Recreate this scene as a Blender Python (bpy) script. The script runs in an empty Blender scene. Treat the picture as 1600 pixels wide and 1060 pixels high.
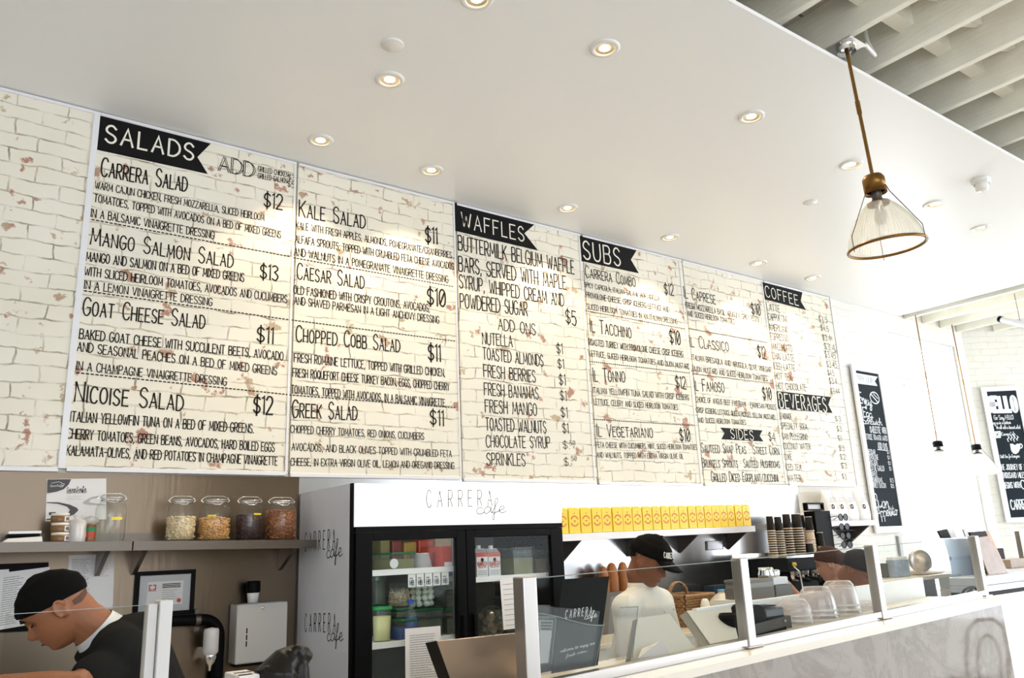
import bpy, bmesh, math, random
from math import sin, cos, pi, radians
from mathutils import Vector, Matrix
random.seed(7)
SC = bpy.context.scene
COL = SC.collection
# ------------------------------------------------------------------ camera
YAW, PIT, ROL, FPX = .64021158, .2556118, -.04194515, 1258.12
CAM = Vector((0, -4.35, 1.58))
_f = Vector((sin(YAW)*cos(PIT), cos(YAW)*cos(PIT), sin(PIT)))
_r = Vector((cos(YAW), -sin(YAW), 0)); _u = _r.cross(_f)
CR = cos(ROL)*_r + sin(ROL)*_u; CU = -sin(ROL)*_r + cos(ROL)*_u; CF = _f
cd = bpy.data.cameras.new('camera'); cam = bpy.data.objects.new('camera', cd); COL.objects.link(cam)
cd.sensor_width = 36; cd.lens = 36*FPX/1600; cd.clip_start = .05; cd.clip_end = 200
cam.matrix_world = Matrix(((CR.x, CU.x, -CF.x, CAM.x), (CR.y, CU.y, -CF.y, CAM.y), (CR.z, CU.z, -CF.z, CAM.z), (0, 0, 0, 1)))
SC.camera = cam
def ray(x, y): return CR*(x-800) - CU*(y-530) + CF*FPX
def PY(x, y, Y): d = ray(x, y); return CAM + d*((Y-CAM.y)/d.y)      # photo pixel -> point on the plane y = Y
def PX(x, y, X): d = ray(x, y); return CAM + d*((X-CAM.x)/d.x)
def PZ(x, y, Z): d = ray(x, y); return CAM + d*((Z-CAM.z)/d.z)
def PP(x, y, o, n): d = ray(x, y); return CAM + d*((o-CAM).dot(n)/d.dot(n))
# ------------------------------------------------------------------ world, lights, exposure
W = bpy.data.worlds.new('sky'); SC.world = W; W.use_nodes = True
WN = W.node_tree.nodes; WL = W.node_tree.links
bg = WN['Background']; tcw = WN.new('ShaderNodeTexCoord'); sep = WN.new('ShaderNodeSeparateXYZ'); rmp = WN.new('ShaderNodeValToRGB')
WL.new(tcw.outputs['Generated'], sep.inputs[0]); WL.new(sep.outputs['Z'], rmp.inputs[0]); WL.new(rmp.outputs[0], bg.inputs[0])
rmp.color_ramp.elements[0].position = 0; rmp.color_ramp.elements[0].color = (.88, .93, 1, 1)
rmp.color_ramp.elements[1].position = 1; rmp.color_ramp.elements[1].color = (.78, .89, 1, 1)
bg.inputs[1].default_value = 1.0
def area(name, loc, aim, sx, sy, power, col):
    l = bpy.data.lights.new(name, 'AREA'); l.shape = 'RECTANGLE'; l.size = sx; l.size_y = sy; l.energy = power; l.color = col
    o = bpy.data.objects.new(name, l); COL.objects.link(o); o.location = loc
    o.rotation_euler = (Vector(aim)-Vector(loc)).to_track_quat('-Z', 'Y').to_euler(); return o
area('window_daylight', (9.05, .25, 2.5), (7.4, -4, 1.5), 1.4, 2.4, 14, (.93, .97, 1))
area('storefront_daylight', (12.5, -5.5, 2.4), (5, -1.5, 2.6), 4.0, 3.4, 35, (.93, .97, 1))
VS = SC.view_settings; VS.view_transform = 'Standard'; VS.look = 'None'; VS.gamma = 1; VS.use_curve_mapping = False
VS.exposure = 2.12
SC.cycles.use_denoising = True
SC.cycles.max_bounces = 10; SC.cycles.transparent_max_bounces = 24; SC.cycles.sample_clamp_indirect = 6
# ------------------------------------------------------------------ mesh kit
ORG = {}
def V(*a): return Vector(a)
class MB:
    def __init__(s): s.v = []; s.f = []; s.sm = []; s.mi = []
    def add(s, vs, fs, smooth=False, mi=0):
        n = len(s.v); s.v += [Vector(v) for v in vs]
        for f in fs: s.f.append([i+n for i in f]); s.sm.append(smooth); s.mi.append(mi)
        return s
    def box(s, a, b, mi=0, bev=0):
        x0, x1 = sorted((a[0], b[0])); y0, y1 = sorted((a[1], b[1])); z0, z1 = sorted((a[2], b[2]))
        if bev > 0:
            e = min(bev, (x1-x0)/2.01, (y1-y0)/2.01, (z1-z0)/2.01)
            m = bmesh.new(); bmesh.ops.create_cube(m, size=1)
            for v in m.verts: v.co = V((x0+x1)/2+v.co.x*(x1-x0), (y0+y1)/2+v.co.y*(y1-y0), (z0+z1)/2+v.co.z*(z1-z0))
            bmesh.ops.bevel(m, geom=m.edges[:], offset=e, segments=2, affect='EDGES', profile=.5)
            m.verts.index_update()
            s.add([v.co.copy() for v in m.verts], [[v.index for v in f.verts] for f in m.faces], False, mi); m.free(); return s
        vs = [(x, y, z) for z in (z0, z1) for y in (y0, y1) for x in (x0, x1)]
        return s.add(vs, [(0, 2, 3, 1), (4, 5, 7, 6), (0, 1, 5, 4), (2, 6, 7, 3), (0, 4, 6, 2), (1, 3, 7, 5)], False, mi)
    def hexa(s, b, t, mi=0):                       # two quads, same winding
        return s.add(list(b)+list(t), [(3, 2, 1, 0), (4, 5, 6, 7), (0, 1, 5, 4), (1, 2, 6, 5), (2, 3, 7, 6), (3, 0, 4, 7)], False, mi)
    def prism(s, poly, d, mi=0):                   # polygon extruded by vector d
        n = len(poly); p = [Vector(q) for q in poly]; d = Vector(d)
        return s.add(p+[q+d for q in p], [list(range(n))[::-1], list(range(n, 2*n))]+[(i, (i+1) % n, n+(i+1) % n, n+i) for i in range(n)], False, mi)
    def poly(s, poly, mi=0): return s.add(poly, [list(range(len(poly)))], False, mi)
    def tube(s, pts, r, n=10, cap=True, smooth=True, mi=0):
        pts = [Vector(p) for p in pts]; k = len(pts); rr = r if isinstance(r, (list, tuple)) else [r]*k
        vs = []; up = None
        for i, p in enumerate(pts):
            t = (pts[min(i+1, k-1)]-pts[max(i-1, 0)])
            t = t.normalized() if t.length > 1e-9 else V(0, 0, 1)
            if up is None:
                up = V(0, 0, 1) if abs(t.z) < .9 else V(1, 0, 0)
            a = t.cross(up)
            if a.length < 1e-6: a = t.cross(V(0, 1, 0))
            a.normalize(); b = a.cross(t).normalized(); up = b
            for j in range(n):
                w = 2*pi*j/n; vs.append(p+(a*cos(w)+b*sin(w))*rr[i])
        fs = [(i*n+j, i*n+(j+1) % n, (i+1)*n+(j+1) % n, (i+1)*n+j) for i in range(k-1) for j in range(n)]
        s.add(vs, fs, smooth, mi)
        if cap:
            s.add(vs[:n], [list(range(n))], False, mi); s.add(vs[-n:], [list(range(n))[::-1]], False, mi)
        return s
    def lathe(s, prof, c=(0, 0, 0), n=28, smooth=True, mi=0, axis=None):   # prof: (r, z) from bottom to top
        c = Vector(c); q = V(0, 0, 1).rotation_difference(Vector(axis)).to_matrix() if axis is not None else Matrix.Identity(3)
        vs = []
        for r, z in prof:
            for j in range(n): vs.append(c+q @ V(r*cos(2*pi*j/n), r*sin(2*pi*j/n), z))
        fs = [(i*n+j, i*n+(j+1) % n, (i+1)*n+(j+1) % n, (i+1)*n+j) for i in range(len(prof)-1) for j in range(n)]
        return s.add(vs, fs, smooth, mi)
    def disc(s, c, r, n=24, axis=(0, 0, 1), mi=0):
        q = V(0, 0, 1).rotation_difference(Vector(axis)).to_matrix(); c = Vector(c)
        return s.add([c+q @ V(r*cos(2*pi*j/n), r*sin(2*pi*j/n), 0) for j in range(n)], [list(range(n))], False, mi)
    def ell(s, c, r, n=16, m=10, rot=None, mi=0):
        c = Vector(c); q = rot or Matrix.Identity(3); vs = []
        for i in range(m+1):
            t = -pi/2+pi*i/m
            for j in range(n): vs.append(c+q @ V(r[0]*max(cos(t), .001)*cos(2*pi*j/n), r[1]*max(cos(t), .001)*sin(2*pi*j/n), r[2]*sin(t)))
        return s.add(vs, [(i*n+j, i*n+(j+1) % n, (i+1)*n+(j+1) % n, (i+1)*n+j) for i in range(m) for j in range(n)], True, mi)
    def limb(s, pts, rad, n=14):                   # tapered closed limb with round ends
        s.tube(pts, rad, n); s.ell(pts[0], (rad[0],)*3, n); s.ell(pts[-1], (rad[-1],)*3, n); return s
    def ribbon(s, pts, w, N, d=0, mi=0):           # flat stroke of width w lying in the plane with normal N
        N = Vector(N).normalized(); p = [Vector(q) for q in pts]; k = len(p)
        if k < 2: return s
        closed = k > 3 and (p[0]-p[-1]).length < 1e-6
        L = []; R = []
        for i in range(k):
            if closed: t0 = (p[i]-p[i-1 if i > 0 else k-2]); t1 = (p[i+1 if i < k-1 else 1]-p[i])
            else: t0 = p[i]-p[i-1] if i > 0 else p[1]-p[0]; t1 = p[i+1]-p[i] if i < k-1 else p[k-1]-p[k-2]
            t0 = t0.normalized(); t1 = t1.normalized(); a = N.cross(t0); b = N.cross(t1); m = a+b
            if m.length < .5: m = b
            m.normalize(); h = w/2/max(.5, m.dot(b))
            e = V(0, 0, 0)
            if not closed and i == 0: e = -t1*w*.35
            if not closed and i == k-1: e = t0*w*.35
            L.append(p[i]+m*h+e); R.append(p[i]-m*h+e)
        return s.add(L+R, [(i, k+i, k+i+1, i+1) for i in range(k-1)], False, mi)
    def build(s, name, mat, parent=None, rel=False, fix=True):
        me = bpy.data.meshes.new(name); o = bpy.data.objects.new(name, me); COL.objects.link(o)
        org = V(0, 0, 0)
        if parent is not None: o.parent = parent; org = ORG.get(parent.name, V(0, 0, 0)); ORG[o.name] = org
        if rel: org = V(0, 0, 0)
        me.from_pydata([tuple(v-org) for v in s.v], [], s.f)
        for m in (mat if isinstance(mat, (list, tuple)) else [mat]): me.materials.append(m)
        me.polygons.foreach_set('use_smooth', s.sm); me.polygons.foreach_set('material_index', s.mi)
        if fix:
            b = bmesh.new(); b.from_mesh(me); bmesh.ops.recalc_face_normals(b, faces=b.faces[:]); b.to_mesh(b and me); b.free()
        me.update(); return o
def thing(name, label, cat, loc=(0, 0, 0), group=None):
    o = bpy.data.objects.new(name, None); COL.objects.link(o); o.location = loc; o.empty_display_size = .05
    ORG[o.name] = Vector(loc); o['label'] = label; o['category'] = cat
    if group: o['group'] = group
    return o
def tag(o, label, cat, group=None, kind=None):
    o['label'] = label; o['category'] = cat
    if group: o['group'] = group
    if kind: o['kind'] = kind
    return o
def struct(o): o['kind'] = 'structure'; return o
def recenter(o):                                   # one-mesh thing: origin to the middle of its base
    me = o.data; xs = [v.co for v in me.vertices]
    c = V(sum((min(v[i] for v in xs), max(v[i] for v in xs)))/2 if False else 0, 0, 0) if False else V((min(v.x for v in xs)+max(v.x for v in xs))/2, (min(v.y for v in xs)+max(v.y for v in xs))/2, min(v.z for v in xs))
    me.transform(Matrix.Translation(-c)); o.location = o.location+c; return o
def single(mb, name, mat, label, cat, group=None): return tag(recenter(mb.build(name, mat)), label, cat, group)
def dup(root, loc, label, rz=0, group=None, cat=None):
    r = root.copy(); COL.objects.link(r); r.location = loc; r.rotation_euler = (0, 0, rz); r['label'] = label
    if group: r['group'] = group
    for ch in list(root.children):
        c = ch.copy(); COL.objects.link(c); c.parent = r
        for g in list(ch.children):
            d = g.copy(); COL.objects.link(d); d.parent = c
    return r
def bevel(o, w=.004, seg=2):
    m = o.modifiers.new('Bevel', 'BEVEL'); m.width = w; m.segments = seg; m.limit_method = 'ANGLE'; return o
# ------------------------------------------------------------------ materials
MATS = {}
def mat(name, col, rough=.5, metal=0, spec=.5, bump=0, bscale=40, var=0, vscale=8, emit=None, es=0, coat=0, aniso=None):
    m = bpy.data.materials.new(name); m.use_nodes = True; nt = m.node_tree; N = nt.nodes; L = nt.links; b = N['Principled BSDF']
    b.inputs['Base Color'].default_value = (*col, 1); b.inputs['Roughness'].default_value = rough; b.inputs['Metallic'].default_value = metal
    b.inputs['Specular IOR Level'].default_value = spec; b.inputs['Coat Weight'].default_value = coat
    tc = N.new('ShaderNodeTexCoord')
    if var:
        n = N.new('ShaderNodeTexNoise'); n.inputs['Scale'].default_value = vscale; n.inputs['Detail'].default_value = 6
        L.new(tc.outputs['Object'], n.inputs['Vector'])
        mx = N.new('ShaderNodeMix'); mx.data_type = 'RGBA'; mx.inputs[6].default_value = (*[c*(1-var) for c in col], 1); mx.inputs[7].default_value = (*[min(1, c*(1+var)) for c in col], 1)
        L.new(n.outputs[0], mx.inputs[0]); L.new(mx.outputs[2], b.inputs['Base Color'])
    if bump:
        n = N.new('ShaderNodeTexNoise'); n.inputs['Scale'].default_value = bscale; n.inputs['Detail'].default_value = 4
        if aniso:
            mp = N.new('ShaderNodeMapping'); mp.inputs['Scale'].default_value = aniso; L.new(tc.outputs['Object'], mp.inputs[0]); L.new(mp.outputs[0], n.inputs['Vector'])
        else: L.new(tc.outputs['Object'], n.inputs['Vector'])
        bp = N.new('ShaderNodeBump'); bp.inputs['Strength'].default_value = bump; bp.inputs['Distance'].default_value = .01
        L.new(n.outputs[0], bp.inputs['Height']); L.new(bp.outputs[0], b.inputs['Normal'])
    if emit: b.inputs['Emission Color'].default_value = (*emit, 1); b.inputs['Emission Strength'].default_value = es
    MATS[name] = m; return m
def glass(name, tint=(1, 1, 1), rough=.02, refl=1.0, haze=0, hcol=(.9, .9, .9), f0=.04):
    m = bpy.data.materials.new(name); m.use_nodes = True; N = m.node_tree.nodes; L = m.node_tree.links; N.clear()
    out = N.new('ShaderNodeOutputMaterial'); t = N.new('ShaderNodeBsdfTransparent'); t.inputs[0].default_value = (*tint, 1)
    g = N.new('ShaderNodeBsdfGlossy'); g.inputs['Roughness'].default_value = rough
    lw = N.new('ShaderNodeLayerWeight'); lw.inputs[0].default_value = .5; pw = N.new('ShaderNodeMath'); pw.operation = 'POWER'; pw.inputs[1].default_value = 5; L.new(lw.outputs['Facing'], pw.inputs[0])
    fr = N.new('ShaderNodeMath'); fr.operation = 'MULTIPLY_ADD'; fr.inputs[1].default_value = .96; fr.inputs[2].default_value = f0; L.new(pw.outputs[0], fr.inputs[0])
    mu = N.new('ShaderNodeMath'); mu.operation = 'MULTIPLY'; mu.use_clamp = True; mu.inputs[1].default_value = refl; L.new(fr.outputs[0], mu.inputs[0])
    mx = N.new('ShaderNodeMixShader'); L.new(mu.outputs[0], mx.inputs[0]); L.new(t.outputs[0], mx.inputs[1]); L.new(g.outputs[0], mx.inputs[2])
    last = mx
    if haze:
        d = N.new('ShaderNodeBsdfDiffuse'); d.inputs[0].default_value = (*hcol, 1); m2 = N.new('ShaderNodeMixShader'); m2.inputs[0].default_value = haze
        L.new(mx.outputs[0], m2.inputs[1]); L.new(d.outputs[0], m2.inputs[2]); last = m2
    L.new(last.outputs[0], out.inputs[0]); MATS[name] = m; return m
def nd(N, t, **kw):
    n = N.new(t)
    for k, v in kw.items(): setattr(n, k, v)
    return n
def brick_mat(name, paint, line, linefac, patch, bump=.35, rough=.42, expose=.62):
    m = bpy.data.materials.new(name); m.use_nodes = True; N = m.node_tree.nodes; L = m.node_tree.links; b = N['Principled BSDF']
    g = nd(N, 'ShaderNodeNewGeometry'); oi = nd(N, 'ShaderNodeObjectInfo'); sp = nd(N, 'ShaderNodeSeparateXYZ'); L.new(g.outputs['Position'], sp.inputs[0])
    dt = nd(N, 'ShaderNodeVectorMath', operation='DOT_PRODUCT'); dt.inputs[1].default_value = (1, -.4, 0); L.new(g.outputs['Position'], dt.inputs[0])
    a = nd(N, 'ShaderNodeMath', operation='MULTIPLY_ADD'); a.inputs[1].default_value = 3.7; L.new(oi.outputs['Random'], a.inputs[0]); L.new(dt.outputs['Value'], a.inputs[2])
    a2 = nd(N, 'ShaderNodeMath', operation='MULTIPLY_ADD'); a2.inputs[1].default_value = 1.3; L.new(oi.outputs['Random'], a2.inputs[0]); L.new(sp.outputs['Z'], a2.inputs[2])
    cb = nd(N, 'ShaderNodeCombineXYZ'); L.new(a.outputs[0], cb.inputs[0]); L.new(a2.outputs[0], cb.inputs[1])
    nz = nd(N, 'ShaderNodeTexNoise'); nz.inputs['Scale'].default_value = 7; nz.inputs['Detail'].default_value = 5; L.new(cb.outputs[0], nz.inputs['Vector'])
    s1 = nd(N, 'ShaderNodeVectorMath', operation='SUBTRACT'); s1.inputs[1].default_value = (.5, .5, .5); L.new(nz.outputs['Color'], s1.inputs[0])
    s2 = nd(N, 'ShaderNodeVectorMath', operation='SCALE'); s2.inputs['Scale'].default_value = .048; L.new(s1.outputs[0], s2.inputs[0])
    s3 = nd(N, 'ShaderNodeVectorMath', operation='ADD'); L.new(cb.outputs[0], s3.inputs[0]); L.new(s2.outputs[0], s3.inputs[1])
    br = nd(N, 'ShaderNodeTexBrick'); L.new(s3.outputs[0], br.inputs['Vector'])
    br.inputs['Scale'].default_value = 1; br.inputs['Brick Width'].default_value = .225; br.inputs['Row Height'].default_value = .078
    br.inputs['Mortar Size'].default_value = .0046; br.inputs['Mortar Smooth'].default_value = .25
    n2 = nd(N, 'ShaderNodeTexNoise'); n2.inputs['Scale'].default_value = 9; n2.inputs['Detail'].default_value = 4; L.new(cb.outputs[0], n2.inputs['Vector'])
    r2 = nd(N, 'ShaderNodeMapRange'); r2.inputs[1].default_value = .40; r2.inputs[2].default_value = .66; r2.inputs[3].default_value = .10; r2.inputs[4].default_value = linefac; L.new(n2.outputs[0], r2.inputs[0])
    mf = nd(N, 'ShaderNodeMath', operation='MULTIPLY'); L.new(br.outputs['Fac'], mf.inputs[0]); L.new(r2.outputs[0], mf.inputs[1])
    nb = nd(N, 'ShaderNodeTexNoise'); nb.inputs['Scale'].default_value = 3.1; nb.inputs['Detail'].default_value = 3; L.new(cb.outputs[0], nb.inputs['Vector'])
    pc = nd(N, 'ShaderNodeMix', data_type='RGBA'); pc.inputs[6].default_value = (paint[0]*.86, paint[1]*.84, paint[2]*.76, 1); pc.inputs[7].default_value = (*paint, 1); L.new(nb.outputs[0], pc.inputs[0])
    c1 = nd(N, 'ShaderNodeMix', data_type='RGBA'); c1.inputs[7].default_value = (*line, 1); L.new(pc.outputs[2], c1.inputs[6]); L.new(mf.outputs[0], c1.inputs[0])
    n3 = nd(N, 'ShaderNodeTexNoise'); n3.inputs['Scale'].default_value = 7.5; n3.inputs['Detail'].default_value = 9; n3.inputs['Roughness'].default_value = .62; L.new(cb.outputs[0], n3.inputs['Vector'])
    r3 = nd(N, 'ShaderNodeMapRange'); r3.inputs[1].default_value = expose; r3.inputs[2].default_value = expose+.035; r3.inputs[4].default_value = .8; L.new(n3.outputs[0], r3.inputs[0])
    n4 = nd(N, 'ShaderNodeTexNoise'); n4.inputs['Scale'].default_value = 4; L.new(s3.outputs[0], n4.inputs['Vector'])
    pk = nd(N, 'ShaderNodeMix', data_type='RGBA'); pk.inputs[6].default_value = (.40, .30, .17, 1); pk.inputs[7].default_value = (*patch, 1)
    r4 = nd(N, 'ShaderNodeMapRange'); r4.inputs[1].default_value = .42; r4.inputs[2].default_value = .55; L.new(n4.outputs[0], r4.inputs[0]); L.new(r4.outputs[0], pk.inputs[0])
    c2 = nd(N, 'ShaderNodeMix', data_type='RGBA'); L.new(c1.outputs[2], c2.inputs[6]); L.new(pk.outputs[2], c2.inputs[7]); L.new(r3.outputs[0], c2.inputs[0])
    L.new(c2.outputs[2], b.inputs['Base Color']); b.inputs['Roughness'].default_value = rough; b.inputs['Specular IOR Level'].default_value = .16
    h = nd(N, 'ShaderNodeMath', operation='MULTIPLY_ADD'); h.inputs[1].default_value = -1; L.new(br.outputs['Fac'], h.inputs[0]); L.new(n2.outputs[0], h.inputs[2])
    bp = nd(N, 'ShaderNodeBump'); bp.inputs['Strength'].default_value = bump; bp.inputs['Distance'].default_value = .006; L.new(h.outputs[0], bp.inputs['Height']); L.new(bp.outputs[0], b.inputs['Normal'])
    MATS[name] = m; return m
def marble_mat(name, base, vein, rough):
    m = bpy.data.materials.new(name); m.use_nodes = True; N = m.node_tree.nodes; L = m.node_tree.links; b = N['Principled BSDF']
    tc = nd(N, 'ShaderNodeTexCoord')
    n = nd(N, 'ShaderNodeTexNoise'); n.inputs['Scale'].default_value = 2.2; n.inputs['Detail'].default_value = 12; n.inputs['Roughness'].default_value = .68; n.inputs['Distortion'].default_value = 1.4; L.new(tc.outputs['Object'], n.inputs['Vector'])
    r = nd(N, 'ShaderNodeValToRGB'); L.new(n.outputs[0], r.inputs[0]); e = r.color_ramp.elements
    e[0].position = .40; e[0].color = (*base, 1); e[1].position = .5; e[1].color = (*vein, 1); q = e.new(.56); q.color = (*[c*.96 for c in base], 1); q = e.new(.75); q.color = (*[c*.80 for c in base], 1)
    n2 = nd(N, 'ShaderNodeTexNoise'); n2.inputs['Scale'].default_value = 14; n2.inputs['Detail'].default_value = 8; n2.inputs['Distortion'].default_value = 2; L.new(tc.outputs['Object'], n2.inputs['Vector'])
    r2 = nd(N, 'ShaderNodeMapRange'); r2.inputs[1].default_value = .60; r2.inputs[2].default_value = .7; r2.inputs[4].default_value = .45; L.new(n2.outputs[0], r2.inputs[0])
    mx = nd(N, 'ShaderNodeMix', data_type='RGBA'); mx.inputs[7].default_value = (*[c*.8 for c in vein], 1); L.new(r.outputs[0], mx.inputs[6]); L.new(r2.outputs[0], mx.inputs[0])
    L.new(mx.outputs[2], b.inputs['Base Color']); b.inputs['Roughness'].default_value = rough; MATS[name] = m; return m
M_board = brick_mat('printed_brick', (.82, .79, .70), (.20, .155, .10), .82, (.33, .105, .055), bump=.15, rough=.42, expose=.60)
M_brick = brick_mat('painted_brick', (.80, .79, .76), (.50, .46, .40), .5, (.50, .30, .2), bump=.55, rough=.55, expose=.72)
M_ceil = mat('ceiling_paint', (.90, .90, .895), .38, spec=.5, bump=.02, bscale=3)
M_white = mat('white_paint', (.80, .80, .80), .45)
M_trim = mat('white_trim', (.74, .74, .76), .35)
M_ink = mat('lettering_ink', (.020, .014, .010), .6, spec=.2)
M_black = mat('black_banner', (.004, .004, .004), .6, spec=.15)
M_cream = mat('cream_lettering', (.80, .77, .66), .5)
M_steel = mat('brushed_steel', (.15, .13, .11), .30, metal=.92, bump=.05, bscale=30, aniso=(1, 1, 60), var=.06)
M_wallsteel = mat('steel_wall_sheet', (.19, .148, .108), .30, metal=1, bump=.05, bscale=6, aniso=(6, 1, .6), var=.05, vscale=3)
M_chrome = mat('chrome', (.78, .78, .78), .12, metal=1)
M_iron = mat('black_metal', (.004, .004, .004), .5, spec=.07)
M_rubber = mat('black_plastic', (.004, .004, .0045), .5, spec=.07)
M_dark = mat('dark_stained_wood', (.020, .012, .009), .5, bump=.1, bscale=20, var=.2)
M_paper = mat('paper', (.74, .73, .72), .6)
M_pink = mat('greyed_print', (.25, .25, .26), .6)
M_glass = glass('clear_glass', (.96, .975, .97), .01, .22)
M_guard = glass('guard_glass', (.93, .95, .945), .01, .10, f0=0)
M_jar = glass('jar_glass', (.95, .97, .96), .03, .9, haze=.008)
M_acryl = glass('acrylic', (.95, .95, .95), .03, .5, haze=.03, f0=.015)
M_concrete = mat('floor_concrete', (.60, .575, .535), .35, bump=.05, var=.12, vscale=2)
M_marble = marble_mat('counter_marble', (.34, .305, .265), (.25, .215, .185), .05)
M_wmarble = marble_mat('white_marble', (.85, .85, .86), (.62, .62, .65), .2)
M_ctop = mat('cream_countertop', (.78, .72, .62), .2, var=.04)
M_joist = mat('painted_joist', (.92, .87, .76), .6, bump=.35, bscale=60, aniso=(1, .1, 1), var=.14, vscale=6)
M_deck = mat('ceiling_board', (.66, .60, .50), .7, bump=.4, bscale=30, var=.22, vscale=5)
M_brass = mat('aged_brass', (.23, .115, .030), .32, metal=.85)
M_wood = mat('brown_wood', (.24, .13, .07), .5, bump=.2, bscale=20, aniso=(1, 1, .1), var=.25, vscale=12)
M_skin1 = mat('skin_warm', (.31, .115, .052), .5, var=.08, vscale=20)
M_skin2 = mat('skin_tan', (.22, .082, .04), .5, var=.08, vscale=20)
M_hair = mat('dark_hair', (.007, .005, .0045), .6, spec=.1, bump=.6, bscale=120, aniso=(1, 1, .15))
M_brown = mat('brown_hair', (.045, .017, .010), .6, spec=.12, bump=.6, bscale=120, aniso=(1, 1, .15))

for _m in (M_steel, M_wallsteel):
    _N = _m.node_tree.nodes; _b = _N['Principled BSDF']; _b.inputs['Anisotropic'].default_value = .85; _b.inputs['Anisotropic Rotation'].default_value = .25
    _t = _N.new('ShaderNodeTangent'); _t.direction_type = 'RADIAL'; _t.axis = 'Z'; _m.node_tree.links.new(_t.outputs[0], _b.inputs['Tangent'])
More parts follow.
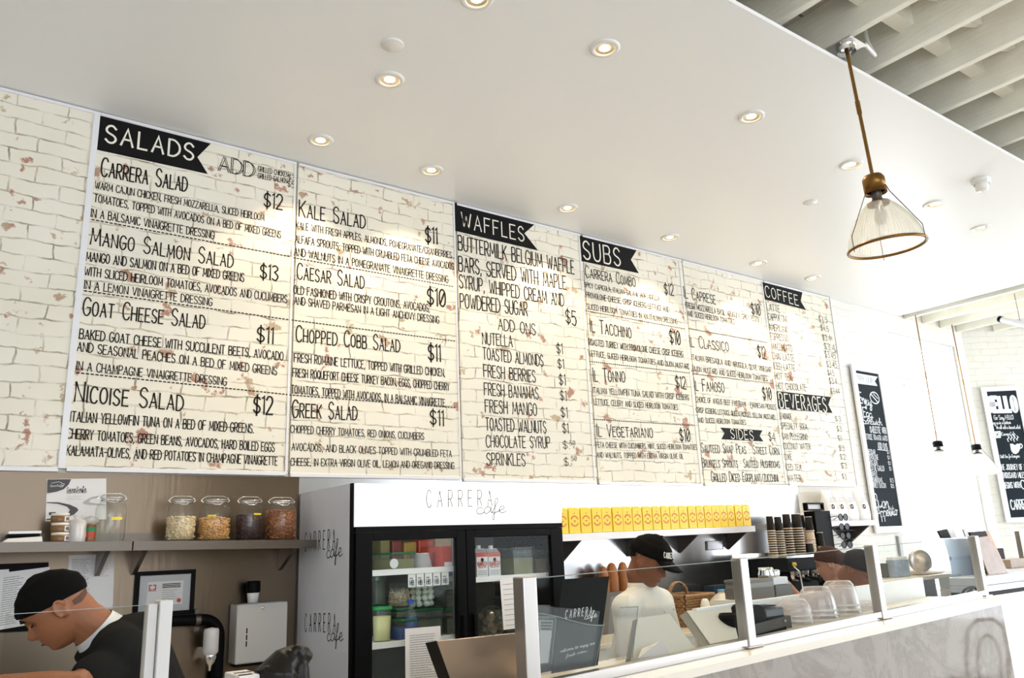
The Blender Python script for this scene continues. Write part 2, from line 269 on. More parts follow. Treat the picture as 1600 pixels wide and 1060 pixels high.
# ------------------------------------------------------------------ hand lettering (single-stroke alphabet)
GL = {
'A': (.42, "0,0 .5,1 1,0|.18,.36 .82,.36"), 'B': (.38, "0,0 0,1|~0,1 .7,1 .92,.78 .7,.55 0,.53|~0,.53 .75,.53 1,.27 .75,0 0,0"),
'C': (.38, "~1,.84 .75,1 .3,.98 .02,.7 .02,.3 .3,.02 .75,0 1,.16"), 'D': (.40, "0,0 0,1|~0,1 .55,.98 1,.7 1,.3 .55,.02 0,0"),
'E': (.34, "1,1 0,1 0,0 1,0|0,.52 .8,.52"), 'F': (.34, "1,1 0,1 0,0|0,.52 .8,.52"),
'G': (.40, "~1,.84 .7,1 .3,.98 .02,.7 .02,.3 .3,.02 .7,0 1,.2|1,.2 1,.45 .55,.45"), 'H': (.38, "0,0 0,1|1,0 1,1|0,.5 1,.5"),
'I': (.04, ".5,0 .5,1"), 'J': (.32, "~1,1 1,.25 .6,0 .2,.05 0,.25"), 'K': (.38, "0,0 0,1|1,1 0,.42|.28,.58 1,0"), 'L': (.32, "0,1 0,0 1,0"),
'M': (.52, "0,0 .12,1 .5,.2 .88,1 1,0"), 'N': (.40, "0,0 0,1 1,0 1,1"), 'O': (.40, "~.5,1 .12,.85 0,.5 .12,.15 .5,0 .88,.15 1,.5 .88,.85 .5,1"),
'P': (.36, "0,0 0,1|~0,1 .7,1 1,.75 .7,.48 0,.46"), 'Q': (.42, "~.5,1 .12,.85 0,.5 .12,.15 .5,0 .88,.15 1,.5 .88,.85 .5,1|.6,.25 1,-.05"),
'R': (.37, "0,0 0,1|~0,1 .7,1 1,.76 .7,.5 0,.48|.4,.49 1,0"), 'S': (.36, "~.95,.85 .65,1 .3,.98 .05,.8 .15,.6 .8,.42 1,.22 .75,.02 .35,0 .02,.15"),
'T': (.38, "0,1 1,1|.5,1 .5,0"), 'U': (.38, "~0,1 0,.3 .25,.02 .75,.02 1,.3 1,1"), 'V': (.40, "0,1 .5,0 1,1"), 'W': (.56, "0,1 .25,0 .5,.8 .75,0 1,1"),
'X': (.38, "0,0 1,1|0,1 1,0"), 'Y': (.38, "0,1 .5,.5 1,1|.5,.5 .5,0"), 'Z': (.38, "0,1 1,1 0,0 1,0"),
'0': (.36, "~.5,1 .1,.85 0,.5 .1,.15 .5,0 .9,.15 1,.5 .9,.85 .5,1|.2,.2 .8,.8"), '1': (.10, "0,.88 1,1 1,0"), '2': (.36, "~0,.8 .3,1 .8,.95 .95,.7 .6,.4 0,0|0,0 1,0"),
'3': (.34, "~0,.9 .5,1 .95,.78 .4,.55|~.4,.55 1,.3 .6,0 0,.1"), '4': (.36, ".8,0 .8,1 0,.32 1,.32"), '5': (.34, ".95,1 .1,1 .05,.55|~.05,.55 .6,.65 1,.35 .6,0 0,.08"),
'6': (.36, "~.9,1 .2,.7 0,.3 .4,0 .95,.2 .8,.52 .1,.4"), '7': (.34, "0,1 1,1 .3,0"), '8': (.36, "~.5,.53 .1,.75 .5,1 .9,.75 .5,.53 0,.25 .5,0 1,.25 .5,.53"), '9': (.36, "~.9,.6 .4,.5 .05,.75 .5,1 .9,.75 .8,.3 .4,0"),
'$': (.36, "~.95,.82 .65,.93 .3,.92 .05,.75 .15,.57 .8,.42 1,.25 .75,.08 .35,.07 .02,.2|.5,1.08 .5,-.08"),
'.': (.05, ".5,0 .5,.07"), ',': (.06, ".7,.08 .2,-.12"), "'": (.05, ".5,1 .5,.82"), '-': (.28, "0,.48 1,.48"), '/': (.34, "0,0 1,1"), '*': (.12, ".2,.5 .8,.5"),
'!': (.05, ".5,1 .5,.3|.5,.06 .5,0"), '&': (.44, "~1,0 .2,.7 .4,1 .7,.8 .1,.35 .3,0 .7,.1 1,.4"), '@': (.5, "~.7,.35 .4,.3 .35,.6 .65,.65 .7,.35 .95,.45 .9,.8 .5,1 .1,.75 .05,.3 .4,0 .8,.05"), "+": (.4, "0,.5 1,.5|.5,.2 .5,.8"), ':': (.05, ".5,.6 .5,.52|.5,.1 .5,.02"),
# small joined script
'a': (.42, "~.9,.42 .5,.52 .08,.28 .3,.0 .75,.2 .9,.46 .88,.1 1.2,.08"), 'b': (.36, "~-.1,.1 .3,.6 .35,1.0 .1,.95 .1,.1 .5,-.02 .95,.25 .6,.5 .2,.3"), 'c': (.34, "~.9,.4 .5,.52 .08,.25 .4,0 1.15,.12"),
'd': (.42, "~.85,.42 .4,.5 .08,.25 .35,0 .8,.2 .95,1 .88,.1 1.2,.08"), 'e': (.34, "~0,.2 .7,.3 .75,.48 .4,.52 .1,.25 .45,0 1.15,.14"), 'f': (.32, "~0,.1 .6,.6 .95,1.05 .6,1.1 .45,.6 .3,-.4 .05,-.42 .3,0 1.2,.15"),
'g': (.40, "~.85,.42 .4,.5 .08,.25 .35,.02 .8,.2 .9,.46 .8,-.25 .4,-.42 .2,-.25 1.2,.1"), 'h': (.40, "~-.1,.1 .3,.7 .35,1.05 .1,.9 .08,0|~.08,.05 .4,.48 .75,.42 .75,.05 1.15,.1"), 'i': (.18, "~-.3,.1 .4,.5 .4,.08 1.3,.1|.5,.68 .6,.74"),
'j': (.20, "~0,.15 .6,.5 .5,-.3 .0,-.4 .0,-.2 1.3,.1"), 'k': (.38, "~-.1,.1 .3,.7 .35,1.05 .1,.9 .08,0|~.08,.2 .7,.5 .3,.25 .8,.0 1.15,.1"), 'l': (.22, "~-.2,.1 .6,.7 .6,1.05 .2,.95 .3,.1 1.25,.1"),
'm': (.56, "~-.1,.3 .08,.48 .1,0|~.1,.1 .35,.5 .48,.4 .48,0|~.48,.1 .75,.5 .88,.4 .88,.05 1.15,.1"), 'n': (.40, "~-.1,.3 .1,.48 .1,0|~.1,.1 .5,.5 .8,.4 .8,.05 1.15,.1"), 'o': (.36, "~.5,.52 .1,.3 .3,0 .75,.08 .8,.4 .5,.52 1.2,.4"),
'p': (.38, "~-.1,.2 .15,.5 .1,-.45|~.1,.1 .3,.5 .8,.45 .8,.1 .3,.0 1.2,.08"), 'q': (.4, "~.85,.42 .4,.5 .08,.25 .35,.02 .8,.2 .9,.46 .85,-.45 1.2,.1"), 'r': (.30, "~-.1,.2 .25,.52 .4,.42 .85,.42 .7,.08 1.2,.1"), 's': (.30, "~-.1,.1 .6,.5 .8,.2 .5,0 .0,.08 1.2,.1"),
't': (.28, "~-.2,.1 .5,.6 .5,.85 .4,.1 .7,0 1.3,.12|0,.6 1,.62"), 'u': (.40, "~-.1,.3 .1,.48 .12,.1 .45,0 .8,.2 .85,.48 .85,.08 1.2,.1"), 'v': (.36, "~-.1,.35 .15,.5 .4,0 .85,.48 1.2,.42"), 'w': (.50, "~-.1,.35 .1,.48 .15,.05 .4,.05 .5,.4 .6,.05 .85,.1 .9,.48 1.15,.42"),
'x': (.36, "0,0 .9,.5|~0,.5 .4,.25 .8,0 1.2,.1"), 'y': (.40, "~-.1,.3 .1,.48 .15,.12 .5,.02 .85,.45 .8,-.25 .4,-.42 .2,-.25 1.2,.1"), 'z': (.34, "~0,.45 .8,.45 .1,0 1.1,.05"),
}
def crom(p, k=5):
    closed = (Vector(p[0])-Vector(p[-1])).length < 1e-6; n = len(p); o = []
    for i in range(n-1):
        a = p[i-1] if i > 0 else (p[n-2] if closed else p[0]); b = p[i]; c = p[i+1]; d = p[i+2] if i+2 < n else (p[1] if closed else p[-1])
        for j in range(k):
            t = j/k; o.append(tuple(.5*((2*b[q])+(c[q]-a[q])*t+(2*a[q]-5*b[q]+4*c[q]-d[q])*t*t+(3*b[q]-a[q]-3*c[q]+d[q])*t**3) for q in range(len(b))))
    return o+[tuple(p[-1])]
_gc = {}
def glyph(ch, k=4):
    if (ch, k) not in _gc:
        w, s = GL[ch]; st = []
        for part in s.split('|'):
            sm = part[0] == '~'; pts = [tuple(float(q) for q in e.split(',')) for e in part.lstrip('~').split()]
            st.append(crom(pts, k) if sm else pts)
        _gc[(ch, k)] = (w, st)
    return _gc[(ch, k)]
def layout(text, small=0, gap=.13, space=.34, k=4, wide=1.0):
    """strokes of the text in units of the cap height, and its length; small = height of the non-initial capitals"""
    x = 0; out = []; first = True
    for ch in text:
        if ch == ' ': x += space; first = True; continue
        w, st = glyph(ch, k); h = 1 if (not small or first or ch.isdigit() or ch == '$') else small
        for p in st: out.append([(x+q[0]*w*h*wide, q[1]*h) for q in p])
        x += w*h*wide+gap; first = False
    return out, x-gap
def write(mb, text, A, B, H, N, sw, small=0, gap=.13, space=.34, k=4, mi=0, up=V(0, 0, 1), wide=1.0, slant=0, wob=0):
    """text from A to B (baseline ends), cap height H, stroke width sw (part of H)"""
    st, L = layout(text, small, gap, space, k, wide); A = Vector(A); B = Vector(B); d = B-A
    for p in st:
        o = random.uniform(-wob, wob)*H
        mb.ribbon([A+d*((q[0]+slant*q[1])/L)+up*(q[1]*H+o) for q in p], sw*H, N, mi=mi)
# ------------------------------------------------------------------ the setting
ZC = 3.917
struct(MB().box((-3.2, 0, 0), (8.28, .25, 4.6)).box((8.28, 0, 0), (9.78, .25, .95)).box((8.28, 0, 3.70), (9.78, .25, 4.6)).box((9.78, 0, 0), (10.06, .25, 4.6)).build('wall_back', M_brick))
ED = V(cos(radians(37)), -sin(radians(37)), 0); EN = V(-sin(radians(37)), -cos(radians(37)), 0); E0 = V(10.02, 0, 0)
struct(MB().hexa([E0, E0+ED*5, E0+ED*5-EN*.25, E0-EN*.25], [p+V(0, 0, 4.6) for p in (E0, E0+ED*5, E0+ED*5-EN*.25, E0-EN*.25)]).build('wall_right', M_brick))
struct(MB().box((-3.4, -9, 0), (-3.2, .25, 4.6)).build('wall_left', M_white))
struct(MB().box((3.2, -9.2, 0), (7.0, -9, 4.6)).box((-3.4, -9.2, 0), (3.2, -9, .9)).box((-3.4, -9.2, 4.0), (3.2, -9, 4.6)).build('wall_front', mat('pale_wall', (.70, .69, .67), .7)))
struct(MB().box((-3.4, -9.2, -.1), (16, .25, 0)).build('floor', M_concrete))
struct(MB().box((-3.2, -2.47, ZC), (8.62, 0, ZC+.022)).box((8.60, -2.43, ZC+.023), (8.62, -.01, 3.96)).build('ceiling', M_ceil))
dk = MB()
for i in range(41): y0 = .25-i*.232; dk.box((-3.4, y0-.216, 4.30), (16, y0, 4.33))
dk.box((-3.4, -9.2, 4.34), (16, .25, 4.5), 1)  # black slab above the boards: the shade in their gaps put in as colour
struct(dk.build('ceiling_boards', [M_deck, M_black]))
jz = 4.05
for i, x in enumerate([2.80+.3985*k for k in range(-2, 15)]):
    y1 = -.9
    j = MB().box((x-.022, -9.0, jz), (x+.022, y1, 4.30), bev=.004); struct(j.build('trim_joist', M_joist))
for k in range(8):
    x = 8.72+.40*k; struct(MB().box((x-.022, -6.0, 3.89), (x+.022, -.004-(max(0, x-10.0)*.78), 4.30), bev=.004).build('trim_joist', M_joist))
for k in range(-1, 10):                            # bridging pieces between the joists
    x = 2.80+.3985*(k+1); bl = MB()
    bl.hexa([(x+.022, -2.86, 4.10), (x+.37, -2.86, 4.22), (x+.37, -2.82, 4.22), (x+.022, -2.82, 4.10)], [(x+.022, -2.86, 4.16), (x+.37, -2.86, 4.28), (x+.37, -2.82, 4.28), (x+.022, -2.82, 4.16)])
    bl.box((x+.022, -2.68, 4.17), (x+.376, -2.60, 4.29))
    struct(bl.build('trim_bridging', M_joist))
# window in the back wall
wf = MB()
for x in (8.282, 9.718): wf.box((x, .02, .952), (x+.06, .10, 3.698))
for z in (.952, 2.60, 3.638): wf.box((8.343, .03, z), (9.717, .09, z+.06))
wf.box((8.99, .035, 1.013), (9.03, .085, 2.599))
wo = wf.build('window_1', M_white); struct(wo)
MB().box((8.343, .056, 1.013), (9.717, .064, 3.637)).build('window_pane', M_glass, wo)
fd = MB(); a = PY(1446, 620, .11); b = PY(1393, 614, .11)
A_, B_ = PY(1455, 624, .052), PY(1393, 607, .052)
write(fd, 'FOOD DRINK', A_, B_, .16, (0, -1, 0), .07, gap=.22, k=5); fd.build('window_lettering', M_pink, wo)
struct(MB().box((-3.2, -.012, .5), (1.72, 0, 2.018)).build('wall_steel_sheet', M_wallsteel))
M_gloss = mat('polished_steel_sheet', (.46, .46, .457), .20, metal=.95, bump=.03, bscale=2, var=.03, vscale=2)
struct(MB().box((1.72, -.012, .5), (6.30, 0, 2.022)).build('wall_white_sheet', M_gloss))
# ------------------------------------------------------------------ menu boards
XJ = [.552, 1.655, 2.789, 3.937, 5.068, 6.175, 7.236]; ZB = [2.036, 2.030, 2.022, 2.016, 2.020, 2.036, 2.044]
YP = -.022                                          # face of the boards
ZOOM = {'R1': (0, 130, 3.3333), 'R2': (0, 430, 3.3125), 'R3': (440, 240, 3.3125), 'R4': (440, 480, 3.3125), 'R5': (880, 350, 4.819), 'R6': (900, 540, 4.609), 'R7': (1160, 400, 5.3), 'R8': (1160, 580, 5.3),
        'C1': (1300, 560, 3.786), 'C2': (1440, 590, 4.24)}
def zp(r, x, y): ox, oy, s = ZOOM[r]; return ox+x/s, oy+y/s
def T(mb, r, text, x0, y0, x1, y1, h, sw=.075, small=0, mi=0, Y=None, k=4, gap=.13, **kw):
    Y = YP-.0015 if Y is None else Y
    a = zp(r, x0, y0); b = zp(r, x1, y1); c = zp(r, x0, y0-h); A = PY(*a, Y); B = PY(*b, Y); H = PY(*c, Y).z-A.z
    write(mb, text, A, B, H, (0, -1, 0), sw, small, gap, k=k, mi=mi, wob=.012, **kw)
def DASH(mb, r, x0, y0, x1, y1):
    A = PY(*zp(r, x0, y0), YP-.0015); B = PY(*zp(r, x1, y1), YP-.0015); n = int((B-A).length/.021)
    for i in range(n): mb.ribbon([A+(B-A)*(i/n), A+(B-A)*((i+.5)/n)], .0065, (0, -1, 0))
def POLY(mb, r, pts, Y): mb.poly([PY(*zp(r, *p), Y) for p in pts])
PANEL = [
 ('Salads', 'white brick menu board headed by a black SALADS flag, leftmost of the menu wall', [
  ('R1', 'CARRERA SALAD', 525, 482, 972, 565, 95, 's'), ('R1', 'WARM CAJUN CHICKEN, FRESH MOZZARELLA, SLICED HEIRLOOM', 495, 548, 1375, 718, 38), ('R1', 'TOMATOES, TOPPED WITH AVOCADOS ON A BED OF MIXED GREENS', 490, 617, 1462, 808, 40), ('R1', 'IN A BALSAMIC VINAIGRETTE DRESSING', 473, 695, 1113, 812, 42), ('R1', '$12', 1375, 645, 1470, 660, 78, 'p'),
  ('R1', 'MANGO SALMON SALAD', 470, 838, 1212, 962, 88, 's'), ('R1', 'MANGO AND SALMON ON A BED OF MIXED GREENS', 447, 925, 1270, 1035, 48), ('R2', 'WITH SLICED HEIRLOOM TOMATOES, AVOCADOS AND CUCUMBERS', 437, 0, 1485, 145, 45), ('R2', 'IN A LEMON VINAIGRETTE DRESSING', 435, 70, 1097, 160, 43), ('R1', '$13', 1355, 1018, 1447, 1030, 78, 'p'),
  ('R2', 'GOAT CHEESE SALAD', 428, 205, 1058, 278, 90, 's'), ('R2', '$11', 1330, 347, 1412, 356, 82, 'p'), ('R2', 'BAKED GOAT CHEESE WITH SUCCULENT BEETS, AVOCADO', 410, 328, 1465, 443, 50), ('R2', 'AND SEASONAL PEACHES ON A BED OF MIXED GREENS', 398, 393, 1432, 518, 48), ('R2', 'IN A CHAMPAGNE VINAIGRETTE DRESSING', 395, 490, 1172, 572, 45),
  ('R2', 'NICOISE SALAD', 385, 655, 945, 702, 104, 's'), ('R2', '$12', 1312, 718, 1410, 722, 92, 'p'), ('R2', 'ITALIAN YELLOWFIN TUNA ON A BED OF MIXED GREENS.', 362, 757, 1312, 818, 52), ('R2', 'CHERRY TOMATOES, GREEN BEANS, AVOCADOS, HARD BOILED EGGS', 348, 845, 1420, 915, 50), ('R2', 'KALAMATA-OLIVES, AND RED POTATOES IN CHAMPAGNE VINAIGRETTE', 343, 932, 1435, 985, 50),
  ('R1', 'ADD', 1135, 455, 1316, 490, 80, 'd'), ('R1', 'GRILLED CHICKEN', 1345, 458, 1500, 490, 26), ('R1', '$3', 1502, 502, 1535, 510, 30, 'p'), ('R1', 'GRILLED SALMON', 1343, 494, 1495, 522, 26), ('R1', '$5', 1497, 538, 1533, 547, 32, 'p')],
  [('R1', 455, 706, 1515, 905), ('R2', 412, 78, 1500, 232), ('R2', 372, 503, 1500, 620)],
  [('R1', [(517, 168), (1098, 315), (1028, 385), (1082, 473), (498, 345)], 'SALADS', 548, 303, 1005, 402, 88)]),
 ('Kale', 'white brick menu board listing kale, caesar, cobb and greek salads, with no black flag', [
  ('R3', 'KALE SALAD', 90, 325, 432, 388, 85, 's'), ('R3', '$11', 745, 462, 805, 468, 82, 'p'), ('R3', 'KALE WITH FRESH APPLES, ALMONDS, POMEGRANATE/CRANBERRIES', 75, 388, 880, 543, 36), ('R3', 'ALFAFA SPROUTS, TOPPED WITH CRUMBLED FETA CHEESE AVOCADOS', 70, 460, 890, 602, 38), ('R3', 'AND WALNUTS IN A POMEGRANATE VINAIGRETTE DRESSING', 65, 527, 862, 670, 40),
  ('R3', 'CAESAR SALAD', 80, 647, 427, 700, 80, 's'), ('R3', '$10', 755, 782, 848, 795, 88, 'p'), ('R3', 'OLD FASHIONED WITH CRISPY CROUTONS, AVOCADOS,', 62, 725, 765, 820, 42), ('R3', 'AND SHAVED PARMESAN IN A LIGHT ANCHOVY DRESSING', 65, 780, 815, 880, 40),
  ('R3', 'CHOPPED COBB SALAD', 75, 972, 612, 1028, 82, 's'), ('R4', '$11', 760, 277, 822, 282, 85, 'p'), ('R4', 'FRESH ROMAINE LETTUCE, TOPPED WITH GRILLED CHICKEN,', 65, 283, 845, 360, 44), ('R4', 'FRESH ROQUEFORT CHEESE TURKEY BACON, EGGS, CHOPPED CHERRY', 57, 360, 868, 432, 43), ('R4', 'TOMATOES, TOPPED WITH AVOCADOS, IN A BALSAMIC VINAIGRETTE', 50, 446, 845, 515, 42),
  ('R4', 'GREEK SALAD', 55, 570, 390, 585, 88, 's'), ('R4', '$11', 770, 610, 838, 615, 78, 'p'), ('R4', 'CHOPPED CHERRY TOMATOES, RED ONIONS, CUCUMBERS', 47, 650, 737, 687, 38), ('R4', 'AVOCADOS, AND BLACK OLIVES TOPPED WITH CRUMBLED FETA', 52, 742, 880, 777, 38), ('R4', 'CHEESE, IN EXTRA VIRGIN OLIVE OIL, LEMON AND OREGANO DRESSING', 47, 820, 893, 838, 38)],
  [('R3', 62, 540, 893, 690), ('R3', 52, 862, 903, 972), ('R4', 40, 455, 905, 522)], []),
 ('Waffles', 'white brick menu board headed by a black WAFFLES flag', [
  ('R3', 'BUTTERMILK BELGIUM WAFFLE', 915, 498, 1515, 625, 74, 'm'), ('R3', 'BARS, SERVED WITH MAPLE', 917, 607, 1473, 705, 74, 'm'), ('R3', 'SYRUP, WHIPPED CREAM AND', 920, 695, 1462, 792, 68, 'm'), ('R3', 'POWDERED SUGAR', 925, 798, 1273, 840, 72, 'm'), ('R3', '$5', 1472, 877, 1527, 892, 72, 'm'), ('R3', 'ADD ONS', 1122, 912, 1315, 940, 58, 'm'),
  ('R4', 'NUTELLA', 1040, 192, 1195, 207, 60, 'm'), ('R4', 'TOASTED ALMONDS', 1043, 270, 1355, 307, 60, 'm'), ('R4', 'FRESH BERRIES', 1047, 360, 1315, 390, 62, 'm'), ('R4', 'FRESH BANANAS', 1050, 455, 1330, 477, 62, 'm'), ('R4', 'FRESH MANGO', 1055, 545, 1322, 562, 64, 'm'), ('R4', 'TOASTED WALNUTS', 1058, 637, 1370, 653, 64, 'm'), ('R4', 'CHOCOLATE SYRUP', 1060, 725, 1390, 730, 60, 'm'), ('R4', 'SPRINKLES', 1063, 818, 1262, 822, 62, 'm'),
  ('R4', '$1', 1425, 240, 1455, 243, 52, 'm'), ('R4', '$1', 1430, 317, 1462, 320, 48, 'm'), ('R4', '$1', 1437, 402, 1470, 405, 54, 'm'), ('R4', '$1', 1443, 482, 1475, 485, 50, 'm'), ('R4', '$1', 1447, 570, 1480, 573, 52, 'm'), ('R4', '$1', 1455, 652, 1485, 655, 52, 'm'), ('R4', '$.', 1457, 735, 1492, 735, 42, 'm'), ('R4', '50', 1492, 716, 1520, 716, 24, 'p'), ('R4', '$.', 1463, 822, 1497, 822, 42, 'm'), ('R4', '50', 1500, 796, 1528, 796, 24, 'p')],
  [], [('R3', [(895, 253), (1315, 362), (1257, 413), (1327, 502), (897, 400)], 'WAFFLES', 932, 380, 1255, 455, 75)]),
 ('Subs', 'white brick menu board headed by a black SUBS flag', [
  ('R5', 'CARRERA COMBO', 170, 400, 545, 475, 85, 's'), ('R5', '$12', 765, 530, 835, 540, 80, 'p'), ('R5', 'SPICY CAPICOLA, ITALIAN SALAMI, MORTADELLA', 160, 475, 725, 580, 36), ('R5', 'PROVOLONE CHEESE, CRISP ICEBERG LETTUCE AND', 175, 553, 798, 665, 40), ('R5', 'SLICED HEIRLOOM TOMATOES IN AN ITALIAN DRESSING', 180, 640, 860, 755, 40),
  ('R5', 'IL TACCHINO', 205, 812, 515, 862, 98, 's'), ('R5', '$10', 805, 900, 885, 912, 100, 'p'), ('R5', 'ROASTED TURKEY WITH PROVOLONE CHEESE CRISP ICEBERG', 193, 912, 905, 1003, 46), ('R6', 'LETTUCE, SLICED HEIRLOOM TOMATOES AND DIJON MUSTARD', 97, 75, 818, 172, 40),
  ('R6', 'IL TONNO', 125, 258, 355, 265, 96, 's'), ('R6', '$12', 720, 305, 795, 315, 85, 'p'), ('R6', 'ITALIAN YELLOWFIN TUNA SALAD WITH CRISP ICEBERG', 123, 343, 815, 395, 42), ('R6', 'LETTUCE, CELERY AND SLICED HEIRLOOM TOMATOES', 130, 425, 735, 465, 40),
  ('R6', 'IL VEGETARIANO', 152, 655, 555, 665, 88, 's'), ('R6', '$10', 750, 690, 825, 693, 88, 'p'), ('R6', 'FETA CHEESE WITH CUCUMBERS, MINT, SLICED HEIRLOOM TOMATOES', 147, 735, 872, 752, 38), ('R6', 'AND WALNUTS, TOPPED WITH EXTRA VIRGIN OLIVE OIL', 150, 808, 775, 817, 38)],
  [('R5', 170, 655, 935, 795), ('R6', 97, 115, 828, 200), ('R6', 125, 532, 865, 578)],
  [('R5', [(125, 87), (555, 195), (510, 270), (570, 372), (140, 280)], 'SUBS', 155, 258, 432, 318, 130)]),
 ('Sides', 'white brick menu board with a small double-ended black SIDES flag near its bottom', [
  ('R5', 'IL CAPRESE', 912, 556, 1150, 605, 82, 's'), ('R5', '$10', 1420, 680, 1488, 690, 82, 'p'), ('R5', 'FRESH MOZZARELLA BASIL, ARUGULA, SPICY PESTO', 925, 632, 1475, 740, 40), ('R5', 'AND SLICED HEIRLOOM TOMATOES', 938, 693, 1290, 755, 38),
  ('R5', 'IL CLASSICO', 955, 924, 1248, 960, 85, 's'), ('R5', '$12', 1470, 1005, 1530, 1020, 90, 'p'), ('R6', 'ITALIAN BRESAOLA AND ARUGULA, OLIVE VINEGAR', 835, 103, 1405, 195, 38), ('R6', 'DIJON MUSTARD AND SLICED HEIRLOOM TOMATOES', 843, 185, 1380, 258, 38),
  ('R6', 'IL FAMOSO', 856, 325, 1070, 338, 85, 's'), ('R6', '$10', 1348, 385, 1412, 390, 82, 'p'), ('R6', 'CHOICE OF ANGUS BEEF PASTRAMI - PARMESAN PICKLES', 865, 405, 1440, 462, 36), ('R6', 'CRISP ICEBERG LETTUCE QUEEN PICKLES YELLOW MUSTARD', 868, 482, 1435, 535, 36), ('R6', 'AND SLICED HEIRLOOM TOMATOES', 880, 555, 1225, 572, 35),
  ('R6', '$4', 1392, 688, 1437, 692, 62, 'm'), ('R6', 'SAUTEED SNAP PEAS * STREET CORN', 905, 770, 1465, 790, 68, 's'), ('R6', 'BRUSSELS SPROUTS * SAUTEED MUSHROOMS', 913, 878, 1470, 882, 64, 's'), ('R6', 'GRILLED DICED EGGPLANT/ZUCCHINI', 978, 980, 1458, 982, 70, 's')],
  [('R5', 945, 790, 1542, 895), ('R6', 840, 205, 1425, 275)],
  [('R6', [(1040, 592), (1343, 612), (1323, 652), (1350, 692), (1048, 676), (1070, 632)], 'SIDES', 1118, 670, 1280, 682, 68)]),
 ('Coffee', 'white brick menu board headed by a black COFFEE flag, a BEVERAGES flag half way down', [
  ('R7', 'LATTE', 205, 450, 312, 470, 56, 't'), ('R7', 'CAPPUCCINO', 217, 530, 380, 553, 54, 't'), ('R7', 'AMERICANO', 225, 615, 380, 638, 54, 't'), ('R7', 'ESPRESSO', 235, 692, 382, 710, 54, 't'), ('R7', 'MACCHIATO', 245, 775, 415, 797, 54, 't'), ('R7', 'CHAI LATTE', 252, 853, 432, 875, 54, 't'), ('R7', 'ICED LATTE', 262, 937, 440, 957, 54, 't'), ('R7', 'HOT TEA', 272, 1020, 412, 1037, 54, 't'), ('R8', 'HOT CHOCOLATE', 287, 150, 530, 165, 54, 't'),
  ('R7', '$3.5', 635, 547, 705, 557, 48, 't'), ('R7', '$4.5', 650, 620, 718, 630, 45, 't'), ('R7', '$3.4', 665, 700, 735, 707, 48, 't'), ('R7', '$3.4', 680, 772, 768, 790, 50, 'm'), ('R7', '$3.45', 687, 840, 775, 855, 52, 't'), ('R7', '$3.45', 700, 920, 785, 928, 50, 't'), ('R7', '$4.5', 710, 990, 762, 996, 46, 't'), ('R8', '$3.4', 722, 106, 785, 109, 50, 't'), ('R8', '$3.44', 735, 190, 808, 193, 48, 't'),
  ('R8', 'LEMONADE', 312, 396, 412, 402, 48, 't'), ('R8', 'SPECIALTY SODA', 323, 480, 540, 487, 52, 't'), ('R8', 'SAN PELLEGRINO', 333, 566, 543, 572, 52, 't'), ('R8', 'COCONUT WATER', 343, 648, 567, 650, 50, 't'), ('R8', 'COKE', 350, 735, 412, 736, 48, 't'), ('R8', 'ICED TEA', 362, 822, 490, 824, 50, 't'), ('R8', 'WATER', 375, 912, 490, 916, 54, 't'),
  ('R8', '$3', 770, 416, 818, 418, 42, 't'), ('R8', '$3', 785, 500, 825, 502, 44, 't'), ('R8', '$3', 795, 576, 825, 578, 42, 't'), ('R8', '$3', 802, 661, 848, 663, 46, 't'), ('R8', '$2', 810, 732, 860, 734, 44, 't'), ('R8', '$3', 820, 807, 868, 809, 46, 't'), ('R8', '$3', 828, 894, 865, 896, 44, 't')],
  [], [('R7', [(167, 217), (497, 303), (483, 375), (527, 448), (187, 360)], 'COFFEE', 195, 336, 466, 412, 85), ('R8', [(283, 167), (733, 215), (712, 280), (747, 348), (297, 312)], 'BEVERAGES', 312, 303, 702, 338, 118)]),
]
SW = {'': .115, 's': .082, 'p': .10, 'm': .088, 'd': .07, 't': .085}
JPX = [((152, 178), (96, 730)), ((461.5, 254.5), (446.5, 744)), ((708.7, 316), (720.3, 752)), ((905.3, 368), (931, 754.8)), ((1061.6, 407), (1097, 755)), ((1191, 441), (1229, 756))]
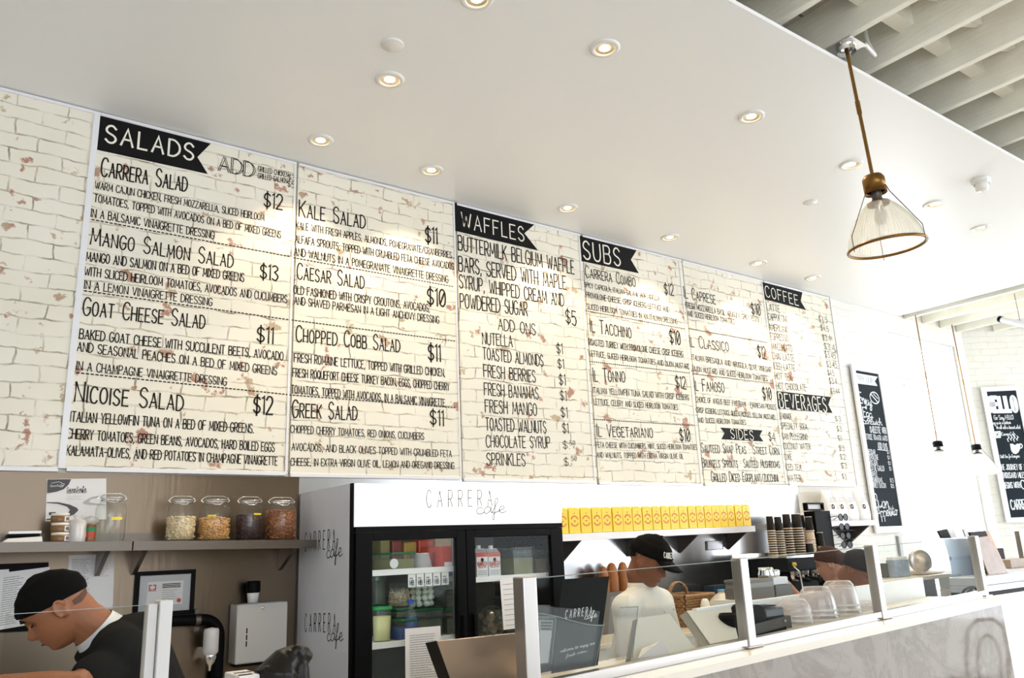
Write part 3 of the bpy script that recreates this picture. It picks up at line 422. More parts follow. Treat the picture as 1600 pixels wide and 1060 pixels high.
for i, (nm, label, lines, dashes, flags) in enumerate(PANEL):
    x0, x1 = XJ[i], XJ[i+1]; zb = ZB[i]
    t = thing('menu_board', label, 'menu board', ((x0+x1)/2, 0, zb), 'hand-lettered menu boards')
    MB().hexa([(x0+.005, YP, zb), (x1-.007, YP, ZB[i+1]), (x1-.007, -.002, ZB[i+1]), (x0+.005, -.002, zb)], [(x0+.005, YP, ZC-.004), (x1-.007, YP, ZC-.004), (x1-.007, -.002, ZC-.004), (x0+.005, -.002, ZC-.004)]).build('panel', M_board, t)
    w = .030 if i == 0 else .011
    st, sb = PY(*JPX[i][0], -.024).x, PY(*JPX[i][1], -.024).x
    if i >= 3: st -= .008; sb -= .008
    MB().hexa([(sb-w/2, -.027, zb), (sb+w/2, -.027, zb), (sb+w/2, -.001, zb), (sb-w/2, -.001, zb)], [(st-w/2, -.027, ZC-.006), (st+w/2, -.027, ZC-.006), (st+w/2, -.001, ZC-.006), (st-w/2, -.001, ZC-.006)]).build('edge_strip', M_trim, t)
    MB().box((x0+w/2+.003, -.0265, zb-.014), (x1-.018, -.001, zb+.008), bev=.002).build('bottom_rail', M_trim, t)
    MB().box((x0+w/2+.003, -.0265, ZC-.022), (x1-.018, -.001, ZC-.005), bev=.002).build('top_rail', M_trim, t)
    ml = MB()
    for L in lines:
        r, s, a, b, c, d, h = L[:7]; kd = L[7] if len(L) > 7 else ''
        if kd == 'd':
            T(ml, r, s, a, b, c, d, h, .05, wide=1.25); T(ml, r, s, a+9, b+2, c+9, d+2, h*.93, .05, wide=1.25)
        else: T(ml, r, s, a, b, c, d, h, SW[kd], small=.80 if kd == 's' else 0, k=5 if kd in 'sm' else 3, space=.42 if kd else .36)
    for q in dashes: DASH(ml, *q)
    ml.build('lettering', M_ink, t, fix=False)
    for (r, pts, s, a, b, c, d, h) in flags:
        fb = MB(); fb.prism([PY(*zp(r, *p), YP-.002) for p in pts], (0, .0015, 0)); fo = fb.build('flag', M_black, t)
        fl = MB(); T(fl, r, s, a, b, c, d, h, .115 if i == 0 else .085, Y=YP-.0045, k=6, gap=.2); fl.build('flag_lettering', M_cream, fo, fix=False)
x1 = XJ[-1]; struct(MB().box((x1-.006, -.031, ZB[-1]-.014), (x1+.006, -.001, ZC-.006)).build('trim_1', M_trim))
struct(MB().box((-1.5, YP, 2.036), (XJ[0]-.016, -.001, ZC-.004)).build('wall_brick_panel', M_board))
struct(MB().box((-1.5, -.027, 2.02), (XJ[0]-.016, -.001, 2.040)).build('trim_2', M_trim))
struct(MB().box((-1.5, -.027, ZC-.022), (XJ[0]-.016, -.001, ZC-.005)).build('trim_3', M_trim))
# ------------------------------------------------------------------ ceiling lights
M_bulb = mat('lit_bulb', (1, .9, .7), .3, emit=(1, .74, .42), es=5)
M_baffle = mat('white_baffle', (.80, .79, .76), .25)
M_can = mat('downlight_reflector', (.80, .68, .5), .2, metal=.6)
def spot(loc, e, rt, blend=.45, ang=104):
    l = bpy.data.lights.new('downlight_lamp', 'SPOT'); l.energy = e; l.color = (1, .78, .52); l.spot_size = radians(ang); l.spot_blend = blend; l.shadow_soft_size = .03
    o = bpy.data.objects.new('downlight_lamp', l); COL.objects.link(o); o.parent = rt; o.location = loc
DL = [((501, 219), 'recessed downlight beside the menu wall, above the ADD heading of the salads board'), ((674, 266), 'recessed downlight beside the menu wall, above the kale salad board'), ((887, 325), 'recessed downlight beside the menu wall, above the right half of the waffles board'),
      ((1047, 371), 'recessed downlight beside the menu wall, above the subs board'), ((1185, 411), 'recessed downlight beside the menu wall, just left of the COFFEE flag'), ((1270, 434), 'recessed downlight beside the menu wall, right of the COFFEE flag'),
      ((745, -2), 'recessed downlight cut off by the top of the picture'), ((945, 75), 'recessed downlight high in the picture, largest one wholly seen'), ((1174, 182), 'recessed downlight left of the pendant rod, half way up the white ceiling'), ((1330, 257), 'recessed downlight half hidden behind the rod of the near pendant lamp'),
      ((1459, 319), 'recessed downlight just right of the near pendant lamp shade'), ((1533, 356), 'recessed downlight farthest right on the white ceiling'), ((609, 124), 'recessed downlight standing alone between the two rows, below a blank ceiling cap')]
dl0 = None
for (px, lab) in DL:
    p = PZ(px[0], px[1], ZC); p = V(p.x, p.y, ZC)
    if dl0 is None:
        t = dl0 = thing('recessed_downlight', lab, 'ceiling light', p, 'recessed downlights in the white ceiling')
        MB().lathe([(.047, -.003), (.050, -.010), (.066, -.009), (.074, -.004), (.075, .0)], p, 36).build('trim_ring', M_baffle, t)
        MB().lathe([(.047, -.004), (.043, -.0035), (.026, -.0015)], p, 36).build('reflector', M_can, t)
        MB().lathe([(.027, -.002), (.018, -.006), (.001, -.008)], p, 24).build('bulb', M_bulb, t)
        spot((0, 0, -.03), 9, t)
    else:
        t = dup(dl0, p, lab)
for (px, lab, r) in [((613, 70), 'blank round white cap in the ceiling, left of the highest downlights', .055), ((1266, 316), 'blank round white cap in the ceiling, left of the near pendant lamp', .05)]:
    p = PZ(*px, ZC); single(MB().lathe([(.001, -.006), (r*.9, -.006), (r, -.002), (r, 0)], V(p.x, p.y, ZC), 32), 'ceiling_cap', M_baffle, lab, 'ceiling cap')
p = PZ(1532, 281, ZC); t = thing('smoke_detector', 'white smoke detector on the ceiling near its edge, right of the pendant lamp', 'smoke detector', V(p.x, p.y, ZC))
MB().lathe([(.062, 0), (.062, -.022), (.050, -.030), (.048, -.036)], V(p.x, p.y, ZC), 28).build('base', M_baffle, t)
MB().lathe([(.044, -.030), (.040, -.075), (.030, -.085), (.001, -.087)], V(p.x, p.y, ZC), 24).build('sensor_head', M_baffle, t)
# ------------------------------------------------------------------ pendant lamps
def shade_glass(name):
    m = bpy.data.materials.new(name); m.use_nodes = True; N = m.node_tree.nodes; L = m.node_tree.links; N.clear()
    out = N.new('ShaderNodeOutputMaterial'); t = N.new('ShaderNodeBsdfTransparent'); t.inputs[0].default_value = (.95, .94, .89, 1)
    g = N.new('ShaderNodeBsdfGlossy'); g.inputs['Roughness'].default_value = .12; d = N.new('ShaderNodeBsdfTranslucent'); d.inputs[0].default_value = (.93, .91, .84, 1); df = N.new('ShaderNodeBsdfDiffuse'); df.inputs[0].default_value = (.86, .84, .77, 1)
    a = N.new('ShaderNodeMixShader'); a.inputs[0].default_value = .5; L.new(d.outputs[0], a.inputs[1]); L.new(df.outputs[0], a.inputs[2])
    b = N.new('ShaderNodeMixShader'); b.inputs[0].default_value = .45; L.new(t.outputs[0], b.inputs[1]); L.new(a.outputs[0], b.inputs[2])
    f = N.new('ShaderNodeLayerWeight'); f.inputs[0].default_value = .5; pw = N.new('ShaderNodeMath'); pw.operation = 'POWER'; pw.inputs[1].default_value = 4; L.new(f.outputs['Facing'], pw.inputs[0]); c = N.new('ShaderNodeMixShader'); L.new(pw.outputs[0], c.inputs[0]); L.new(b.outputs[0], c.inputs[1]); L.new(g.outputs[0], c.inputs[2])
    L.new(c.outputs[0], out.inputs[0]); return m
M_shade = shade_glass('ribbed_glass')
M_wire = mat('grey_wire', (.10, .09, .08), .4, metal=.6)
def pendant(M, B, zc0, zc1, zs0, R, rc, label, lit=True, rr_=.0085, capm=None):
    """hangs from M down to the rim centre B; heights of cap top, cap bottom and shade top"""
    ax = (M-B).normalized(); at = lambda z: B+(M-B)*((z-B.z)/(M.z-B.z))
    t = thing('pendant_lamp', label, 'pendant lamp', M)
    MB().tube([M, at(zc0-.01)], rr_, 12).tube([at((M.z+zc0)/2+.05), at((M.z+zc0)/2-.02)], rr_*1.35, 12).build('rod', M_brass, t)
    c = at(zc1); h = (at(zc0)-c).length
    cp = MB().lathe([(rc*.86, .012), (rc, .0), (rc, h*.82), (rc*.8, h), (.012, h+.004)], c, 32, axis=ax).build('cap', capm or M_brass, t)
    k = at(zs0); hh = (c-k).length
    MB().lathe([(rc*.45, -.02), (rc*.5, hh*.3), (rc*.42, hh*.5), (rc*.5, hh*.75), (rc*.45, hh+.02)], k, 20, axis=ax).build('socket', M_wire, t)
    MB().lathe([(rc*1.0, -.012), (rc*1.04, 0), (rc*.5, .012)], k, 32, axis=ax).build('shade_collar', capm or M_brass, t)
    H = (k-B).length; q = V(0, 0, 1).rotation_difference(ax).to_matrix(); n = 144; prof = []
    for i in range(15):
        u = i/14; prof.append((rc*.95+(R-rc*.95)*(1-(1-u)**1.75)**.92, H*(1-u)))
    vs = []
    for r, z in prof:
        for j in range(n): rr = r+(.0028 if j % 2 else -.0012); vs.append(B+q @ V(rr*cos(2*pi*j/n), rr*sin(2*pi*j/n), z))
    sh = MB().add(vs, [(i*n+j, i*n+(j+1) % n, (i+1)*n+(j+1) % n, (i+1)*n+j) for i in range(14) for j in range(n)], False).build('shade', M_shade, t)
    MB().tube([B+q @ V((R+.003)*cos(2*pi*j/48), (R+.003)*sin(2*pi*j/48), 0) for j in range(49)], .0075, 8, cap=False).build('rim', M_brass if capm is None else M_shade, t)
    MB().ell(k-ax*.07, (.032, .032, .045)).build('bulb', M_bulb if lit else M_baffle, t)
    for j in range(3):
        w = 2*pi*j/3+.6; e = B+q @ V((R+.008)*cos(w), (R+.008)*sin(w), 0)
        MB().tube([c+ax*h*.3+q @ V(rc*cos(w), rc*sin(w), 0), c-ax*.01+q @ V(rc*1.25*cos(w), rc*1.25*sin(w), 0), B+ax*H*.25+q @ V((R*.97+.012)*cos(w), (R*.97+.012)*sin(w), 0), e, e-ax*.02], .0022, 6).build('wire', M_wire, t)
    return t
PM = PY(1322, 74, -2.5); PB = PY(1386, 386, -2.5)
pl = pendant(PM, PB, PY(1361, 274, -2.5).z, PY(1367, 302, -2.5).z, PY(1372, 317, -2.5).z, .172, .052, 'brass pendant lamp with a large ribbed glass bell shade, nearest of the three', False)
mp = MB().box((PM.x-.07, PM.y-.07, PM.z), (PM.x+.07, PM.y+.07, PM.z+.006)).build('mounting_plate', M_chrome, pl)
MB().lathe([(.045, -.03), (.05, 0)], PM, 20).build('junction_box', M_chrome, pl)
MB().tube([PM+V(.05, 0, .02), PM+V(.14, -.03, .05), PM+V(.24, -.02, .03), PM+V(.27, .02, .14), PM+V(.28, .03, .28)], .012, 10).build('conduit', M_baffle, pl)
for k, (a, b, c0, lab) in enumerate([((1432, 503), (1465, 694), -.15, 'far pendant lamp on a thin brass rod before the window, left of the pair'), ((1490, 522), (1525, 699), -.15, 'far pendant lamp on a thin brass rod before the window, right of the pair')]):
    A = PY(*a, c0); B = PY(*b, c0); zt = 3.89
    d = (A-B).normalized(); M = A+d*((zt-A.z)/d.z) if A.z < zt else A
    R = .17; Bc = B-d*.30
    pendant(M, Bc, B.z+.03, B.z-.03, B.z-.07, R, .05, lab, False, .006, M_iron)
# fluorescent tube lamp at the far right
A = PY(1562, 499, -.9); B = PY(1660, 520, -1.5)
t = thing('strip_light', 'long grey strip light hanging on wires at the far right under the beams', 'strip light', A)
dd = (B-A).normalized(); MB().tube([A, B], .03, 10).build('housing', M_trim, t); MB().tube([A-dd*.004, A+dd*.03], .034, 10).build('end_cap', M_iron, t)
a = A+dd*.25; MB().tube([a+V(0, 0, .03), V(a.x, a.y, 3.89)], .003, 6).build('wire', M_wire, t)
b = A+dd*.9; MB().tube([b+V(0, 0, .03), V(b.x, b.y, 3.89)], .003, 6).build('wire', M_wire, t)
# ------------------------------------------------------------------ left: steel shelves and what stands on them
def sz(x): return 1.703-.0185*x                    # top of the steel shelves
def sbox(mb, x0, x1, y0, y1, a0, a1, fz, mi=0):
    return mb.hexa([(x0, y0, fz(x0)+a0), (x1, y0, fz(x1)+a0), (x1, y1, fz(x1)+a0), (x0, y1, fz(x0)+a0)], [(x0, y0, fz(x0)+a1), (x1, y0, fz(x1)+a1), (x1, y1, fz(x1)+a1), (x0, y1, fz(x0)+a1)], mi)
for (x0, x1, bx, lab) in [(-.75, .822, (-.4, .74), 'stainless steel wall shelf holding the empty jar and small tins'), (.828, 1.700, (.90, 1.62), 'stainless steel wall shelf holding four filled glass jars')]:
    t = thing('steel_shelf', lab, 'shelf', ((x0+x1)/2, -.16, sz((x0+x1)/2)))
    m = MB(); sbox(m, x0, x1, -.32, -.013, -.008, -.002, sz); sbox(m, x0, x1, -.324, -.318, -.043, -.002, sz); sbox(m, x0, x1, -.318, -.308, -.043, -.038, sz); sbox(m, x0, x1, -.019, -.013, 0, .045, sz); m.build('shelf_board', M_steel, t)
    for b in bx:
        z = sz(b); MB().prism([(b-.01, -.014, z-.007), (b-.01, -.28, z-.007), (b-.01, -.28, z-.02), (b-.01, -.03, z-.15), (b-.01, -.014, z-.15)], (.02, 0, 0)).build('bracket', M_steel, t)
M_lab = mat('yellow_label', (.85, .66, .02), .5)
def nuts(mb, c, r, h, size, n, flat=.6):
    mb.lathe([(.001, .001), (r*.97, .001), (r*.97, h*.93), (.001, h)], c, 24)
    for i in range(n):
        top = i < n*.28; w = random.uniform(0, 2*pi)
        if top: rr = r*.92*math.sqrt(random.random()); p = V(rr*cos(w), rr*sin(w), h*.95+random.uniform(-.2, 1)*size)
        else: p = V(r*.955*cos(w), r*.955*sin(w), random.uniform(size*.6, h))
        q = Matrix.Rotation(random.uniform(0, 6), 3, 'Z') @ Matrix.Rotation(random.uniform(-1.2, 1.2), 3, 'X')
        mb.ell(Vector(c)+p, (size, size*flat, size*.55), 7, 5, q)
def nutmat(name, a, b, rough=.5, sc=120):
    m = mat(name, a, rough, var=0); N = m.node_tree.nodes; L = m.node_tree.links
    tc = N.new('ShaderNodeTexCoord'); n = N.new('ShaderNodeTexNoise'); n.inputs['Scale'].default_value = sc; n.inputs['Detail'].default_value = 3; r = N.new('ShaderNodeValToRGB')
    r.color_ramp.elements[0].position = .38; r.color_ramp.elements[0].color = (*a, 1); r.color_ramp.elements[1].position = .62; r.color_ramp.elements[1].color = (*b, 1)
    L.new(tc.outputs['Object'], n.inputs['Vector']); L.new(n.outputs[0], r.inputs[0]); L.new(r.outputs[0], N['Principled BSDF'].inputs['Base Color']); return m
def jar(x0, x1, ytop, label, fill=None, yel=None):
    a = PY(x0, 842, -.17); b = PY(x1, 842, -.17); r = (b.x-a.x)/2*.97; x = (a.x+b.x)/2; z = sz(x); c = V(x, -.17, z); H = PY((x0+x1)/2, ytop, -.17).z-z
    t = thing('glass_jar', label, 'jar', c, 'glass storage jars on the steel shelves')
    MB().lathe([(.001, .003), (r*.9, .003), (r, .02), (r, H*.68), (r*.93, H*.76), (r*.72, H*.83), (r*.70, H*.88), (r*.75, H*.89)], c, 36).build('jar_body', M_jar, t)
    li = MB().lathe([(r*.76, H*.895), (r*.78, H*.93), (r*.74, H*.97), (r*.5, H*.985), (.001, H*.99)], c, 36).build('lid', M_jar, t)
    w = MB()
    for zz in (.86, .905): w.tube([c+V(r*.765*cos(2*pi*j/32), r*.765*sin(2*pi*j/32), H*zz) for j in range(33)], .0022, 6, cap=False)
    w.tube([c+V(-r*.77, 0, H*.86), c+V(-r*.95, 0, H*.90), c+V(-r*.8, 0, H*.96), c+V(-r*.55, 0, H*1.0), c+V(r*.55, 0, H*1.0), c+V(r*.8, 0, H*.96), c+V(r*.95, 0, H*.90), c+V(r*.77, 0, H*.86)], .0022, 6)
    w.tube([c+V(-r*.5, -r*.6, H*.86), c+V(-r*.3, -r*.83, H*.80), c+V(r*.1, -r*.86, H*.80), c+V(r*.3, -r*.75, H*.86)], .002, 6); w.build('wire_clasp', M_chrome, t)
    if fill:
        m, hh, s, n = fill; f = MB(); nuts(f, c+V(0, 0, .006), r*.955, hh*H, s, n); fo = f.build('filling', m, t); fo['kind'] = 'stuff'
    if yel:
        lb = MB(); a0, a1, z0, z1 = yel
        for j in range(6):
            u = a0+(a1-a0)*j/6; v = a0+(a1-a0)*(j+1)/6
            lb.add([c+V((r+.001)*sin(k), -(r+.001)*cos(k), H*zz) for k, zz in ((u, z0), (v, z0), (v, z1), (u, z1))], [(0, 1, 2, 3)])
        lb.build('label', M_lab, t)
    return t
jar(145, 195, 772, 'empty glass clip-top jar with a small yellow label, in front of the certificate', yel=(-.1, .65, .44, .50))
jar(258, 304, 776, 'glass clip-top jar half full of pale cream nuts', (nutmat('pale_nuts', (.62, .47, .26), (.78, .64, .42)), .50, .0085, 330))
jar(309, 358, 776, 'glass clip-top jar half full of orange-tan nuts', (nutmat('tan_nuts', (.48, .22, .06), (.70, .42, .17)), .47, .0095, 300), yel=(-.75, -.2, .53, .57))
jar(367, 409, 777, 'glass clip-top jar filled with dark red beans', (nutmat('dark_beans', (.020, .006, .008), (.05, .012, .012), .35), .56, .0065, 420), yel=(.0, .7, .57, .61))
jar(415, 461, 778, 'glass clip-top jar filled with brown pecans, beside the refrigerator', (nutmat('brown_nuts', (.16, .045, .016), (.34, .13, .045)), .66, .0095, 360))
# small things at the left end of the shelf
a = PY(3, 848, -.24); b = PY(66, 848, -.24); z = sz((a.x+b.x)/2)
t = thing('kitchen_scale', 'flat cream kitchen scale with a dark glass plate at the left end of the shelf', 'scale', V((a.x+b.x)/2, -.17, z))
MB().prism([(a.x, -.25, z), (b.x, -.25, z), (b.x-.005, -.25, z+.022), (a.x+.02, -.25, z+.016)], (0, .15, 0)).build('base', M_ctop, t)
MB().box((a.x+.02, -.245, z+.022), (b.x-.012, -.105, z+.034), bev=.003).build('plate', M_rubber, t); MB().box((a.x+.018, -.252, z+.034), (b.x-.008, -.10, z+.046), bev=.003).build('tray', M_baffle, t)
M_amber = mat('amber_jar', (.20, .10, .035), .25, var=.15, vscale=30)
tx = PY(93, 848, -.20).x; zz = sz(tx); nm = ['lowest', 'middle', 'topmost']; tin0 = None
for k in range(3):
    c = V(tx-.003*k, -.20+.002*k, zz+.042*k)
    lab = 'small brown jar with a white barcode label, %s in the stack of three' % nm[k]
    t = thing('small_jar', lab, 'jar', c, 'small brown jars in a stack')
    MB().lathe([(.001, 0), (.036, 0), (.038, .004), (.038, .028), (.034, .031)], c, 24).build('jar_body', M_amber, t)
    MB().lathe([(.036, .030), (.037, .032), (.037, .041), (.001, .042)], c, 24).build('lid', M_ctop, t)
    l = MB(); bs = .0385
    for j in range(5): u = .35+j*.16; v = u+.16; l.add([c+V(bs*sin(q), -bs*cos(q), h) for q, h in ((u, .004), (v, .004), (v, .027), (u, .027))], [(0, 1, 2, 3)])
    lo = l.build('label', M_paper, t); bb = MB()
    for j in range(7): u = .5+j*.07; bb.add([c+V((bs+.0008)*sin(q), -(bs+.0008)*cos(q), h) for q, h in ((u, .008), (u+.035, .008), (u+.035, .023), (u, .023))], [(0, 1, 2, 3)])
    bb.build('barcode', M_ink, lo)
M_wrap = glass('plastic_wrap', (.95, .95, .95), .15, 2.5, haze=.45, hcol=(.8, .78, .76))
cx = PY(119, 848, -.20).x; c = V(cx, -.20, sz(cx)); t = thing('wrapped_cups', 'stack of small white cups wrapped in clear crumpled plastic', 'cups', c)
MB().lathe([(.028, 0), (.030, .03), (.028, .031), (.031, .06), (.029, .061), (.032, .085), (.001, .086)], c, 20).build('cups', M_baffle, t)
w = MB().lathe([(.034, 0), (.037, .03), (.035, .06), (.037, .085), (.028, .097), (.012, .103), (.022, .115)], c, 22).build('plastic_wrap', M_wrap, t)
for v in w.data.vertices: v.co += V(random.uniform(-.0025, .0025), random.uniform(-.0025, .0025), 0)
cx = PY(137, 848, -.15).x; c = V(cx+.004, -.15, sz(cx)); t = thing('spice_jar', 'small jar with a red and green label under a crumpled plastic bag', 'jar', c)
MB().lathe([(.001, 0), (.026, 0), (.027, .005), (.027, .07), (.02, .08)], c, 20).build('jar_body', M_amber, t)
MB().lathe([(.0275, .045), (.0275, .066)], c, 20).build('green_label', mat('green_print', (.03, .22, .07), .5), t); MB().lathe([(.0275, .02), (.0275, .045)], c, 20).build('red_label', mat('red_print', (.50, .06, .03), .5), t)
w = MB().lathe([(.022, .078), (.036, .088), (.032, .104), (.018, .112), (.001, .116)], c, 18).build('plastic_bag', M_wrap, t)
for v in w.data.vertices: v.co += V(random.uniform(-.004, .004), random.uniform(-.004, .004), random.uniform(-.003, .003))
# ------------------------------------------------------------------ left: things on the steel wall
YW = -.014
def sheet(name, label, cat, px, th=.002, Y=YW, m=None):
    P = [PY(*q, Y) for q in px]; c = P[3]; t = thing(name, label, cat, V(c.x, Y, min(p.z for p in P))); MB().prism([p for p in P], (0, -th, 0)).build('sheet', m or M_paper, t); return t, P
def lines(mb, P, rows, Y, u0=.1, u1=.9, v0=.1, v1=.9, w=.0035, broken=True):
    tl, tr, br, bl = P
    for i in range(rows):
        v = v0+(v1-v0)*i/max(1, rows-1); e = u1-(random.uniform(0, .35)*(u1-u0) if broken else 0); u = u0
        while u < e:
            q = min(e, u+random.uniform(.05, .16)); a = tl.lerp(tr, u).lerp(bl.lerp(br, u), v); b = tl.lerp(tr, q).lerp(bl.lerp(br, q), v); a.y = b.y = Y
            mb.ribbon([a, b], w, (0, -1, 0)); u = q+.02
t, P = sheet('certificate_sheet', 'white food safety certificate with grey swooshes behind the empty jar', 'certificate', [(73, 749), (166, 748), (166, 812), (71, 815)])
def uv(P, u, v, y): q = P[0].lerp(P[1], u).lerp(P[3].lerp(P[2], u), v); q.y = y; return q
yy = YW-.0035; M_grey = mat('dark_grey_print', (.055, .055, .06), .55); M_lgrey = mat('light_grey_print', (.42, .42, .43), .55)
s = MB().poly([uv(P, *q, yy) for q in [(.01, .01), (.40, .01), (.36, .14), (.28, .25), (.16, .31), (.01, .34)]])
out = [(.01, .55), (.2, .56), (.38, .62), (.5, .70), (.53, .76), (.46, .86), (.28, .94), (.01, .98)]; inn = [(.01, .95), (.22, .90), (.36, .82), (.39, .75), (.34, .67), (.2, .60), (.01, .57)]
s.add([uv(P, *q, yy) for q in out+inn], [(0, 1, 13, 14), (1, 2, 12, 13), (2, 3, 11, 12), (3, 4, 10, 11)][:4]+[(4, 5, 10), (5, 6, 9, 10), (6, 7, 8, 9)]); s.poly([uv(P, *q, yy) for q in [(.05, .79), (.16, .79), (.16, .86), (.05, .86)]]); s.build('print', M_grey, t)
s = MB(); s.add([uv(P, *q, yy) for q in [(.98, .40), (.75, .45), (.62, .55), (.60, .60), (.72, .64), (.98, .66), (.98, .64), (.78, .60), (.70, .57), (.74, .50), (.98, .43)]], [(0, 1, 9, 10), (1, 2, 8, 9), (2, 3, 8), (3, 4, 7, 8), (4, 5, 6, 7)]); lines(s, P, 3, yy, .33, .62, .42, .5, .0015); s.build('pale_print', M_lgrey, t)
s = MB(); write(s, 'ServSafe', uv(P, .33, .30, yy), uv(P, .65, .285, yy), .018, (0, -1, 0), .13, k=5, gap=.24); write(s, 'CERTIFICATION', uv(P, .33, .355, yy), uv(P, .66, .345, yy), .010, (0, -1, 0), .17, k=3); s.build('lettering', M_ink, t, fix=False)
s = MB(); write(s, 'ServSafe', uv(P, .06, .19, yy-.001), uv(P, .27, .18, yy-.001), .009, (0, -1, 0), .14, k=3); s.ribbon([uv(P, .08, .10, yy-.001), uv(P, .2, .07, yy-.001), uv(P, .29, .13, yy-.001), uv(P, .25, .2, yy-.001)], .002, (0, -1, 0)); s.build('white_lettering', M_paper, t, fix=False)
t, P = sheet('paper_sheet', 'white printed list taped under the shelf, right of the leaning cook', 'paper', [(107, 868), (179, 866), (176, 951), (104, 956)])
s = MB(); lines(s, P, 26, YW-.003, .08, .48, .08, .8, .0022); lines(s, P, 8, YW-.003, .55, .9, .1, .4, .0015); s.build('print', M_pink, t, fix=False)
P = [PY(*q, -.03) for q in [(-70, 884), (76, 879), (74, 985), (-72, 992)]]
t = thing('notice_frame', 'black notice frame holding white papers behind the leaning cook', 'notice frame', P[3]); MB().prism(P, (0, .016, 0)).build('frame', M_iron, t)
for k, (px, yk, r) in enumerate([([(-40, 893), (14, 890), (14, 960), (-40, 965)], -.032, 14), ([(0, 896), (78, 886), (72, 972), (-8, 986)], -.034, 22)]):
    Q = [PY(*q, yk) for q in px]; so = MB().prism(Q, (0, -.001, 0)).build('paper', M_paper, t); s = MB(); lines(s, Q, r, yk-.0025, .08, .5, .1, .92, .0028); s.build('print', M_pink, so, fix=False)
def picture(name, label, cat, px, bw, Y=-.03):
    P = [PY(*q, Y) for q in px]; x0, x1 = (P[0].x+P[3].x)/2, (P[1].x+P[2].x)/2; z1, z0 = (P[0].z+P[1].z)/2, (P[2].z+P[3].z)/2
    t = thing(name, label, cat, V((x0+x1)/2, Y, z0)); f = MB()
    f.box((x0, Y, z0), (x1, -.013, z0+bw)).box((x0, Y, z1-bw), (x1, -.013, z1)).box((x0, Y, z0+bw), (x0+bw, -.013, z1-bw)).box((x1-bw, Y, z0+bw), (x1, -.013, z1-bw)); f.build('frame', M_iron, t)
    return t, (x0+bw, x1-bw, z0+bw, z1-bw)
t, (x0, x1, z0, z1) = picture('framed_certificate', 'framed certificate with a red logo in a wide black frame on the steel wall', 'certificate', [(211, 893), (305, 891), (304, 962), (210, 964)], .020)
MB().box((x0, -.020, z0), (x1, -.013, z1)).build('mat_board', mat('grey_mat', (.46, .47, .47), .5), t); dw = x1-x0; dh = z1-z0
po = MB().box((x0+.15*dw, -.022, z0+.18*dh), (x1-.15*dw, -.0205, z1-.18*dh)).build('certificate', mat('certificate_paper', (.68, .67, .65), .6), t)
Q = [V(x0+.15*dw, -.0235, z1-.18*dh), V(x1-.15*dw, -.0235, z1-.18*dh), V(x1-.15*dw, -.0235, z0+.18*dh), V(x0+.15*dw, -.0235, z0+.18*dh)]
s = MB(); lines(s, Q, 3, -.0235, .42, .92, .12, .26, .004, False); lines(s, Q, 6, -.0235, .42, .85, .38, .85, .0012); s.build('print', M_ink, po, fix=False)
s = MB(); M_red = mat('red_logo', (.50, .03, .03), .5); q = V(x0+.25*dw, -.0235, z1-.34*dh)
for sx in (-1, 1): s.ribbon([q+V(sx*.004, 0, .012), q+V(sx*.014, 0, .012), q+V(sx*.014, 0, -.008), q+V(sx*.004, 0, -.008)], .005, (0, -1, 0))
s.ribbon([q+V(-.016, 0, -.014), q+V(.016, 0, -.014)], .003, (0, -1, 0)); s.disc((x0+.78*dw, -.0235, z0+.28*dh), .010, 18, (0, -1, 0)); s.build('red_logo', M_red, po, fix=False)
# drain pipe, dispensers
a = PY(200, 973, -.07); b = PY(326, 968, -.07); e = PY(344, 985, -.07); r = .027
t = thing('drain_pipe', 'thick black drain pipe bending down the wall beside the soap dispenser', 'pipe', V(e.x, -.07, .0))
MB().tube([a, V(b.x-.03, -.07, b.z)]+[V(b.x-.03+.085*sin(w), -.07, b.z-.085+.085*cos(w)) for w in [pi/2*k/8 for k in range(1, 9)]]+[V(b.x+.055, -.07, 0)], r, 18).build('pipe', M_rubber, t)
c = PY(308, 970, -.07); MB().tube([V(c.x-.012, -.07, b.z), V(c.x+.012, -.07, b.z)], r+.004, 18).box((c.x-.012, -.07, b.z-.05), (c.x+.012, -.013, b.z+.05)).build('clamp', M_steel, t)
c = PY(324, 1010, -.08); c.y = -.08; a = PY(324, 980, -.08).z; bz = PY(324, 1022, -.08).z
t = thing('soap_dispenser', 'white soap dispenser with a chrome nozzle on the wall in front of the black pipe', 'soap dispenser', V(c.x, -.135, bz)); c = V(c.x, -.135, bz); r = .036; H = a-bz
MB().lathe([(.012, -.012), (r*.8, .0), (r, .012), (r, H*.85), (r*.9, H*.95), (.001, H)], c, 28).build('reservoir', mat('milky_plastic', (.62, .62, .62), .3), t)
MB().lathe([(.001, -.075), (.008, -.07), (.010, -.05), (.024, -.035), (.03, -.01), (.028, 0)], c, 20).build('nozzle', M_chrome, t); MB().box((c.x-.02, c.y+r*.6, c.z-.02), (c.x+.02, -.013, c.z+.03)).build('wall_bracket', M_chrome, t)
P = [PY(*q, -.13) for q in [(369, 945), (448, 940), (450, 1031), (369, 1039)]]; x0, x1 = (P[0].x+P[3].x)/2, (P[1].x+P[2].x)/2; z1, z0 = (P[0].z+P[1].z)/2, (P[2].z+P[3].z)/2
t = thing('towel_dispenser', 'white paper towel dispenser on the wall, a small cup on top', 'towel dispenser', V((x0+x1)/2, -.07, z0))
MB().box((x0, -.13, z0), (x1, -.013, z1), bev=.008).build('cabinet', mat('white_enamel', (.50, .49, .47), .35), t)
s = MB(); zx = x0+.2*(x1-x0)
for k in range(3): s.box((zx-.003, -.1315, z0+.08+k*.031), (zx+.003, -.129, z0+.105+k*.031))
s.build('sight_slot', M_iron, t); MB().lathe([(.008, 0), (.007, .003), (.001, .003)], (x0+.5*(x1-x0), -.1295, z1-.025), 16, axis=(0, -1, 0)).build('lock', M_chrome, t)
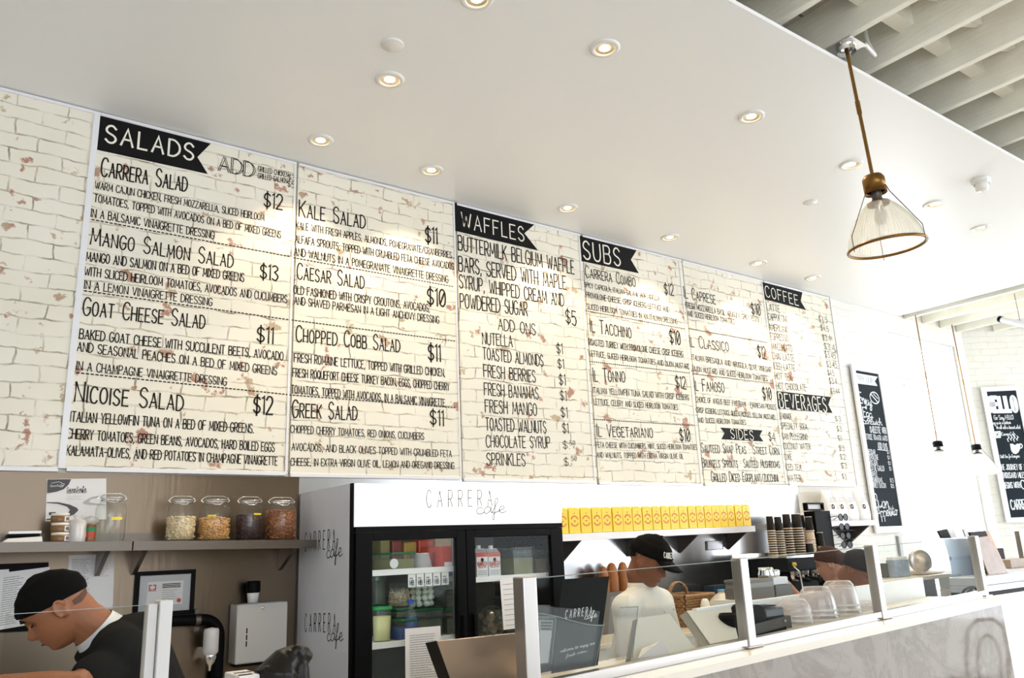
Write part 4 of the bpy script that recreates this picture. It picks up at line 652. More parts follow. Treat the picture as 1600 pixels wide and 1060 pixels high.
MB().box((x0+.01, -.11, z0-.014), (x1-.01, -.03, z0-.001)).build('outlet', M_iron, t)
cx = PY(395, 940, -.08).x; c = V(cx, -.08, z1); t = thing('paper_cup', 'small white paper cup with black lids on top of the towel dispenser', 'cup', c)
MB().lathe([(.001, .001), (.025, .001), (.031, .055), (.030, .056)], c, 24).build('cup', M_paper, t); MB().lathe([(.0325, .05), (.034, .058), (.036, .064), (.034, .075), (.036, .082), (.034, .095), (.037, .103), (.030, .108), (.001, .108)], c, 24).build('lid', M_rubber, t)
# ------------------------------------------------------------------ refrigerator
LOGO = 'CARRERA'
def logo(mb, A, B, H, N, sw, cafe=True, up=V(0, 0, 1), wide=.8):
    """thin spaced capitals from A to B, the small script word under their end"""
    write(mb, LOGO, A, B, H, N, sw, gap=.42, k=5, up=up, wide=wide)
    d = (B-A); write(mb, 'cafe', A+d*.74-up*H*.50, A+d*1.22-up*H*.44, H*.82, N, sw*1.1, gap=.0, k=6, up=up)
FX0, FX1, FY, FYB, FZ = 1.722, 3.018, -.660, -.03, 1.925
M_vinyl = mat('grey_vinyl', (.70, .72, .77), .35, var=.05, vscale=3); M_frost = mat('fridge_lining', (.13, .14, .135), .4)
M_sign = mat('backlit_sign', (.86, .86, .87), .35, emit=(1, .98, .97), es=.16)
M_led = mat('fridge_lamp', (1, 1, 1), .4, emit=(.95, 1, 1), es=1.6)
F = thing('refrigerator', 'tall two-door glass refrigerator with a lit white sign and black frame', 'refrigerator', V((FX0+FX1)/2, (FY+FYB)/2, 0))
m = MB(); m.box((FX0, FY, .12), (FX0+.035, FYB, FZ)).build('side_panel', M_vinyl, F)
m = MB(); m.box((FX1-.035, FY, .12), (FX1, FYB, FZ)).build('side_panel', M_rubber, F)
MB().box((FX0+.036, FYB-.03, .12), (FX1-.036, FYB, FZ)).build('back_lining', M_frost, F); MB().box((FX0+.036, FY+.01, FZ-.05), (FX1-.036, FYB-.031, FZ)).build('top_panel', M_rubber, F)
MB().box((FX0, FY, 0), (FX1, FYB, .118)).build('plinth', M_rubber, F); MB().box((FX0+.036, FY+.03, .119), (FX1-.036, FYB-.031, .15)).build('bottom_lining', M_frost, F)
m = MB(); m.box((FX0, FY-.022, .12), (FX0+.012, FY-.001, FZ)); m.build('corner_trim', M_rubber, F)
hz = 1.716; pr = [(FY-.034, FZ-.002), (FY-.05, hz+.15), (FY-.05, hz+.07), (FY-.036, hz), (FY-.001, hz), (FY-.001, FZ-.002)]
h = MB().prism([(FX0+.014, y, z) for y, z in pr], (FX1-FX0-.014, 0, 0)).build('sign', M_sign, F)
s = MB(); ys = FY-.0525; A = PY(667, 793, ys); B = PY(769, 791, ys); logo(s, A, B, (PY(667, 767, ys)-A).z, (0, -1, 0), .05); s.build('sign_lettering', M_grey, h, fix=False)
s = MB(); X = FX0-.0015
for (a, b, c) in [((476, 861.5), (523, 857), (476, 834)), ((476, 987), (524, 988.5), (476, 960))]:
    A = PX(*a, X); B = PX(*b, X); C = PX(*c, X); logo(s, A, B, C.z-A.z, (-1, 0, 0), .06)
s.build('side_lettering', M_ink, F, fix=False)
MB().box((FX0+.013, FY-.045, 1.690), (FX1, FY-.001, 1.7155)).build('lintel', M_rubber, F)
def door(x0, x1, side):
    d = MB(); z0, z1 = .14, 1.689; y0, y1 = FY-.045, FY-.005; L, Rr = (.088, .055) if side < 0 else (.055, .088)
    d.box((x0, y0, z0), (x0+L, y1, z1), bev=.004).box((x1-Rr, y0, z0), (x1, y1, z1), bev=.004).box((x0+L, y0, z1-.04), (x1-Rr, y1, z1), bev=.003).box((x0+L, y0, z0), (x1-Rr, y1, z0+.06), bev=.003)
    do = d.build('door', M_rubber, F); MB().box((x0+L, FY-.032, z0+.06), (x1-Rr, FY-.026, z1-.04)).build('pane', M_glass, do)
    hx = x1-.03 if side < 0 else x0+.03
    MB().box((hx-.012, y0-.03, .75), (hx+.012, y0, 1.27), bev=.005).build('handle', M_rubber, do); return do
XM = PY(727, 830, FY-.04).x
door(FX0+.014, XM-.002, -1); door(XM+.002, FX1-.001, 1)
for side, (x0, x1) in (('l', (FX0+.04, XM-.03)), ('r', (XM+.03, FX1-.04))):
    for z in (1.503, 1.165, .84) if side == 'l' else (1.44, 1.12, .80):
        MB().box((x0, FY+.045, z-.012), (x1, FYB-.05, z)).box((x0, FY+.030, z-.022), (x1, FY+.044, z+.006)).build('wire_shelf', M_white, F)
MB().box((XM-.03, FY+.02, .15), (XM+.03, FY+.05, 1.69)).build('center_post', M_frost, F)
MB().box((FX0+.04, FY+.015, .3), (FX0+.055, FY+.028, 1.66)).build('lamp_tube', M_led, F); MB().box((FX0+.06, FY+.03, 1.665), (XM-.05, FY+.05, 1.68)).build('lamp_tube', M_led, F)
# what stands in it
M_clear = glass('clear_tub', (.90, .94, .92), .08, .9, haze=.07, hcol=(.5, .56, .53)); M_green = mat('green_lid', (.02, .30, .075), .35); M_dgreen = mat('dark_green_lid', (.01, .10, .035), .4)
def tub(x, y, z, r, h, label, fill=None, lid=M_green, fh=.75, body=None, cat='tub'):
    c = V(x, y, z+.001); t = thing('food_tub', label, cat, c); MB().lathe([(.001, 0), (r*.88, 0), (r*.9, .006), (r*.98, h*.92)], c, 28).build('tub_body', body or M_clear, t)
    if lid: MB().lathe([(r*1.0, h*.90), (r*1.06, h*.91), (r*1.06, h*.97), (r*.98, h), (.001, h)], c, 28).build('lid', lid, t)
    if fill: MB().lathe([(.001, .004), (r*.86, .004), (r*.93, h*fh), (.001, h*fh+.004)], c, 24).build('contents', fill, t)
    return t
def fx(px, py, y): p = PY(px, py, y); return p.x
yA = FY+.14
def fpos(px0, px1, y): a = PY(px0, 950, y).x; b = PY(px1, 950, y).x; return (a+b)/2, (b-a)/2
M_butter = mat('pale_yellow_cream', (.78, .70, .36), .4)
x, r = fpos(583, 610, yA); tub(x, yA, 1.165, r, .165, 'clear tub of pale yellow cream with a bright green lid in the refrigerator', M_butter, fh=.72)
M_mush = nutmat('mushrooms', (.40, .27, .15), (.68, .56, .40), .6, 60)
def sbin(x0, x1, z, h, label, lid=M_dgreen, body=None, y=FY+.16, d=.22, fill=None):
    t = thing('food_bin', label, 'food bin', V((x0+x1)/2, y, z+.001)); b = MB(); zz = z+.001; b.box((x0, y-d/2, zz), (x1, y+d/2, zz+h-.014)); b.build('bin_body', body or M_clear, t)
    if lid: MB().box((x0-.004, y-d/2-.004, zz+h-.013), (x1+.004, y+d/2+.004, zz+h), bev=.004).build('lid', lid, t)
    if fill: MB().box((x0+.006, y-d/2+.006, zz+.004), (x1-.006, y+d/2-.006, zz+h*.6)).build('contents', fill, t)
    return t
M_dfood = mat('dark_leaves', (.05, .06, .035), .6, var=.5, vscale=40); M_yfood = mat('olive_food', (.22, .19, .06), .6, var=.3, vscale=25); M_bfood = mat('brown_food', (.16, .10, .05), .6, var=.4, vscale=30)
q = lambda px, y=FY+.16: PY(px, 950, y).x
sbin(q(611), q(634), 1.165, .10, 'dark bin with a green lid and blue label low in the left refrigerator half', fill=mat('blue_pack', (.03, .07, .28), .4))
b2 = sbin(q(640), q(684), 1.165, .137, 'clear bin of dark leaves with white writing, under the mozzarella tub', fill=M_dfood, y=FY+.22)
sbin(q(690), q(716), 1.165, .13, 'clear bin with a green lid at the right end of the lower shelf', fill=M_dfood, y=FY+.22)
sbin(q(690), q(716), 1.297, .10, 'dark green lidded bin stacked at the right end of the lower shelf', fill=M_dfood, y=FY+.22)
sbin(q(612), q(636), 1.268, .048, 'flat dark bin with a green lid under the mushroom jar', fill=M_dfood, y=FY+.22)
c = V(q(624, FY+.22), FY+.22, 1.318); t = thing('mushroom_jar', 'clear jar of sliced mushrooms in the left refrigerator half', 'jar', c); MB().lathe([(.001, .001), (.05, .001), (.055, .01), (.055, .085), (.048, .10)], c, 28).build('jar_body', M_clear, t); f = MB(); nuts(f, c+V(0, 0, .002), .052, .075, .011, 150, .4); fo = f.build('mushrooms', M_mush, t); fo['kind'] = 'stuff'; MB().lathe([(.05, .101), (.052, .102), (.052, .114), (.001, .115)], c, 28).build('lid', M_clear, t)
c = V(q(659, FY+.22), FY+.22, 1.305); t = thing('mozzarella_tub', 'clear tub packed with round white mozzarella balls', 'tub', c); MB().lathe([(.001, .001), (.066, .001), (.074, .12)], c, 32).build('tub_body', M_clear, t); MB().lathe([(.074, .121), (.076, .122), (.076, .13), (.001, .131)], c, 32).build('lid', M_clear, t)
M_moz = mat('white_cheese', (.90, .90, .78), .3); f = MB()
for k in range(4):
    for j in range(9 if k % 2 else 8): w = 2*pi*j/(9 if k % 2 else 8)+k*.35; f.ell(c+V(.050*cos(w), .050*sin(w), .019+k*.029), (.0175, .0175, .016), 12, 8)
fo = f.build('mozzarella_balls', M_moz, t); fo['kind'] = 'stuff'
x, r = fpos(584, 608, FY+.2); tub(x, FY+.24, 1.335, r*.95, .15, 'dark clear tub with a green lid at the left of the middle level', M_dfood, M_dgreen); sbin(x-.07, x+.07, 1.166+.0, .165, 'large dark bin behind the tub of yellow cream', fill=M_dfood, y=FY+.45, d=.15)
c = V(q(642, FY+.09), FY+.09, 1.166); t = thing('water_bottle', 'small clear bottle with a blue cap and blue label', 'bottle', c); MB().lathe([(.001, 0), (.030, 0), (.031, .01), (.028, .06), (.031, .11), (.014, .15), (.013, .17)], c, 24).build('bottle_body', M_clear, t); MB().lathe([(.015, .168), (.016, .17), (.016, .188), (.001, .189)], c, 20).build('cap', mat('blue_cap', (.02, .10, .50), .4), t); MB().lathe([(.0315, .06), (.0315, .105)], c, 24).build('label', mat('blue_label', (.04, .09, .35), .4), t)
# top shelf, left half
M_redp = mat('red_pack', (.55, .05, .02), .4); M_tan = mat('tan_pack', (.55, .42, .25), .5)
t = sbin(q(598), q(633), 1.504, .085, 'clear bin with a white oval sticker on the top shelf', fill=M_yfood, body=M_clear); p = PY(617, 881, FY+.04)
s = MB(); s.disc((p.x, FY+.0485, p.z), .024, 24, (0, -1, 0)); s.build('sticker', M_paper, t)
c = V(q(660), FY+.16, 1.504); t = thing('steel_pan', 'stainless steel pan on the top refrigerator shelf', 'pan', c); MB().lathe([(.001, .001), (.055, .001), (.065, .075), (.070, .077), (.062, .073), (.052, .006)], c, 28).build('pan_body', M_chrome, t)
t = sbin(q(676), q(712), 1.504, .12, 'red and white food pack on the top refrigerator shelf', body=M_redp, lid=None); s = MB().box((q(676)+.01, FY+.0485, 1.51), (q(700), FY+.0495, 1.53)); s.build('label', M_paper, t)
for k, (a, b, h, m_) in enumerate([(586, 603, .16, M_yfood), (604, 622, .15, mat('dark_red_pack', (.20, .02, .015), .4)), (623, 645, .14, mat('gold_pack', (.42, .26, .04), .4)), (646, 672, .15, M_redp), (673, 700, .16, M_tan)]):
    t = thing('food_pack', '%s food pack at the back of the top shelf' % ['olive', 'dark red', 'gold', 'red', 'tan'][k], 'food pack', V((q(a, FY+.4)+q(b, FY+.4))/2, FY+.4, 1.504)); MB().box((q(a, FY+.4)+.003, FY+.34, 1.504), (q(b, FY+.4)-.003, FY+.46, 1.504+h), bev=.01).build('pack_body', m_, t)
for k in range(5):
    px = 643+k*13; x = PY(px, 905, FY+.02).x; y = FY+.016; z1 = 1.480; lab = 'small white printed card hanging under the top refrigerator shelf, ' + ['first from left', 'second from left', 'middle one', 'fourth from left', 'last on the right'][k]
    t = thing('shelf_card', lab, 'card', V(x, y, z1-.07), 'printed cards under the refrigerator shelf'); MB().box((x-.0215, y, z1-.062), (x+.0215, y+.0015, z1)).build('card', M_paper, t)
    s = MB(); write(s, 'HB', V(x-.012, y-.001, z1-.052), V(x+.010, y-.001, z1-.052), .022, (0, -1, 0), .2); s.ribbon([V(x-.012, y-.001, z1-.02), V(x+.004, y-.001, z1-.02)], .005, (0, -1, 0)); s.build('print', mat('blue_print', (.10, .16, .24), .5) if k == 0 else MATS['blue_print'], t, fix=False)
# right half: two milk cartons, bags, tubs
for k, (a, b) in enumerate([(745.5, 763), (764.5, 783)]):
    y = FY+.075; x0 = PY(a, 905, y).x; x1 = PY(b, 905, y).x; z = 1.441; H = PY((a+b)/2, 857, y).z-z
    t = thing('milk_carton', ('left' if k == 0 else 'right')+' of two white milk cartons with red tops in the refrigerator', 'carton', V((x0+x1)/2, y, z), 'white and red milk cartons'); d = .07
    MB().box((x0, y, z), (x1, y+d, z+H*.80), bev=.002).prism([(x0, y, z+H*.80), (x1, y, z+H*.80), (x1, y+d/2, z+H), (x0, y+d/2, z+H)], (0, .002, 0)).add([(x0, y, z+H*.8), (x1, y, z+H*.8), (x1, y+d, z+H*.8), (x0, y+d, z+H*.8), (x0, y+d/2, z+H), (x1, y+d/2, z+H)], [(0, 1, 5, 4), (3, 2, 5, 4), (0, 3, 4), (1, 2, 5)]).build('carton_body', M_paper, t)
    MB().box((x0+.001, y-.0012, z+H*.70), (x1-.001, y-.0004, z+H*.85)).build('red_band', M_redp, t); MB().lathe([(.013, 0), (.013, .02), (.001, .021)], V((x0+x1)/2, y+d/2, z+H-.005), 16).build('cap', M_white, t)
    s = MB(); s.disc(((x0+x1)/2, y-.0012, z+H*.60), .010, 16, (0, -1, 0)); s.build('emblem', M_ink, t, fix=False); s = MB(); write(s, 'BARISTA', V(x0+.006, y-.0012, z+H*.40), V(x1-.006, y-.0012, z+H*.42), .018, (0, -1, 0), .2); write(s, 'BLEND', V(x0+.012, y-.0012, z+H*.32), V(x1-.012, y-.0012, z+H*.33), .012, (0, -1, 0), .2); s.build('red_lettering', M_redp, t, fix=False)
    s = MB()
    for j in range(3): s.ribbon([V(x0+.008, y-.0012, z+H*(.22-.06*j)), V(x1-.008, y-.0012, z+H*(.22-.06*j))], .003, (0, -1, 0))
    s.build('print', M_pink, t, fix=False)
sbin(q(787), q(820), 1.441, .15, 'clear bin of pale yellow food right of the milk cartons', fill=M_yfood, lid=MATS['clear_tub']); sbin(q(822), q(840), 1.441, .13, 'clear bin of olive food at the right of the upper shelf', fill=M_bfood, lid=MATS['clear_tub'])
t = thing('produce_bag', 'clear plastic bag of brown produce on the lower right refrigerator shelf', 'bag', V(q(768), FY+.14, 1.121)); c = V(q(768), FY+.16, 1.121)
w = MB().ell(c+V(0, 0, .085), (.085, .08, .084), 20, 12).build('plastic_bag', M_clear, t); f = MB()
for j in range(26): f.ell(c+V(random.uniform(-.05, .05), random.uniform(-.05, .05), random.uniform(.03, .13)), (.02, .018, .018), 10, 8)
fo = f.build('produce', M_bfood, t); fo['kind'] = 'stuff'
sbin(q(795), q(826), 1.121, .20, 'large dim clear bin at the lower right of the refrigerator', fill=M_dfood, lid=MATS['clear_tub'], y=FY+.3)
for (px, rows, lab) in [([(633, 983), (688, 978.5), (692, 1075), (634, 1080)], 22, 'white printed list taped to the left refrigerator door'), ([(781, 905), (811, 902), (816, 981), (787, 985)], 9, 'white note taped to the right refrigerator door beside the guard post')]:
    yk = FY-.034; P = [PY(*v, yk) for v in px]; t = thing('door_note', lab, 'paper', P[3]); MB().prism(P, (0, .0015, 0)).build('sheet', M_paper, t); s = MB(); lines(s, P, rows, yk-.0015, .12, .9, .12, .92, .0028); s.build('print', M_pink, t, fix=False)
# ------------------------------------------------------------------ shelf with the yellow packets, dark brackets
M_wshelf = mat('white_shelf', (.72, .72, .74), .35)
def yz(x): return 1.664+.0105*(x-3.41)
t = thing('wall_shelf', 'long white wall shelf on dark triangular brackets carrying the yellow packets', 'shelf', V(4.4, -.12, yz(4.4))); x0, x1 = 3.26, PY(1180, 826, -.225).x
m = MB(); sbox(m, x0, x1, -.225, -.013, -.046, -.001, yz); m.build('shelf_board', M_wshelf, t)
for x in (3.58, 4.186, 4.725, 5.288): MB().prism([(x-.011, -.014, yz(x)-.047), (x-.011, -.205, yz(x)-.047), (x-.011, -.014, yz(x)-.175)], (.022, 0, 0)).build('bracket', M_dark, t)
BX = [75, 108, 180, 247, 308, 370, 432, 490, 550, 608, 660, 712, 766, 820, 870, 917, 962, 1012, 1055, 1098, 1142, 1190]
M_yel = mat('yellow_packet', (.80, .55, .002), .42, var=.04, vscale=6); M_rprint = mat('red_packet_print', (.62, .16, .02), .5)
ORD = ['first', 'second', 'third', 'fourth', 'fifth', 'sixth', 'seventh', 'eighth', 'ninth', 'tenth', 'eleventh', 'twelfth', 'thirteenth', 'fourteenth', 'fifteenth', 'sixteenth', 'seventeenth', 'eighteenth', 'nineteenth', 'twentieth', 'twenty-first']
pk0 = None; xs = [PY(860+b/3.784, 815, -.215).x for b in BX]; xs[0] = xs[1]-.094
W0 = .0905
for k in range(21):
    xm = (xs[k]+xs[k+1])/2; p = V(xm, -.20, yz(xm)); lab = 'yellow packet with faint red print, %s from the refrigerator in the row' % ORD[k]
    if pk0 is None:
        pk0 = t = thing('yellow_packet', lab, 'packet', p, 'yellow packets on the white shelf'); w = W0/2
        MB().box((p.x-w, p.y-.012, p.z), (p.x+w, p.y+.05, p.z+.157), bev=.003).prism([(p.x-w+.001, p.y-.010, p.z+.156), (p.x+w-.001, p.y-.010, p.z+.156), (p.x+w-.003, p.y+.018, p.z+.168), (p.x-w+.003, p.y+.018, p.z+.168)], (0, .002, 0)).build('packet_body', M_yel, t)
        s = MB(); yy = p.y-.0135; cz = p.z+.077
        s.ribbon([V(p.x+.030*sin(a), yy, cz+.033*cos(a)) for a in [-1.1+.22*j for j in range(11)]], .009, (0, -1, 0)); s.ribbon([V(p.x+.030*sin(a), yy, cz-.030*cos(a)) for a in [-1.1+.22*j for j in range(11)]], .009, (0, -1, 0))
        s.build('red_print', M_rprint, t, fix=False); s = MB(); s.disc((p.x, yy, p.z+.128), .004, 10, (0, -1, 0)); s.ribbon([V(p.x-.006, yy, cz+.006), V(p.x, yy, cz-.004), V(p.x+.006, yy, cz+.006)], .003, (0, -1, 0)); s.build('dark_print', M_bfood, t, fix=False)
    else:
        o = dup(pk0, p+V(0, random.uniform(-.003, .004), 0), lab, random.uniform(-.02, .02)); o.scale.x = min(1.06, (xs[k+1]-xs[k])/.0955)
# right shelf with coffee bags
t = thing('wall_shelf', 'short white wall shelf carrying white coffee bags, beside the TRY OUR chalkboard', 'shelf', V(6.6, -.13, 1.68)); xr = PY(1371, 816, -.25).x
MB().box((5.95, -.25, 1.660), (xr, -.002, 1.704)).build('shelf_board', M_wshelf, t); bxk = PY(1327, 846, -.012).x
MB().prism([(bxk-.012, -.004, 1.659), (bxk-.012, -.23, 1.659), (bxk-.012, -.004, 1.50)], (.024, 0, 0)).prism([(bxk-.25, -.006, 1.659), (bxk-.012, -.006, 1.659), (bxk-.012, -.006, 1.49)], (0, .002, 0)).build('bracket', M_dark, t)  # second triangle: bracket's reflection, added as a flat dark sheet on the wall
bag0 = None; M_bag = mat('white_bag', (.74, .74, .74), .4)
for k, px in enumerate([1299, 1313, 1329, 1348]):
    x = PY(px, 812, -.16).x; p = V(x, -.15, 1.7045); lab = 'white coffee bag with a round black emblem, %s on the short shelf' % ['leftmost', 'second from left', 'third from left', 'rightmost'][k]
    if bag0 is None:
        bag0 = t = thing('coffee_bag', lab, 'coffee bag', p, 'white coffee bags'); w = .085; vs = []; rows = [(0, .040, 1), (.05, .046, 1), (.12, .040, 1), (.18, .024, .97), (.22, .008, .95), (.27, .004, .94)]
        for z, d, ww in rows: vs += [p+V(-w*ww, -d, z), p+V(0, -d*1.15, z), p+V(w*ww, -d, z), p+V(w*ww, d, z), p+V(0, d*1.1, z), p+V(-w*ww, d, z)]
        n = 6; MB().add(vs, [(i*n+j, i*n+(j+1) % n, (i+1)*n+(j+1) % n, (i+1)*n+j) for i in range(5) for j in range(n)]+[(0, 1, 2, 3, 4, 5), tuple(30+j for j in range(6))], True).build('bag_body', M_bag, t)
        s = MB(); s.lathe([(.022, 0), (.010, 0)], p+V(-.01, -.052, .125), 20, axis=(0, -1, .12)); s.build('emblem', M_ink, t, fix=False); s = MB(); Q = [p+V(-.06, -.052, .20), p+V(.05, -.052, .20), p+V(.05, -.055, .155), p+V(-.06, -.055, .155)]
        for v in (.0, .35, .7): s.ribbon([Q[0].lerp(Q[3], v)+V(.01, -.001, 0), Q[1].lerp(Q[2], v)+V(-.02, -.001, 0)], .007, (0, -1, 0))
        s.build('print', M_lgrey, t, fix=False)
    else: dup(bag0, p, lab, random.uniform(-.06, .06))
# ------------------------------------------------------------------ service counter and sneeze guards
def cz(x): return 1.158+.031*(x-2.781)             # underside of the guard rail = counter top
GY = -2.1; CX0, CX1 = -1.2, 4.79
t = thing('service_counter', 'long service counter with a polished grey-brown marble front and cream top', 'counter', V(2, -1.9, 0))
m = MB(); sbox(m, CX0, CX1+.02, -2.235, -1.81, -.030, -.001, cz); m.build('countertop', M_ctop, t)
m = MB(); m.hexa([(CX0, -2.215, 0), (CX1, -2.215, 0), (CX1, -2.18, 0), (CX0, -2.18, 0)], [(CX0, -2.215, cz(CX0)-.031), (CX1, -2.215, cz(CX1)-.031), (CX1, -2.18, cz(CX1)-.031), (CX0, -2.18, cz(CX0)-.031)])
m.build('front_panel', M_marble, t)
m = MB(); m.hexa([(CX1-.03, -2.179, 0), (CX1, -2.179, 0), (CX1, -1.83, 0), (CX1-.03, -1.83, 0)], [(CX1-.03, -2.179, cz(CX1)-.032), (CX1, -2.179, cz(CX1)-.032), (CX1, -1.83, cz(CX1)-.032), (CX1-.03, -1.83, cz(CX1)-.032)]); m.build('end_panel', M_marble, t)
m = MB(); m.box((CX0, -2.178, .02), (CX1-.031, -1.85, .98)); m.build('cabinet', M_white, t)
m = MB(); f0 = lambda x: PY(1165, 942, -1.81).z+(x-3.05)*.016; sbox(m, 2.84, CX1, -1.81, -1.785, -.30, 0, f0); m.build('back_ledge', M_white, t)
M_post = mat('guard_post_metal', (.50, .48, .46), .28, metal=.85); M_wpost = mat('white_post', (.62, .61, .59), .35)
PT = [(1.688, 1.491, .030), (2.805, 1.508, .026), (3.803, 1.531, .024), (4.859, 1.549, .022)]
t = thing('sneeze_guard', 'long glass sneeze guard on four square metal posts along the marble counter', 'sneeze guard', V(3.2, GY, cz(3.2)))
for x, zt, w in PT:
    MB().box((x-w, GY-w, cz(x)), (x+w*.9, GY+w, zt), bev=.004).build('post', M_post, t); MB().box((x-w*1.8, GY-w*1.5, cz(x)), (x+w*1.8, GY+w*1.5, cz(x)+.008), bev=.003).build('base_plate', M_post, t)
for (xa, za, wa), (xb, zb, wb) in zip(PT[:-1], PT[1:]):
    x0, x1 = xa+wa, xb-wb; m = MB(); zt0, zt1 = za-.010, zb-.010
    m.hexa([(x0, GY-.005, cz(x0)+.034), (x1, GY-.005, cz(x1)+.034), (x1, GY+.005, cz(x1)+.034), (x0, GY+.005, cz(x0)+.034)], [(x0, GY-.005, zt0), (x1, GY-.005, zt1), (x1, GY+.005, zt1), (x0, GY+.005, zt0)])
    m.build('glass_pane', M_guard, t)
    e = MB(); e.hexa([(x0, GY-.005, zt0+.0005), (x1, GY-.005, zt1+.0005), (x1, GY+.005, zt1+.0005), (x0, GY+.005, zt0+.0005)], [(x0, GY-.004, zt0+.003), (x1, GY-.004, zt1+.003), (x1, GY+.004, zt1+.003), (x0, GY+.004, zt0+.003)]); e.build('glass_edge', mat('glass_edge', (.22, .26, .245), .2) if 'glass_edge' not in MATS else MATS['glass_edge'], t)
    r = MB(); sbox(r, x0, x1, GY-.02, GY+.02, .0, .033, cz); r.build('base_rail', M_post, t)
def lx(px): return PY(px, 1000, GY).x
t = thing('sneeze_guard', 'glass sneeze guard with a white double post in front of the leaning cook', 'sneeze guard', V(.5, GY, 1.10))
x0, x1 = PY(226, 990, GY).x, PY(262, 990, GY).x; xm = PY(241, 990, GY).x
MB().box((x0, GY-.02, 1.105), (xm, GY+.02, 1.485), bev=.002).build('post', M_wpost, t); MB().box((xm+.0015, GY-.035, 1.105), (x1, GY+.03, 1.492), bev=.002).build('post', M_wpost, t)
xg = PY(9, 962, GY).x; MB().box((xg, GY-.004, 1.105), (x0-.001, GY+.004, 1.482)).build('glass_pane', M_guard, t); MB().box((xg, GY-.0035, 1.4825), (x0-.001, GY+.0035, 1.4838)).build('glass_edge', MATS['glass_edge'], t)
# ------------------------------------------------------------------ things on the counter
M_bsteel = mat('brown_steel', (.37, .31, .265), .30, metal=.85, bump=.04, bscale=200, var=.05); M_grscr = mat('grey_screen_back', (.46, .47, .45), .5); M_olive = mat('grey_housing', (.10, .10, .09), .4)
def screen(name, label, q, ytop, ybot, m, off, side):
    P = [PY(*q[0], ytop), PY(*q[1], ytop), PY(*q[2], ybot), PY(*q[3], ybot)]; P[2].z = max(P[2].z, cz(P[2].x)+.014); P[3].z = max(P[3].z, cz(P[3].x)+.014); c = P[3]; zb = min(p.z for p in P); t = thing(name, label, 'screen', V(c.x, ybot, zb))
    n = (P[1]-P[0]).cross(P[3]-P[0]).normalized(); n = n if n.y < 0 else -n
    MB().prism(P, -n*.004).build('back_panel', m, t); MB().prism([p-n*.0045 for p in P], Vector(off)).build('housing', side, t)
    return t, P
t, P = screen('register_screen', 'large brown steel register screen seen from behind, left of the guard', [(683, 1003), (813, 989.5), (822, 1078), (712, 1088)], -2.02, -1.94, M_bsteel, (-.012, .05, -.008), M_rubber)
t, P = screen('register_screen', 'grey tilted register screen seen from behind, in front of the chef', [(997, 966), (1046, 959.5), (1086, 1017), (986, 1033)], -1.86, -1.99, M_grscr, (.0, .03, -.01), M_olive)
t, P = screen('register_screen', 'grey tilted register screen with a dark side beside the second guard post', [(1073, 955), (1141, 946), (1154, 1003), (1110, 1012)], -1.80, -1.97, M_grscr, (-.05, -.005, -.012), M_olive)
t, P = screen('card_terminal', 'small glossy card terminal lying before the grey register screen', [(1003, 1014), (1035, 1000), (1046, 1022), (996, 1030)], -1.99, -2.04, mat('glossy_screen', (.42, .43, .46), .06, coat=1), (.0, .01, -.012), M_olive)
# black menu in an acrylic holder
P = [PY(879.6, 905.5, -1.99), PY(952, 901, -1.99), PY(934, 1040, -2.055), PY(862, 1053, -2.055)]
t = thing('menu_card', 'tall black menu card with white cafe lettering leaning in an acrylic holder', 'menu card', P[3]); n = (P[1]-P[0]).cross(P[3]-P[0]).normalized(); n = n if n.y < 0 else -n
MB().prism(P, -n*.004).build('card', M_black, t); uq = lambda u, v, o=.002: P[0].lerp(P[1], u).lerp(P[3].lerp(P[2], u), v)+n*o
s = MB(); up = (P[0]-P[3]).normalized(); A = uq(.14, .445); B = uq(.70, .43); logo(s, A, B, .029, n, .07, up=up)
write(s, 'welcome to enjoy our', uq(.12, .80), uq(.86, .765), .011, n, .10, up=up, gap=0, k=3); write(s, 'fresh menu', uq(.26, .86), uq(.70, .835), .010, n, .10, up=up, gap=0, k=3); s.build('lettering', M_paper, t, fix=False)
def acr(name, label, q, Yf, d, wave=False, content=None):
    P = [PY(*k, Yf) for k in q]; P[2].z = max(P[2].z, cz(P[2].x)+.002); P[3].z = max(P[3].z, cz(P[3].x)+.002); t = thing(name, label, 'holder', V((P[0].x+P[1].x)/2, Yf, P[3].z)); pts = []
    if wave:
        for j in range(13): u = j/12; pts.append(P[0].lerp(P[1], u)+V(0, 0, .012*cos(u*pi*1.2)+.002))
    else: pts = [P[0], P[1]]
    MB().prism(pts+[P[2], P[3]], (0, .003, 0)).build('front_pocket', M_acryl, t); e = MB(); e.tube(pts, .0022, 6); e.tube([P[1], P[2]], .0016, 6); e.build('pocket_edge', MATS['glass_edge'], t)
    dd = V(0, d, 0); MB().prism([P[0]+dd+V(0, 0, .04), P[1]+dd+V(0, 0, .04), P[2]+dd, P[3]+dd], (0, .003, 0)).build('back_plate', M_acryl, t); MB().prism([P[3]+V(0, .0035, 0), P[2]+V(0, .0035, 0), P[2]+dd-V(0, .0005, 0), P[3]+dd-V(0, .0005, 0)], (0, 0, .003)).build('base', M_acryl, t)
    if content: 
        co = MB().prism([p+V(0, .006, .004) for p in (P[0]+V(.01, 0, -.015), P[1]+V(-.01, 0, -.015), P[2]+V(-.01, 0, .0), P[3]+V(.01, 0, 0))], (0, .003, 0)).build('leaflet', M_paper, t)
        Q = [p+V(0, .0045, .004) for p in (P[0]+V(.01, 0, -.015), P[1]+V(-.01, 0, -.015), P[2]+V(-.01, 0, .0), P[3]+V(.01, 0, 0))]; s = MB(); lines(s, Q, 3, P[0].y+.0045, .1, .9, .05, .2, .008, False); s.build('print', M_grey, co, fix=False)
    return t
acr('leaflet_holder', 'clear acrylic leaflet holder between the first guard post and the black menu card', [(841, 965), (869, 965), (862, 1038), (843, 1040)], -2.035, .03, content=True)
